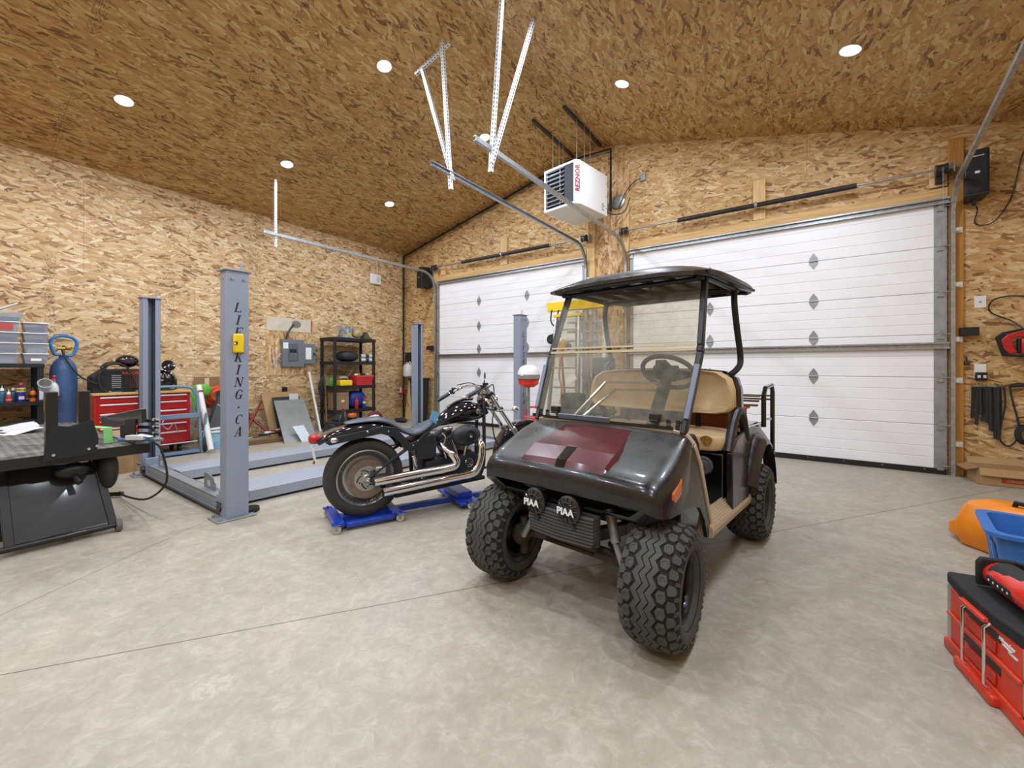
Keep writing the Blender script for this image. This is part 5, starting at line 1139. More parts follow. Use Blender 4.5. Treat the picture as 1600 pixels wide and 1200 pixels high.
# local: x toward -X is the table's length; y across
m = MB(); m.bb(-2.25, 0, -.42, .29, .60, .615); top = m.build('table_top', M['tread'], TB, bev=.002)
m = MB()
for i in range(44):
    for j in range(14): x = -2.2+i*.05; y = -.40+j*.05; m.bar((x-.011, y-.011 if (i+j) % 2 else y+.011, .6155), (x+.011, y+.011 if (i+j) % 2 else y-.011, .6155), .006, .003)
tag(m.build('tread_pattern', M['tread'], top), kind='stuff')
m = MB(); m.bb(-.008, .004, -.44, .38, .545, .617); m.bb(-2.25, 0, -.43, -.42, .545, .617); m.bb(-2.25, -.28, .29, .30, .545, .617); m.build('edge_skirt', M['tb'], TB, bev=.002)
m = MB(); m.bb(-.30, 0, .29, .38, .575, .612); m.build('side_extension', M['tb'], TB, bev=.003)
for y in (-.135, .015):
    m = MB(); m.bar((.02, y, .62), (.03, y, 1.035), .055, .075, (1, 0, 0)); m.build('wheel_chock_upright', M['tb'], TB, bev=.004)
m = MB(); m.prism([(-.175, .585), (.075, .600), (.085, .70), (.055, .835), (-.0, .815), (-.06, .80), (-.115, .812), (-.135, .83), (-.165, .70)], 'x', .06, .068); m.build('wheel_chock_plate', M['blackm'], TB, bev=.002)
m = MB()
for y, z in ((-.13, .62), (.035, .635), (.075, .65)): m.cyl((.068, y, z), (.076, y, z), .009, n=6)
m.build('chock_bolts', M['chrome'], TB)
m = MB(); m.bb(-.02, .02, -.162, -.158, .90, 1.0); m.build('warning_label', M['yellow'], TB)
# sloping scissor plate, axle with two wheels
m = MB(); m.loft([[(-.20, -.31, .52), (-.20, .10, .50), (.0, .15, .08), (.0, -.29, .075)], [(-.215, -.31, .515), (-.215, .10, .495), (-.015, .15, .075), (-.015, -.29, .07)]]); m.build('scissor_plate', M['tb'], TB)
m = MB()
for y0, y1 in ((-.33, -.31), (.11, .17)): m.bar((-.22, y0, .55), (.0, y1, .06), .03, .045, (0, 1, 0)); m.bar((-.05, y0, .57), (-1.3, y0, .06), .03, .05, (0, 0, 1)); m.bar((-.05, y1-.06, .57), (-1.3, y1-.06, .06), .03, .05, (0, 0, 1)); m.bar((-1.3, y0, .57), (-.1, y0, .10), .03, .05, (0, 0, 1))
m.build('scissor_arm', M['tb'], TB, bev=.003)
for a_, b_ in (((0, -.38, .05), (0, .19, .05)), ((-.2, -.33, .36), (-.2, .17, .36)), ((-1.15, .25, .03), (-1.15, -.45, .03)), ((-1.3, .1, .03), (-1.05, .44, .03))): m = MB(); m.tube([a_, b_], .020, 12); m.build('cross_tube', M['tb'], TB)
for y in (-.40, .20):
    m = MB(); m.lathe([(.008, -.016), (.040, -.016), (.044, -.012), (.044, .012), (.040, .016), (.008, .016)], (0, y, .044), (0, 1, 0), 26, loop=True); w_ = m.build('wheel', mat('grey_rubber', '6c6862', .7, var=.3, vs=40), TB)
    m = MB(); m.cyl((0, y-.02, .044), (0, y+.02, .044), .010, n=10); m.build('axle_nut', M['galv'], w_)
m = MB(); m.ell((-.08, -.02, .475), (.05, .09, .055), 20, 10); m.cyl((-.06, -.02, .46), (.01, -.0, .40), .018); m.build('foot_valve', M['black'], TB)
m = MB(); m.tube([(-.7, -.1, .10), (-.35, -.1, .52)], .035, 12); m.tube([(-.9, -.1, .06), (-.6, -.1, .28)], .045, 12); m.build('hydraulic_ram', M['steel_dark'], TB)
m = MB(); m.ell((-.12, .17, .44), (.09, .055, .14), 18, 10); m.build('air_bag', M['rubber'], TB)
# side vise arm sticking out toward the lift
m = MB(); m.bar((-1.0, .30, .70), (.02, .34, .83), .03, .10); m.build('vise_channel', M['tb'], TB, bev=.003)
m = MB(); m.bar((-1.0, .30, .753), (.02, .34, .883), .05, .006); m.build('vise_edge', M['galv_dull'], TB)
m = MB(); m.prism([(-.50, .62), (-.10, .62), (-.08, .80), (-.50, .76)], 'y', .31, .32); m.build('vise_plate', M['blackm'], TB, bev=.002)
for z in (.73, .78, .68): m = MB(); m.bar((-.15, .35, z), (.08, .40, z+.01), .03, .022); m.build('clamp_bar', M['blackm'], TB, bev=.003)
for z in (.70, .75, .80): m = MB(); m.cyl((.06, .38, z), (.08, .42, z), .012, n=10); m.build('clamp_bolt', M['chrome'], TB)
m = MB(); m.tube(smoothpath([(-.0, .40, .62), (.04, .44, .55), (.0, .48, .30), (-.30, .44, .12), (-.8, .42, .05), (-1.05, .42, .05)], 6), .008, 8); m.build('air_hose', M['rubber'], TB)
# things lying on the table
t = thing('bracket', 'light green metal bracket on the black lift table', 'bracket', (-4.64, .83, .62), .0)
m = MB(); m.bar((-.02, -.05, .10), (.30, -.02, .115), .05, .006); m.bar((.30, -.02, .0), (.30, -.02, .115), .05, .006, (1, 0, 0)); m.build('arm', mat('mint', '9be88f', .4), t)
m = MB(); m.prism([(-.05, .0), (-.02, .10), (.14, .105), (.0, .0)], 'y', -.05, -.045); m.build('gusset', mat('mint2', '6dcf6b', .4), t)
t = thing('grease_gun', 'blue and grey tool with steel tip resting on the end of the lift table', 'tool', (-4.06, .93, .625), math.radians(22))
m = MB(); m.tube([(-.20, 0, .02), (.13, .02, .035)], .014, 12); m.build('barrel', mat('tool_blue', '48688c', .35), t)
m = MB(); m.tube([(.13, .02, .035), (.17, .022, .037)], .017, 12); m.cyl((.17, .022, .037), (.19, .023, .038), .010); m.build('tip', M['galv'], t)
m = MB(); m.bar((-.10, -.01, .045), (.05, -.0, .05), .045, .035); m.bar((.0, 0, .07), (.10, .01, .055), .035, .010); m.build('handle', M['galv_bright'], t, bev=.005)
m = MB(); rr = random.Random(3); rg = []
for i in range(9):
    x = -6.28+i*.09; rg.append([(x+.03*rr.random(), .02+.62*j/8-.03*rr.random(), .622+.02*rr.random()+.02*math.sin(j)) for j in range(9)])
m.loft(rg, False, False); rg2 = [[(p[0], p[1], p[2]-.004) for p in r_] for r_ in rg]; m.loft(rg2, False, False)
o = m.build('plastic_sheet', mat('white_sheet', 'e6e6ea', .4)); tag(o, 'crumpled white plastic sheet on the far end of the lift table', 'sheet')
# ---------------- left shelving with bins and bottles ----------------
SH = thing('storage_shelf', 'black shelf against the left wall holding clear bins over bottles', 'shelf', (-7.5, .34, 0), 0)
for z in (.40, .80, 1.235): m = MB(); m.bb(-.27, .27, -.75, .47, z-.045, z); m.build('shelf_board', M['blackm'], SH, bev=.004)
for x in (-.24, .24):
    for y in (-.72, .44): m = MB(); m.bb(x-.025, x+.025, y-.025, y+.025, 0, 1.20); m.build('post', M['blackm'], SH, bev=.003)
M['bin'] = thin_glass('clear_bin', (.82, .85, .9, 1), .42, (.42, .46, .55, 1), dust=False); M['lid'] = mat('bin_lid', 'dfe3e8', .4); M['stuffg'] = mat('bin_contents', '5a5d66', .8, var=.5, vs=25)
conts = [mat('bolts', '4f535c', .6, .3, var=.5, vs=50), mat('white_parts', 'c9cbcf', .6, var=.3, vs=30), mat('mixed_parts', '64605c', .7, var=.5, vs=40)]
bin0 = None
def bins(y, z, label, ci, red=False, lab=False, ajar=False):
    t = thing('storage_bin', label, 'storage bin', (-7.28, y, z), 0, 'clear storage bins stacked on the left shelf')
    h = .105; s0, s1 = .080, .094
    m = MB(); m.loft([[(-.19*a, -s, zz), (.05*1, -s, zz), (.05, s, zz), (-.19*a, s, zz)] for s, a, zz in ((s0, .95, 0), (s1, 1, h))], cap=False); m.add([(-.18, -s0, 0), (.05, -s0, 0), (.05, s0, 0), (-.18, s0, 0)], [(0, 1, 2, 3)])
    m.build('tub', M['bin'], t)
    m = MB(); m.bb(-.16, .035, -s0+.012, s0-.012, .006, .045+.02*(ci % 2)); m.build('contents', conts[ci % 3], t, bev=.008)
    m = MB()
    if ajar: m.T = Matrix.Translation((-.02, .0, h)) @ Matrix.Rotation(.55, 4, 'X'); m.bb(-.17, .075, -.10, .10, .05, .062)
    else: m.bb(-.195, .058, -.100, .100, h, h+.012)
    m.build('lid', M['lid'], t, bev=.003)
    if red: m = MB(); m.bb(.0505, .0515, -s0, s0-.03, .02, .09); m.build('red_label', mat('red_label', 'b9463c', .6), t)
    if lab: m = MB(); m.bb(.0505, .0515, -.04, .04, .03, .06); m.build('label', M['paper'], t)
pos = ['bottom', 'second from the bottom', 'third from the bottom', 'top']
for i in range(4):
    bins(.745, 1.236+.118*i, 'clear lidded bin in the right-hand stack on the left shelf, %s' % pos[i], i, lab=(i == 0))
for i in range(4):
    bins(.525, 1.236+.118*i, 'clear lidded bin in the left-hand stack on the left shelf, %s' % (pos[i] if i < 3 else 'with red label'), i+1, red=(i == 3))
bins(.555, 1.236+.118*4+.004, 'clear bin with its lid tipped up, on top of the left-hand stack', 2, ajar=True)
def bottle(name, label, cat, loc, r, h, body, cap, caph=.03, neck=.5, band=None, spout=False, grp='bottles and cans on the left shelf'):
    t = thing(name, label, cat, loc, 0, grp)
    m = MB(); m.lathe([(.001, 0), (r*.95, 0), (r, .005), (r, h*.78), (r*.8, h*.88), (r*neck, h*.93), (r*neck, h), (.001, h)], n=20); m.build('body', body, t)
    m = MB(); m.lathe([(.001, h), (r*neck*1.15, h), (r*neck*1.15, h+caph*.7), (r*neck*.8, h+caph), (.001, h+caph)], n=16)
    if spout: m.cyl((0, 0, h+caph), (0, 0, h+caph+.03), r*.15, r*.06, n=10)
    m.build('cap', cap, t)
    if band: m = MB(); m.lathe([(r+.0008, h*band[1]), (r+.0008, h*band[2])], n=20); m.build('label', band[0], t, smooth=60)
    return t
W_ = M['white']; C = lambda h, r=.35: mat('c_'+h, h, r)
navy, yel, org, redc, teal, lblue = C('1c2c7a'), C('e8d318'), C('d96c14'), C('a8252a'), C('2c5e74'), C('7b9cc8')
zs = .801; xf = -7.29
bottle('bottle', 'white-topped dark blue bottle at the left end of the bottle shelf', 'bottle', (xf, .50, zs), .028, .13, teal, W_, spout=True)
bottle('bottle', 'small red glue bottle with white nozzle on the left shelf', 'bottle', (xf+.04, .545, zs), .024, .09, redc, W_, spout=True, band=(C('c9b6b0'), .3, .4))
bottle('bottle', 'teal bottle behind the small red bottle on the left shelf', 'bottle', (xf-.05, .585, zs), .026, .13, teal, W_)
t = bottle('spray_can', 'blue spray can lettered WD-40 with yellow shield and red cap on the left shelf', 'spray can', (xf+.02, .635, zs), .036, .185, navy, redc, band=(yel, .62, .86))
text_mesh('lettering', 'WD-40', .028, navy, t, face_m((.0372, 0, .137), (0, 1, 0), (0, 0, 1)), bold=.001)
m = MB(); m.bb(.0362, .0372, -.02, .022, .03, .065); m.build('lower_label', mat('pinkish', 'c9c2d8', .5), t)
bottle('bottle', 'orange bottle with black cap on the left shelf', 'bottle', (xf+.02, .725, zs), .026, .13, org, M['black'], band=(C('3a2a20'), .3, .6))
bottle('spray_can', 'white and blue spray can with red cap on the left shelf', 'spray can', (xf+.03, .785, zs), .030, .155, C('dfe2ee'), redc, band=(C('2a3c96'), .0, .12))
bottle('spray_can', 'white spray can at the right end of the bottle shelf', 'spray can', (xf-.06, .80, zs), .028, .15, C('d6d8da'), C('b8babd'))
m = MB(); m.tube(smoothpath([(-7.35, .2, .41), (-7.3, .45, .50), (-7.32, .70, .56), (-7.3, .78, .50), (-7.28, .62, .42)], 5), [.05]*20+[.04], 8, sx=.8)
o = m.build('dark_bag', M['rubber']); tag(o, 'dark crumpled bag on the lowest shelf at the left', 'bag')
# ---------------- gas cylinder ----------------
t = thing('gas_cylinder', 'tall blue gas cylinder with blue collar handle by the left wall', 'gas cylinder', (-7.40, .985, 0))
cyb = mat('cyl_blue', '40608e', .5, var=.25, vs=6)
m = MB(); m.lathe([(.001, .01), (.11, .01), (.118, .03), (.118, 1.13), (.112, 1.19), (.085, 1.26), (.05, 1.30), (.04, 1.31), (.04, 1.34), (.001, 1.34)], n=36); m.build('tank', cyb, t)
m = MB(); pl = smoothpath([(0, y, z) for y, z in [(-.075, 1.345), (-.112, 1.48), (-.085, 1.545), (-.03, 1.57), (.03, 1.57), (.085, 1.545), (.112, 1.48), (.075, 1.345), (0, 1.34), (-.075, 1.345)]], 4)
m.tube(pl[:-1], .016, 8, closed=True, sx=1.0); m.tube([(.03, p[1], p[2]) for p in pl[:-1]], .014, 8, closed=True); m.bb(-.015, .045, -.03, .03, 1.565, 1.595); m.build('collar_handle', mat('handle_blue', '2f7cc4', .4), t, bev=.003)
m = MB(); m.cyl((0, 0, 1.34), (0, 0, 1.46), .014, n=12); m.cyl((0, -.05, 1.42), (0, .06, 1.42), .018, n=12); m.ell((.03, .04, 1.43), (.015, .03, .03), 14, 8); m.build('regulator', mat('brass', 'b8923a', .3, .8), t)
m = MB(); m.m = 0; m.lathe([(.087, 1.258), (.113, 1.19)], n=36); m.build('shoulder_label', mat('cyl_label', 'cfc98a', .5), t) if False else None
m = MB(); m.tube(smoothpath([(.04, -.02, 1.40), (.12, .02, 1.25), (.14, .12, 1.08), (.20, .26, .98)], 6), .010, 8); m.build('hose', M['rubber'], t)
def spray_bottle(loc, label, mt):
    t = thing('spray_bottle', label, 'spray bottle', loc)
    m = MB(); m.lathe([(.001, 0), (.042, 0), (.044, .01), (.044, .09), (.034, .13), (.016, .155), (.016, .175), (.001, .175)], n=20); m.build('body', mt, t)
    m = MB(); m.cyl((0, 0, .172), (0, 0, .20), .018, n=14); m.prism([(-.02, .20), (-.02, .235), (.05, .24), (.055, .22), (.02, .212), (.03, .17), (.022, .168), (.01, .20)], 'y', -.012, .012); m.build('trigger', M['red'], t, bev=.003)
m = MB(); m.bb(.20, .50, .47, .58, .846, .86); m.build('side_tray', M['blackm'], SH, bev=.003)
spray_bottle((-7.10, .865, .861), 'white spray bottle with red trigger beside the blue cylinder', mat('milky', 'd5d8da', .3))
t = thing('plastic_cup', 'clear plastic cup tipped beside the spray bottle at the left shelf', 'cup', (-7.05, .79, .985))
SHP = (-7.20, .82)
m = MB(); m.T = Matrix.Rotation(1.0, 4, 'Y'); m.lathe([(.045, -.06), (.055, .05), (.062, .052), (.062, .058), (.052, .058), (.042, -.056), (.001, -.056), (.001, -.06)], n=24, loop=True); m.build('cup', thin_glass('cup_plastic', (.85, .88, .88, 1), .45, (.6, .62, .64, 1), dust=False), t)
m = MB(); m.tube([(-.0, -.01, -.02), (-.1, 0, .0), (-.16, 0, -.02)], .006, 6); m.build('hook', M['galv'], t)
# ---------------- welder on the red tool chest ----------------
CH_ = thing('tool_chest', 'red rolling tool chest with steel drawer pulls by the left wall', 'tool chest', (-7.38, 1.70, 0))
hw = .46
m = MB(); m.bb(-.22, .22, -hw-.03, hw+.03, .12, .84); m.build('body', M['red'], CH_, bev=.008)
m = MB(); m.bb(-.24, .25, -hw-.05, hw+.05, .84, .87); m.build('wood_top', M['pine_x'], CH_, bev=.004)
zz = [.74, .62, .53, .44, .32, .15]; zt = .83
for i, z in enumerate(zz):
    m = MB(); m.bb(.22, .232, -hw, hw, z+.006, zt-.006); d = m.build('drawer', M['red'], CH_, bev=.003)
    m = MB(); m.bb(.232, .25, -hw+.02, hw-.02, zt-.030, zt-.012); m.build('pull', M['galv_bright'], d, bev=.003); zt = z
for x in (-.16, .16):
    for y in (-.38, .38): m = MB(); m.lathe([(.008, -.015), (.05, -.015), (.05, .015), (.008, .015)], (x, y, .05), (0, 1, 0), 20, loop=True); m.bb(x-.02, x+.02, y-.025, y+.025, .08, .12); m.build('caster', M['black'], CH_)
t = thing('welder', 'black and orange welding machine on top of the red tool chest', 'welder', (-7.36, 1.20, .871))
m = MB(); m.prism([(0, 0), (.62, 0), (.62, .30), (.12, .30), (0, .20)], 'x', -.14, .14); m.build('housing', M['blackm'], t, bev=.012)
m = MB(); m.bb(.141, .146, .30, .60, .04, .27); pf = m.build('side_panel', M['black'], t, bev=.003)
m = MB()
for i in range(13):
    for j in range(9): m.bb(.1465, .148, .36+i*.018, .366+i*.018, .06+j*.018, .066+j*.018)
tag(m.build('grille_holes', mat('orange_grille', 'd4561c', .5), t), kind='stuff')
text_mesh('lettering', 'RAZOR', .05, mat('welder_red', 'c8402a', .5), t, face_m((.147, .36, .245), (0, 1, 0), (0, 0, 1)), bold=.001)
m = MB()
for i in range(7): m.bb(.141, .144, .18, .27, .06+i*.025, .072+i*.025)
m.build('vent_slots', M['galv_dull'], t)
m = MB()
for i in range(6): m.bb(.141, .143, .01, .12, .05+i*.022, .056+i*.022)
m.build('front_slots', M['black'], t)
m = MB(); m.tube(smoothpath([(.05, .12, .28), (.06, .16, .36), (.05, .30, .37), (.04, .45, .36), (.05, .52, .29)], 5), .016, 8); m.build('handle', M['black'], t)
t = thing('welding_helmet', 'black welding helmet lying on top of the welding machine', 'helmet', (-7.36, 1.50, 1.19))
m = MB(); rg = []
for i in range(7):
    a = i/6; rg.append([(.10*math.cos(q)-.02, .12*math.sin(q)*(1-.25*a)+.04*a, .02+.15*(1-a)**.7) for q in [math.radians(-80+20*k) for k in range(9)]])
m.ell((0, .06, .085), (.10, .12, .085), 20, 10); m.build('shell', M['blackg'], t)
m = MB(); m.bb(.085, .105, .01, .10, .06, .11); m.build('visor', mat('visor', '3c2340', .1, coat=.6), t, bev=.004)
m = MB(); m.tube(smoothpath([(0, -.05, .07), (.02, -.14, .06), (.03, -.20, .0), (.03, -.16, -.03)], 5), .010, 6); m.build('headband', M['black'], t)
m = MB(); m.tube(smoothpath([(-7.20, 1.30, 1.20), (-7.18, 1.40, 1.24), (-7.18, 1.52, 1.19), (-7.17, 1.60, 1.0), (-7.10, 1.62, .90), (-7.09, 1.61, .6), (-7.09, 1.60, .45)], 6), .010, 8)
m.tube(smoothpath([(-7.2, 1.33, 1.19), (-7.19, 1.26, 1.1), (-7.18, 1.27, .95), (-7.16, 1.34, .88)], 6), .008, 8)
o = m.build('welding_cable', M['rubber']); tag(o, 'black welding cables hanging over the welding machine and drawers', 'cable')
for i, (y, L, lb) in enumerate(((1.36, .10, 'small steel wrench on the wood top of the red chest, left of the lift post'), (1.62, .12, 'steel pliers on the wood top of the red chest near the lift post'))):
    m = MB(); m.bar((-7.16, y, .876), (-7.15, y+L, .878), .022, .010); m.tube([(-7.16, y, .88), (-7.15, y-.02, .88)], .014, 8); o = m.build('wrench', M['galv'], bev=.002); tag(o, lb, 'hand tool', 'hand tools on the chest top')
# fan
t = thing('shop_fan', 'round black fan head on top of the red tool chest', 'fan', (-7.30, 1.93, .872), math.radians(-30))
m = MB(); m.lathe([(.12, -.05), (.135, -.05), (.138, .04), (.125, .05), (.12, .04)], (.02, 0, .145), (1, 0, .0), 36, loop=True); m.build('shroud', M['blackg'], t)
m = MB(); m.lathe([(.001, .07), (.06, .065), (.10, .04), (.12, .02), (.12, 0), (.001, 0)], (.02, 0, .145), (1, 0, 0), 32)
m.build('face', M['blackg'], t)
m = MB()
for r in (.05, .08, .11): m.tube([(.085-.25*r, r*math.cos(a), .145+r*math.sin(a)) for a in [2*PI*k/24 for k in range(24)]], .003, 5, closed=True)
m.build('guard', M['steel_dark'], t)
m = MB(); m.bb(.088, .094, -.02, .02, .13, .155); m.build('badge', M['galv'], t)
m = MB(); m.bb(-.06, .08, -.09, .09, 0, .02); m.bb(-.03, .03, -.14, -.125, .01, .15); m.bb(-.03, .03, .125, .14, .01, .15); m.build('stand', M['black'], t, bev=.004)
t = thing('work_lamp', 'small round black lamp head behind the fan on the tool chest', 'lamp', (-7.42, 2.02, .872))
m = MB(); m.cyl((0, 0, 0), (0, 0, .30), .012); m.cyl((0, 0, 0), (0, 0, .015), .06); m.build('stem', M['black'], t)
m = MB(); m.lathe([(.001, -.05), (.04, -.04), (.075, .0), (.08, .03), (.07, .035), (.001, .02)], (.02, -.02, .335), (1, 0, .3), 28); m.build('head', M['blackg'], t)
# blue-grey shop cart in front of the chest
t = thing('shop_cart', 'blue-grey tubular hand cart with spoked wheels in front of the red chest', 'cart', (-7.0, 1.72, 0), math.radians(-2))
M['cartb'] = mat('cart_bluegrey', '6f8da6', .4, var=.1)
m = MB()
for y in (.02, .52): m.bar((.10, y, 0), (.04, y-.04*(1 if y > 0 else -1), .86), .04, .03, (0, 1, 0))
m.tube(smoothpath([(.04, .46, .80), (.04, .42, .90), (.03, .30, .93), (.03, .0, .93)], 5), .018, 10); m.build('upright', M['cartb'], t, bev=.003)
m = MB(); m.bb(.03, .10, .02, .50, .50, .56); m.build('shelf_rail', M['cartb'], t, bev=.004)
m = MB(); m.bb(-.02, .12, .02, .50, .02, .05); m.build('lower_rail', M['cartb'], t, bev=.004)
m = MB(); m.bar((.10, .52, 0), (.02, .60, .55), .03, .03, (0, 1, 0)); m.build('rear_leg', M['cartb'], t, bev=.003)
for y in (.57, -.04):
    m = MB(); m.lathe([(.075, -.018), (.105, -.016), (.110, 0), (.105, .016), (.075, .018)], (.06, y, .115), (.35, 1, 0), 28, loop=True); w_ = m.build('wheel', M['rubber'], t)
    m = MB(); m.lathe([(.008, -.01), (.076, -.012), (.076, .012), (.008, .01)], (.06, y, .115), (.35, 1, 0), 20, loop=True); m.build('wheel_hub', mat('cream', 'c8bfa8', .5), w_)
m = MB(); m.tube([(.14, .04, .18), (.14, .46, .18)], .008, 8); m.build('tow_bar', M['galv'], t)
m = MB(); m.tube(smoothpath([(.12, .10, .5), (.14, .08, .44), (.15, .14, .38), (.14, .20, .45), (.15, .24, .33)], 5), .005, 6); m.build('chain', M['galv'], t)
# cardboard box under the table
t = thing('cardboard_box', 'plain cardboard box with white label on the floor behind the lift table', 'box', (-6.72, 1.12, 0), math.radians(4))
m = MB(); m.bb(0, .46, 0, .28, 0, .44); m.build('box', M['card'], t, bev=.004)
m = MB(); m.bb(.4605, .4615, .13, .22, .30, .36); m.build('label', M['paper'], t); m = MB(); m.bb(.4603, .4613, .0, .28, .40, .445); m.build('tape', mat('tape', 'c8c6d6', .4), t)
# white tube leaning, boxes and hoses right of the cart
p0 = flp(330, 708); m = MB(); m.tube([p0+V(0, 0, .04), V(-7.28, 2.33, .92)], .036, 20); m.m = 1; m.tube([p0+(V(-7.28, 2.33, .92)-p0)*.86+V(.0, 0, .04), p0+(V(-7.28, 2.33, .92)-p0)*.875+V(0, 0, .04)], .039, 20)
o = m.build('plastic_roll', [mat('roll_white', 'dcdcd8', .35), M['red']]); tag(o, 'long white roll of sheeting leaning beside the blue-grey cart', 'roll')
m = MB(); m.T = Matrix.Translation((-7.40, 2.60, 0)) @ Matrix.Rotation(math.radians(24), 4, 'X') @ Matrix.Rotation(math.radians(-12), 4, 'Y')
m.bb(-.06, .06, -.15, .15, .10, .86); 
t = thing('product_box', 'dark grey box with blue round mark leaning by the left wall', 'box', (-7.34, 2.50, .02))
T_ = Matrix.Rotation(math.radians(-22), 4, 'X') @ Matrix.Rotation(math.radians(-14), 4, 'Y')
m = MB(); m.T = T_; m.bb(-.05, .05, -.12, .12, .05, .80); m.build('carton', mat('box_grey', '46494b', .6), t, bev=.003)
m = MB(); m.T = T_; m.lathe([(.001, .0515), (.04, .0515), (.04, .0505), (.001, .0505)], (0, .04, .22), (1, 0, 0), 24); m.build('round_mark', mat('cyan_mark', '2ea6c8', .5), t)
m = MB(); m.T = T_; m.bb(.0505, .0515, .05, .11, .66, .76); m.build('label', M['paper'], t)
text_mesh('lettering', 'YARDWORKS', .030, M['paper'], t, T_ @ face_m((.052, -.02, .60), (0, 1, 0), (0, 0, 1)))
t = thing('cardboard_piece', 'brown cardboard sheet with a pale wood block against the wall by the fan', 'cardboard', (-7.76, 2.42, .60))
m = MB(); m.bb(0, .02, 0, .34, 0, .44); m.build('sheet', M['card2'], t); m = MB(); m.bb(.02, .04, .06, .28, .06, .20); m.bb(.02, .035, .13, .19, .2, .42); m.build('wood_block', mat('pale_wood', 'd8c49a', .6), t)
m = MB()
for i in range(7): m.tube([(-7.66+.012*i, 2.72+(.20-.012*i)*math.cos(a)+.01*(i % 3), .74+(.15-.01*i)*math.sin(a)+.012*(i % 2)) for a in [2*PI*k/26 for k in range(26)]], .013, 8, closed=True)
o = m.build('air_hose', mat('hose_orange', 'd6502c', .4)); tag(o, 'coiled orange-red air hose hanging on the left wall behind the near post', 'hose')
m = MB()
for i in range(6): m.tube([(-7.60+.02*i, 2.95+(.19-.01*i)*math.cos(a), .36+(.22-.012*i)*math.sin(a)) for a in [2*PI*k/26 for k in range(26)]], .012, 8, closed=True)
o = m.build('dark_hose', mat('hose_maroon', '6e2f2c', .5)); tag(o, 'coiled dark red hose below the orange hose on the left wall', 'hose')
m = MB(); m.ell((-7.55, 2.45, .84), (.07, .13, .10), 16, 8, ex=.8); m.ell((-7.52, 2.33, .68), (.05, .06, .16), 14, 8)
o = m.build('green_bag', mat('green_cloth', '66b53c', .6, var=.3, vs=20)); tag(o, 'bright green bag behind the leaning dark grey box', 'bag')
m = MB(); m.ell((-7.45, 2.22, .42), (.12, .10, .38), 18, 10, ex=.8); o = m.build('clear_bag', mat('grey_plastic_bag', 'a7a8ae', .35, var=.4, vs=10)); tag(o, 'grey plastic bag hanging behind the leaning white roll', 'bag')
t = thing('carton', 'blue and white carton on the floor behind the near lift post', 'box', (-7.24, 2.36, 0), 0)
m = MB(); m.bb(0, .22, 0, .42, 0, .24); m.build('box', mat('carton_blue', '2b7fc4', .5, c2='9cc8dd', vs=6), t, bev=.004)
m = MB(); m.bb(-.02, .24, -.02, .44, .24, .26); m.bar((.1, .0, .28), (.12, .40, .31), .12, .01); m.build('lid', M['white'], t, bev=.003)
# scrap pile right of near post
rr = random.Random(11); cols = [M['galv'], M['wood_dk'], M['rubber'], M['white'], mat('scrap_red', '8e2a26', .5)]
nm = ['thin steel rod', 'brown wood offcut', 'black rubber hose piece', 'white plastic pipe piece', 'dark red rod']
for i in range(5):
    m = MB(); y = 3.0+.07*i; m.tube([(-7.25+.05*i, y-.05, .05+.03*i), (-7.1+.06*(i % 3), y+.40, .09+.02*(4-i))], .014+.005*(i % 2), 8)
    o = m.build('offcut', cols[i]); tag(o, nm[i]+' in the scrap pile left of the leaning boards', 'offcut', 'offcuts on the floor by the left wall')
m = MB(); m.bar((-7.0, 2.55, .035), (-6.86, 3.50, .035), .09, .07); o = m.build('floor_beam', M['wood_dk'], bev=.003); tag(o, 'dark wooden beam lying on the floor along the left wall', 'beam')
m = MB(); m.tube([(-7.3, 2.95, .12), (-7.7, 3.35, .55)], .02, 8); m.tube([(-7.3, 3.3, .12), (-7.72, 3.05, .48)], .02, 8); o = m.build('crossed_stand', mat('frame_red', '7c2420', .5)); tag(o, 'dark red crossed metal frame behind the near lift post', 'frame')
# leaning boards
def leaning(name, label, cat, y0, y1, x_b, x_t, h, th, mt, skew=0.0, z0=0.0):
    m = MB(); b0, b1, t0, t1 = V(x_b, y0, z0), V(x_b, y1, z0), V(x_t, y0+skew, h), V(x_t, y1+skew, h); d = V(-th, 0, th*.2)
    m.loft([[b0, b1, t1, t0], [p+d for p in (b0, b1, t1, t0)]]); o = m.build(name, mt, bev=.002); return tag(o, label, cat)
leaning('cardboard_sheet', 'tall tan cardboard sheet leaning on the left wall behind the grey panel', 'board', 3.38, 4.05, -7.35, -7.72, .74, .03, M['card'], .0)
leaning('dark_sheet', 'dark rubber sheet edge between the cardboard and the grey panel', 'sheet', 3.32, 3.80, -6.95, -7.60, .66, .02, M['rubber'], .18)
leaning('metal_panel', 'grey metal panel leaning against the left wall boards', 'panel', 3.24, 3.76, -6.62, -7.40, .62, .008, mat('panel_metal', '8e9190', .45, .25, var=.15, vs=8), .20)
leaning('white_card', 'small pale card leaning against the grey metal panel', 'card', 3.48, 3.66, -6.56, -6.74, .24, .006, mat('pale_card', 'c9d1d8', .6), -.06)
leaning('grey_card', 'small light card poking up behind the grey metal panel', 'card', 3.72, 3.88, -7.42, -7.45, .72, .006, mat('pale_card2', 'bfc3c4', .6), 0, .5)
m = MB(); m.tube([(-7.35, 4.24, 0), (-7.70, 4.22, 1.10)], .022, 12); o = m.build('white_pipe', M['white']); tag(o, 'thin white pipe leaning on the wall left of the tall shelf', 'pipe')
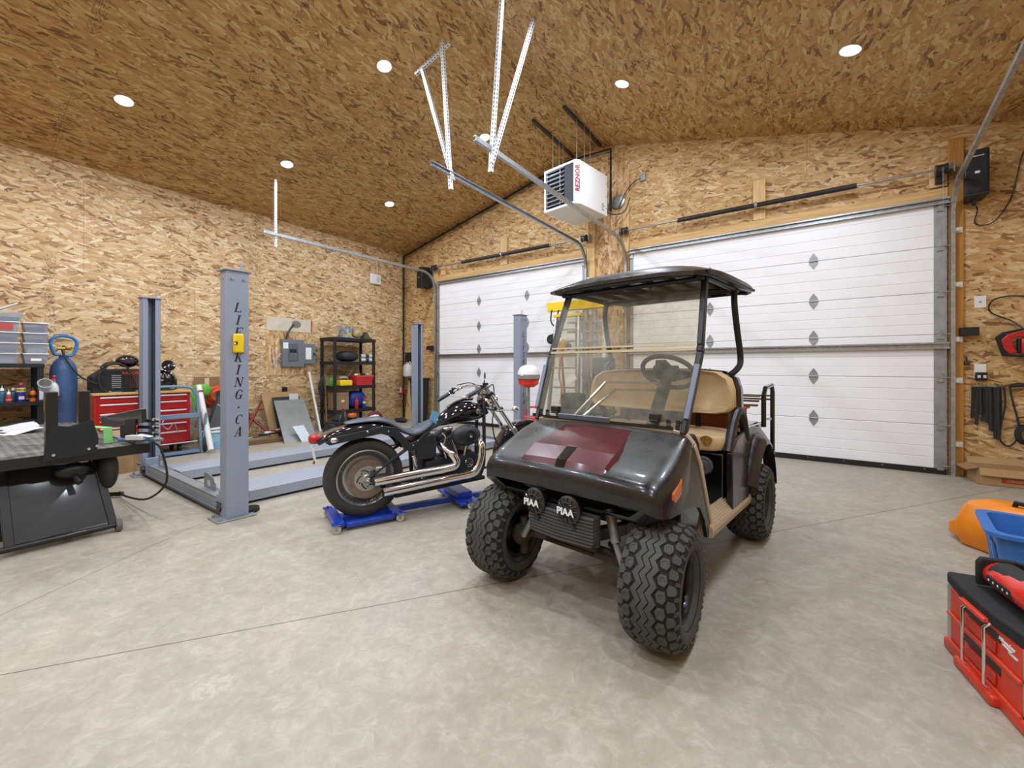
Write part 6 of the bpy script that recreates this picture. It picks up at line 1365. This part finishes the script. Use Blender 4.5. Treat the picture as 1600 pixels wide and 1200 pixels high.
# ---------------- tall shelf on the left wall and its load ----------------
S2 = thing('plastic_shelf', 'tall black plastic shelf against the left wall by the far corner', 'shelf', (-7.47, 4.90, 0))
SX, SY = .25, .46
for z in (.06, .37, .83, 1.30, 1.76):
    m = MB(); m.bb(-SX, SX, -SY, SY, z-.06, z)
    for i in range(9): y = -SY+.06+i*.1; m.m = 1; m.bb(-SX+.03, SX-.03, y, y+.012, z-.0005, z+.0005)
    m.build('shelf_board', [M['blackm'], M['black']], S2, bev=.006)
for x in (-SX+.03, SX-.03):
    for y in (-SY+.03, SY-.03): m = MB(); m.cyl((x, y, 0), (x, y, 1.72), .030, n=12); m.build('post', M['blackm'], S2)
X0, Y0 = -7.47, 4.90
t = thing('paint_tin_box', 'white printed box on top of the tall shelf', 'box', (-7.30, 4.62, 1.761))
m = MB(); m.bb(-.08, .08, 0, .19, 0, .22); m.build('box', mat('print_box', 'c4c8cc', .5, c2='4c5560', vs=12), t, bev=.003)
m = MB(); m.bb(.0805, .0815, .03, .16, .03, .07); m.build('band', mat('bandc', 'b7a43a', .5), t)
o = MB(); o.m = 0; o.ell((-7.30, 4.97, 1.87), (.10, .13, .10), 18, 10); o = o.build('snack_bag', mat('bag_purple', '8a5aa0', .4, c2='d6c84a', vs=7)); tag(o, 'purple and yellow bag lying on top of the tall shelf', 'bag')
m = MB(); m.prism([(5.08, 1.762), (5.28, 1.762), (5.22, 1.80), (5.15, 1.90)], 'x', -7.36, -7.22); o = m.build('tarp', mat('olive', '55553a', .7)); tag(o, 'small dark folded tarp on top of the tall shelf beside the purple bag', 'tarp')
m = MB(); m.ell((-7.40, 4.82, 1.405), (.17, .20, .105), 22, 12, ex=.75); o = m.build('tool_bag', mat('bag_black', '202329', .6)); tag(o, 'rounded black bag on the second shelf of the tall unit', 'bag')
for i, z in enumerate((1.335, 1.415)):
    m = MB(); m.cyl((-7.25, 5.02, z), (-7.25, 5.27, z), .034, n=18); m.m = 1; m.cyl((-7.25, 5.015, z), (-7.25, 5.02, z), .030, n=14); m.cyl((-7.25, 5.12, z), (-7.25, 5.20, z), .0345, n=18)
    o = m.build('foil_roll', [mat('silver_roll', 'c9cdd0', .4), M['steel_dark']]); tag(o, 'silver roll on the tall shelf, ' + ('lower of the two' if i == 0 else 'resting on the other roll'), 'roll', 'silver rolls on the tall shelf')
bottle('bottle', 'green bottle at the left end of the third shelf of the tall unit', 'bottle', (-7.42, 4.50, .831), .04, .17, C('5c9a3e'), C('4a8a34'), grp='bottles on the tall shelf')
t = thing('yellow_case', 'yellow plastic case on the third shelf of the tall unit', 'case', (-7.30, 4.70, .831))
m = MB(); m.bb(-.08, .08, -.13, .13, 0, .11); m.build('body', M['yellow'], t, bev=.02); m = MB(); m.tube([(.0, -.05, .11), (.0, -.04, .14), (.0, .04, .14), (.0, .05, .11)], .008, 8); m.build('handle', M['black'], t)
t = thing('red_basket', 'red plastic basket full of odds and ends on the third shelf of the tall unit', 'basket', (-7.32, 5.08, .831))
m = MB(); m.loft([[(-.11, -.17, 0), (.11, -.17, 0), (.11, .17, 0), (-.11, .17, 0)], [(-.14, -.20, .19), (.14, -.20, .19), (.14, .20, .19), (-.14, .20, .19)], [(-.13, -.19, .19), (.13, -.19, .19), (.13, .19, .19), (-.13, .19, .19)], [(-.10, -.16, .01), (.10, -.16, .01), (.10, .16, .01), (-.10, .16, .01)]])
bk = m.build('basket', mat('basket_red', 'c8262a', .4), t); m = MB(); m.bb(.145, .150, -.19, .19, .17, .195); m.build('rim', mat('basket_rim', 'd84048', .4), bk)
m = MB(); m.ell((0, 0, .15), (.12, .17, .05), 16, 8); m.build('contents', mat('junk', '5a4a3c', .8, var=.6, vs=30), t)
jn = [('brass_fitting', 'brass fitting on top of the red basket', M['yellow'], (-7.30, 5.02, 1.045), .022), ('tape_roll', 'pale roll lying on the left of the red basket', M['white'], (-7.28, 4.94, 1.04), .028), ('hose_fitting', 'dark fitting on the right of the red basket', M['steel_dark'], (-7.30, 5.12, 1.045), .028), ('cup_lid', 'white round lid at the right of the red basket', M['white'], (-7.30, 5.21, 1.045), .026)]
for nm, lb, mt, loc, r_ in jn: m = MB(); m.cyl((loc[0], loc[1]-r_, loc[2]), (loc[0], loc[1]+r_, loc[2]), r_*.8, n=14); o = m.build(nm, mt, bev=.003); tag(o, lb, 'fitting')
m = MB(); m.bar((-7.38, 4.78, .95), (-7.34, 4.90, 1.14), .05, .008); o = m.build('trowel', M['galv']); tag(o, 'steel blade tool standing between the yellow case and red basket', 'hand tool')
m = MB(); m.ell((-7.36, 4.72, .985), (.06, .09, .035), 14, 8); o = m.build('rag', mat('rag', 'c0b9b2', .8)); tag(o, 'pale rag lying on the yellow case', 'rag')
t = thing('cardboard_box', 'cardboard box on the fourth shelf of the tall unit', 'box', (-7.38, 4.62, .371))
m = MB(); m.bb(-.12, .12, -.14, .15, 0, .34); m.build('box', mat('box_tan', '94755a', .8, var=.12, vs=9), t, bev=.004); m = MB(); m.bb(.1205, .1215, -.01, .05, .15, .19); m.build('label', mat('lab_cream', 'e6d8b4', .6), t)
m = MB(); m.ell((-7.42, 5.02, .545), (.14, .19, .17), 20, 10, ex=.7); o = m.build('blue_bag', mat('bag_blue', '1c3f9c', .5, var=.3, vs=12)); tag(o, 'crumpled blue bag on the fourth shelf of the tall unit', 'bag')
bottle('bottle', 'red bottle on the fourth shelf of the tall unit', 'bottle', (-7.25, 4.93, .371), .036, .20, C('b01c20'), C('9a181c'), grp='bottles on the tall shelf')
bottle('spray_can', 'blue can with yellow band and red cap on the fourth shelf of the tall unit', 'spray can', (-7.24, 5.10, .371), .033, .19, C('27409c'), redc, band=(yel, .5, .72), grp='bottles on the tall shelf')
m = MB()
rr = random.Random(5)
for i in range(7):
    y = 4.33+.02*rr.random(); m.tube(smoothpath([(-7.42, y, 1.02), (-7.36+.05*rr.random(), y-.12*rr.random()-.02, .86), (-7.36, y-.10+.08*rr.random(), .66), (-7.40, y+.03, .55+.1*rr.random()), (-7.40, y+.04, .80)], 5), .010, 6)
o = m.build('cable_bundle', M['rubber']); tag(o, 'tangle of black cables hanging at the left side of the tall shelf', 'cable')
m = MB(); m.tube([(-7.30, 4.34, 0), (-7.40, 4.36, .95)], .016, 8); o = m.build('wood_stick', M['wood_dk']); tag(o, 'brown wooden pole standing at the left side of the tall shelf', 'pole')
# small engine machine behind the motorcycle
t = thing('snow_blower', 'grey and black engine machine with orange part behind the motorcycle seat', 'machine', (-6.45, 4.12, -.0), math.radians(20))
m = MB(); m.bb(-.22, .22, -.20, .20, .06, .28); m.ell((0, 0, .30), (.18, .16, .10), 20, 10); m.build('engine', M['blackm'], t, bev=.02)
m = MB(); m.tube(smoothpath([(.20, -.20, .12), (.22, -.22, .33), (.16, -.16, .45), (.02, -.02, .47), (-.10, .20, .42)], 6), .020, 10); m.tube(smoothpath([(.10, -.24, .12), (.14, -.24, .36), (.08, -.1, .44)], 6), .018, 8); m.build('frame', M['steel_dark'], t)
m = MB(); m.ell((.20, -.02, .38), (.05, .08, .04), 16, 8, ex=.6); m.build('orange_cover', mat('lens_orange', 'c8622c', .35), t)
for y in (-.24, .24): m = MB(); m.lathe([(.02, -.04), (.12, -.04), (.13, 0), (.12, .04), (.02, .04)], (-.05, y, .13), (0, 1, 0), 24, loop=True); m.build('wheel', M['rubber'], t)
t = thing('white_case', 'white flat case on dark boxes in front of the tall shelf', 'case', (-6.62, 4.85, .22), math.radians(10))
m = MB(); m.bar((-.05, -.16, .0), (-.05, .16, .04), .10, .05); m.build('lid', M['paper'], t, bev=.006)
m = MB(); m.bb(-.15, .12, -.2, .2, -.22, -.03); m.build('box', mat('dark_box', '3a332c', .8), t, bev=.006)
m = MB(); m.ell((-6.9, 5.10, .17), (.14, .17, .17), 16, 8); o = m.build('red_bag', mat('red_cloth', '7e2a24', .8, c2='46383a', vs=12)); tag(o, 'dark red bundle on the floor right of the tall shelf', 'bundle')
# ---------------- far corner ----------------
t = thing('jug', 'white plastic jug hanging on the far corner wall by the black pipe', 'jug', (-7.48, 6.42, .98))
m = MB(); m.lathe([(.001, 0), (.10, 0), (.105, .02), (.105, .22), (.08, .27), (.03, .29), (.03, .31), (.001, .31)], n=24); m.build('body', mat('jug_white', 'd3d2d4', .35), t)
m = MB(); m.tube([(.03, 0, .28), (.07, 0, .34), (.11, 0, .30), (.10, 0, .24)], .010, 8); m.build('handle', mat('jug_white2', 'd3d2d4', .35), t); m = MB(); m.bb(-.12, .12, .10, .17, -.01, .02); m.build('hanger', M['galv'], t)
t = thing('pump_unit', 'black wall-mounted pump above the white jug in the far corner', 'pump', (-7.46, 6.48, 1.31))
m = MB(); m.bb(-.12, .10, -.06, .10, 0, .22); m.ell((-.06, -.02, .15), (.06, .06, .06), 14, 8); m.build('body', M['black'], t, bev=.012); m = MB(); m.cyl((0, 0, 0), (0, 0, -.02), .03); m.build('outlet', M['steel_dark'], t)
m = MB(); m.bar((-7.42, 6.40, 0), (-7.42, 6.52, .96), .24, .02, (0, -1, 0)); o = m.build('plywood_board', M['pine_z']); tag(o, 'pale wood board standing below the white jug in the far corner', 'board')
m = MB(); m.tube(smoothpath([(-7.73, 6.42, 1.34), (-7.70, 6.42, 1.0), (-7.69, 6.42, .75), (-7.65, 6.40, .45), (-7.72, 6.2, .2), (-7.66, 6.1, .02)], 6), .006, 6); o = m.build('orange_cord', mat('cord_orange', 'd66a28', .5)); tag(o, 'orange extension cord hanging down the far corner', 'cord')
m = MB(); m.bb(-7.75, -7.63, 6.40, 6.48, .58, .68); m.m = 1; m.bb(-7.71, -7.67, 6.38, 6.40, .60, .72); o = m.build('cord_switch', [M['red'], M['paper']], bev=.004); tag(o, 'small red switch box on the cord in the far corner', 'switch')
m = MB(); m.tube(smoothpath([(-7.58, 6.40, 1.3), (-7.52, 6.32, .9), (-7.40, 6.3, .55), (-7.30, 6.28, .3)], 6), .006, 6); o = m.build('thin_cable', M['black']); tag(o, 'thin black cord crossing the jug in the far corner', 'cord')
t = thing('trash_bin', 'tall dark bin between the far lift post and the far door', 'bin', (-6.98, 6.32, 0))
m = MB(); m.loft([[(-.11, -.13, .0), (.11, -.13, .0), (.11, .13, .0), (-.11, .13, .0)], [(-.14, -.16, .92), (.14, -.16, .92), (.14, .16, .92), (-.14, .16, .92)]]); m.build('body', M['rubber'], t, bev=.01)
m = MB(); m.bb(-.155, .155, -.175, .175, .90, .95); m.build('rim', M['blackm'], t, bev=.006); m = MB(); m.bb(-.145, .145, -.165, -.155, .80, .81); m.build('stripe', mat('stripe_o', 'b8572a', .5), t)
m = MB(); m.ell((-7.15, 5.95, .05), (.20, .08, .05), 16, 8); o = m.build('black_bag', M['rubber']); tag(o, 'low black bag on the floor near the far corner', 'bag')
# ---------------- between the doors, seen through the windshield ----------------
LX_ = -3.36
t = thing('step_ladder', 'aluminium step ladder standing in front of the wall pier behind the golf cart', 'ladder', (-3.05, 5.72, 0))
for sx in (-1, 1):
    m = MB(); m.bar((sx*.27, -.12, 0), (sx*.20, .10, 1.98), .03, .075, (0, -1, 0)); m.build('rail', M['alu'], t, bev=.003)
    m = MB(); m.bar((sx*.27, .62, 0), (sx*.20, .16, 1.95), .025, .05, (0, -1, 0)); m.build('rear_rail', M['alu'], t, bev=.003)
for i in range(6):
    z = .28+i*.30; f_ = z/1.98; m = MB(); m.bb(-(.27-.07*f_), .27-.07*f_, -.12+.22*f_-.035, -.12+.22*f_+.045, z-.012, z+.012); m.build('step', M['alu'], t, bev=.002)
m = MB(); m.bb(-.24, .24, .05, .22, 1.98, 2.03); m.build('cap', M['yellow'], t, bev=.006)
t = thing('mast_hoist', 'grey steel mast lift with a yellow crossbeam against the wall pier', 'hoist', (-2.80, 6.17, 0))
for x in (-.26, -.10, .05): m = MB(); m.bb(x-.025, x+.025, -.03, .03, 0, 2.10); m.build('mast', M['galv_dull'], t, bev=.003)
m = MB(); m.cyl((.18, .05, .25), (.18, .05, 1.95), .035, n=14); m.build('cylinder', M['galv_bright'], t)
m = MB(); m.bb(-.80, .62, -.06, .06, 2.13, 2.28); m.build('crossbeam', M['yellow'], t, bev=.006)
for z in (1.6, 1.75, 1.9): m = MB(); m.bb(-.42, .20, -.05, -.035, z, z+.035); m.build('crossbar', M['galv'], t)
m = MB(); m.bb(-.32, .26, -.3, .2, 0, .06); m.bb(-.32, -.26, -.5, .2, 0, .07); m.build('base', M['steel_dark'], t, bev=.004)
m = MB(); m.tube(smoothpath([(-.70, -.07, 2.15), (-.70, -.10, 1.97), (-.63, -.10, 1.88), (-.59, -.09, 2.0), (-.57, -.07, 2.14)], 5), .012, 8); m.build('hook', M['rubber'], t)
t = thing('trimmer', 'yellow-orange power tool hanging with its cord on the step ladder', 'power tool', (-2.99, 5.59, 1.48))
m = MB(); m.tube([(.02, 0, .12), (-.02, -.02, 0), (-.05, -.02, -.08)], [.05, .045, .03], 12); m.build('body', mat('tool_yellow', 'd89a2a', .4), t); m = MB(); m.ell((.07, 0, .02), (.05, .04, .05), 14, 8); m.build('motor', M['black'], t)
m = MB(); m.tube(smoothpath([(-.04, -.03, -.08), (-.07, -.03, -.4), (-.03, -.03, -.6), (-.05, -.03, -.85)], 5), .016, 8); m.build('strap', mat('strap_or', 'c8843c', .5), t)
m = MB(); m.ell((-.09, .02, .12), (.05, .04, .05), 14, 8); m.build('white_cap', M['white'], t); m = MB(); m.ell((-.05, .12, .1), (.04, .13, .02), 10, 6); m.build('hook', M['galv'], t)
m = MB(); m.T = Matrix.Translation((-2.87, 5.57, 1.02)) @ Matrix.Rotation(-.5, 4, 'Y'); m.bb(-.09, .09, -.004, .0, -.05, .05); m.cyl((0, -.002, .05), (.0, .05, .12), .003); o = m.build('paper_tag', M['paper']); tag(o, 'white paper tag hanging from the tool on the step ladder', 'tag')
t = thing('folding_chair', 'dark padded chair back standing in front of the wall pier', 'chair', (-2.50, 5.92, 0), math.radians(10))
m = MB(); m.bb(-.17, .17, -.03, .03, 1.0, 1.34); m.build('backrest', M['rubber'], t, bev=.03); m = MB(); m.bb(-.19, .19, -.35, .03, .5, .56); m.build('seat', M['rubber'], t, bev=.02)
for x in (-.15, .15):
    for y in (-.3, .02): m = MB(); m.cyl((x, y, 0), (x, y if y < 0 else y+.0, 1.05 if y > 0 else .5), .014, n=8); m.build('leg', M['blackm'], t)
t = thing('blower', 'black cart-like machine in front of the wall pier under the step ladder tools', 'machine', (-2.75, 5.42, 0))
m = MB(); m.bb(-.22, .22, -.15, .15, .08, .60); m.bb(-.16, .16, -.1, .1, .6, .82); m.build('body', M['blackm'], t, bev=.03)
for x in (-.24, .24): m = MB(); m.lathe([(.01, -.03), (.10, -.03), (.11, 0), (.10, .03), (.01, .03)], (x, 0, .11), (1, 0, 0), 20, loop=True); m.build('wheel', M['rubber'], t)
m = MB(); m.cyl((-3.66, 6.35, 1.68), (-3.66, 6.44, 1.68), .085, n=24); m.m = 1; m.cyl((-3.66, 6.33, 1.68), (-3.66, 6.35, 1.68), .05, n=20); m.bb(-3.67, -3.65, 6.40, 6.545, 1.72, 1.78)
o = m.build('hanging_reel', [M['blackm'], M['steel_dark']]); tag(o, 'small dark round reel hanging in front of the far door beside the ladder', 'reel')
# helmet on red stand and red gas can
t = thing('red_stand', 'red and grey pedestal stool behind the golf cart windshield', 'stand', (-2.99, 4.60, 0))
m = MB(); m.lathe([(.001, 0), (.16, 0), (.16, .02), (.02, .04), (.02, .93), (.001, .93)], n=24); m.build('pole', M['galv'], t)
m = MB(); m.lathe([(.001, .93), (.07, .93), (.13, .97), (.135, 1.04), (.001, 1.04)], n=28); m.build('bowl', mat('stand_red', 'd8341c', .35, coat=.3), t); m = MB(); m.lathe([(.136, 1.02), (.142, 1.03), (.136, 1.045)], n=28); m.build('rim', M['red'], t)
t = thing('hard_hat', 'white hard hat resting on the red pedestal behind the cart', 'hard hat', (-2.99, 4.60, 1.042))
m = MB(); m.lathe([(.150, .005), (.148, .03), (.140, .09), (.115, .145), (.07, .175), (.001, .185), (.001, .178), (.07, .168), (.11, .138), (.134, .088), (.142, .03), (.142, .005)], n=36, loop=True); m.build('shell', M['white'], t, smooth=60)
m = MB(); m.lathe([(.149, .0), (.151, .0), (.151, .055), (.146, .055)], n=36, loop=True); m.build('band', mat('hat_grey', '8b8680', .5), t); m = MB(); m.bb(-.02, .02, -.16, -.138, .04, .07); m.build('badge', M['paper'], t)
t = thing('gas_can', 'red plastic gas can on a yellow box behind the golf cart', 'gas can', (-3.14, 4.95, .31))
m = MB(); m.bb(-.13, .13, -.07, .07, 0, .20); m.build('body', mat('can_red', 'd2261c', .35, coat=.3), t, bev=.03); m = MB(); m.tube(smoothpath([(-.11, 0, .18), (-.11, 0, .29), (-.04, 0, .32), (.06, 0, .31), (.11, 0, .19)], 5), .013, 8); m.build('handle', mat('can_red2', 'd2261c', .35), t)
m = MB(); m.cyl((.02, 0, .2), (.02, 0, .24), .025); m.build('cap', M['black'], t)
m = MB(); m.bb(-3.32, -2.96, 4.80, 5.10, 0, .309); o = m.build('yellow_box', mat('box_yel', 'd8a63a', .5), bev=.006); tag(o, 'yellow box on the floor under the red gas can', 'box')
# ---------------- right foreground ----------------
t = thing('tool_box', 'red two-drawer tool box with black top and metal bars at the right edge', 'tool box', (.49, 2.54, 0), math.radians(-79) )
# local: x along the front face (toward the camera), y = depth away from the front (to the right)
M['mred'] = mat('toolbox_red', 'd23a22', .38, var=.08, vs=6); L_ = .50; Dp = .36
m = MB(); m.bb(.03, L_-.03, .02, Dp, .03, .275); m.build('body', M['mred'], t, bev=.008)
m = MB(); pr = [(0, 0), (.10, -.012), (.15, -.02), (.35, -.02), (.40, -.012), (L_, 0), (L_, Dp), (0, Dp)]; m.prism(pr, 'z', .275, .325); tp = m.build('top_lid', M['blackm'], t, bev=.010)
m = MB()
for x in (.10, .25, .40): m.bb(x-.04, x+.04, .10, .13, .325, .332); m.bb(x-.05, x+.05, .24, .28, .325, .331)
for x0 in (.03,): m.bb(x0, x0+.44, .31, .34, .325, .333)
m.build('lid_cleats', M['black'], tp, bev=.002)
m = MB(); m.bb(0, L_, -.012, Dp, 0, .045); m.bb(.13, .37, -.035, 0, 0, .04); m.build('base', M['mred'], t, bev=.010)
for z0, z1 in ((.05, .155), (.165, .27)):
    m = MB(); m.bb(.035, L_-.035, -.002, .02, z0, z1); d = m.build('drawer', M['mred'], t, bev=.004)
    m = MB(); m.bb(.14, .36, -.0035, -.0015, z1-.045, z1-.018); m.build('grip_slot', M['black'], d)
    m = MB(); m.bb(.16, .34, -.010, -.002, z0+.012, z1-.05); m.build('drawer_panel', mat('drawer_red', 'c4331e', .45), d, bev=.006)
    m = MB(); m.bb(.03, L_-.03, -.012, -.002, z0-.008, z0+.004); m.build('drawer_edge', mat('drawer_rib', 'dc4a30', .4), d, bev=.002)
for x in (.022, L_-.022): m = MB(); m.bb(x-.018, x+.018, .0, .03, .045, .275); m.build('corner_post', M['alu'], t, bev=.004)
for x in (.20, .335):
    m = MB(); m.tube([(x, -.012, .04), (x, -.034, .06), (x, -.034, .262), (x, -.012, .285)], .0055, 10); m.build('lock_bar', M['chrome'], t)
m = MB(); m.bb(.17, .33, -.036, -.012, .275, .292); m.build('latch', M['mred'], t, bev=.005)
text_mesh('lettering', 'Milwaukee', .019, M['paper'], t, face_m((.392, -.0035, .245), (1, 0, 0), (0, 0, 1)), shear=.3, bold=.0006)
text_mesh('lettering', 'PACKOUT', .010, M['paper'], t, face_m((.425, -.0035, .222), (1, 0, 0), (0, 0, 1)), shear=.3, bold=.0004)
m = MB(); m.bar((.375, -.0035, .234), (.42, -.0035, .231), .003, .006, (0, -1, 0)); m.build('logo_stroke', M['paper'], t)
# radio / vacuum on top
RZ = .334
t = thing('cordless_vacuum', 'red and black cordless tool lying on the red tool box', 'power tool', (.635, 2.345, RZ), math.radians(-79)); t.scale = (.88, .88, .88)
m = MB()
def ovr(x, w_, h, zc): return [(x, w_*math.cos(a), zc+h*math.sin(a)) for a in [2*PI*k/20 for k in range(20)]]
m.loft([ovr(-.10, .055, .05, .06), ovr(-.085, .065, .058, .06), ovr(.0, .070, .060, .062), ovr(.10, .072, .062, .064), ovr(.16, .080, .072, .075), ovr(.24, .080, .072, .075), ovr(.27, .070, .062, .075)]); m.build('body', mat('tool_red', 'd92f20', .3, coat=.3), t, smooth=50)
m = MB(); m.loft([[(x, y, z+.004) for x, y, z in ovr(q, .062, .058, .066)][1:10] for q in (-.06, 0, .10, .14)], closed=False, cap=False); m.loft([[(x, y, z+.0) for x, y, z in ovr(q, .062, .058, .060)][1:10] for q in (-.06, 0, .10, .14)], closed=False, cap=False)
m.build('rubber_grip', mat('grip_black', '1f2022', .7, bump=.6, bs=300), t)
m = MB(); m.bb(-.04, .13, -.074, -.062, .045, .075); kp = m.build('control_strip', M['black'], t, bev=.003)
for i in range(5): m = MB(); m.bb(-.025+i*.03, -.018+i*.03, -.0755, -.0738, .055, .063); m.build('button', M['white'], kp)
m = MB(); m.cyl((.265, 0, .078), (.285, 0, .078), .058, n=28); m.build('end_cap', M['black'], t, bev=.004); m = MB(); m.lathe([(.044, 0), (.05, 0), (.05, .004), (.044, .004)], (.284, 0, .078), (1, 0, 0), 28, loop=True); m.build('end_ring', M['chrome'], t)
m = MB(); m.prism([(-.075, 0), (.075, 0), (.075, .10), (.06, .125), (-.06, .125), (-.075, .10)], 'x', -.125, -.10); m.build('bumper_frame', M['blackm'], t, bev=.008)
m = MB(); m.bb(-.12, .06, .07, .085, .09, .12); m.build('carry_handle', M['blackm'], t, bev=.005)
# blue tub
t = thing('blue_tub', 'blue open plastic tub between the orange case and the red tool box', 'tub', (1.09, 3.24, 0), math.radians(-8))
M['tub'] = mat('tub_blue', '3a78c8', .35, var=.08, vs=4)
def rr_(w_, d_, r, z): return [(sx*(w_-r)+r*math.cos(a), sy*(d_-r)+r*math.sin(a), z) for sx, sy, a0 in ((1, 1, 0), (-1, 1, 90), (-1, -1, 180), (1, -1, 270)) for a in [math.radians(a0+18*k) for k in range(6)]]
m = MB(); m.loft([rr_(.25, .17, .05, 0), rr_(.30, .215, .06, .36), rr_(.335, .25, .07, .362), rr_(.335, .25, .07, .38), rr_(.293, .208, .055, .38), rr_(.245, .165, .045, .012)], cap=True); m.build('shell', M['tub'], t, smooth=40)
for i, (x, y) in enumerate(((-.278, 0), (-.278, -.1), (-.278, .1))): m = MB(); m.loft([[(x+.018, y-.025, .02), (x+.018, y+.025, .02), (x-.018, y+.03, .30), (x-.018, y-.03, .30)], [(x+.006, y-.022, .02), (x+.006, y+.022, .02), (x-.026, y+.026, .30), (x-.026, y-.026, .30)]]); m.build('rib', M['tub'], t, bev=.003)
# orange chainsaw case
t = thing('chainsaw_case', 'orange plastic chainsaw case lying on the floor behind the blue tub', 'case', (1.12, 4.02, 0), math.radians(-38)); t.scale = (1, 1, 1.15)
M['oc'] = mat('case_orange', 'ef8a12', .4, var=.08, vs=5)
oc = [(-.30, 0), (-.26, -.16), (-.10, -.20), (.25, -.20), (.38, -.12), (.38, .16), (.20, .20), (-.12, .18), (-.26, .12)]
m = MB(); m.loft([[(x*.9, y*.85, 0) for x, y in oc], [(x, y, .08) for x, y in oc], [(x*1.0, y*1.0, .13) for x, y in oc], [(x*.88, y*.75, .24) for x, y in oc], [(x*.72+.04, y*.5, .27) for x, y in oc]]); m.build('shell', M['oc'], t, bev=.018, seg=3)
m = MB(); m.tube([(-.02, -.05, .26), (-.01, -.055, .295), (.12, -.055, .295), (.13, -.05, .26)], .014, 10); m.build('handle', M['blackm'], t)
m = MB(); m.bb(-.04, .15, -.09, .0, .258, .272); m.build('handle_recess', M['oc'], t, bev=.005)
m = MB(); m.bar((.02, -.20, .09), (.02, -.178, .16), .05, .03, (1, 0, 0)); m.build('latch', M['black'], t, bev=.004)
m = MB(); m.loft([[(-.34, -.06, .03), (-.34, .04, .03), (-.34, .04, .10), (-.34, -.06, .10)], [(-.26, -.10, .02), (-.26, .08, .02), (-.26, .08, .15), (-.26, -.10, .15)]]); m.build('nose', M['oc'], t, bev=.012)
# red tube frame at the right edge
m = MB(); m.tube(smoothpath([(1.78, 5.75, .02), (1.72, 5.72, .10), (1.70, 5.70, .20), (1.76, 5.72, .27), (1.84, 5.74, .25)], 6), .014, 8); m.m = 1; m.tube(smoothpath([(1.62, 5.4, .01), (1.70, 5.45, .10), (1.66, 5.5, .16), (1.80, 5.6, .12), (1.85, 5.6, .03)], 6), .010, 8)
o = m.build('hand_truck', [M['red'], M['black']]); tag(o, 'red tube frame with black hose at the far right wall', 'hand truck')
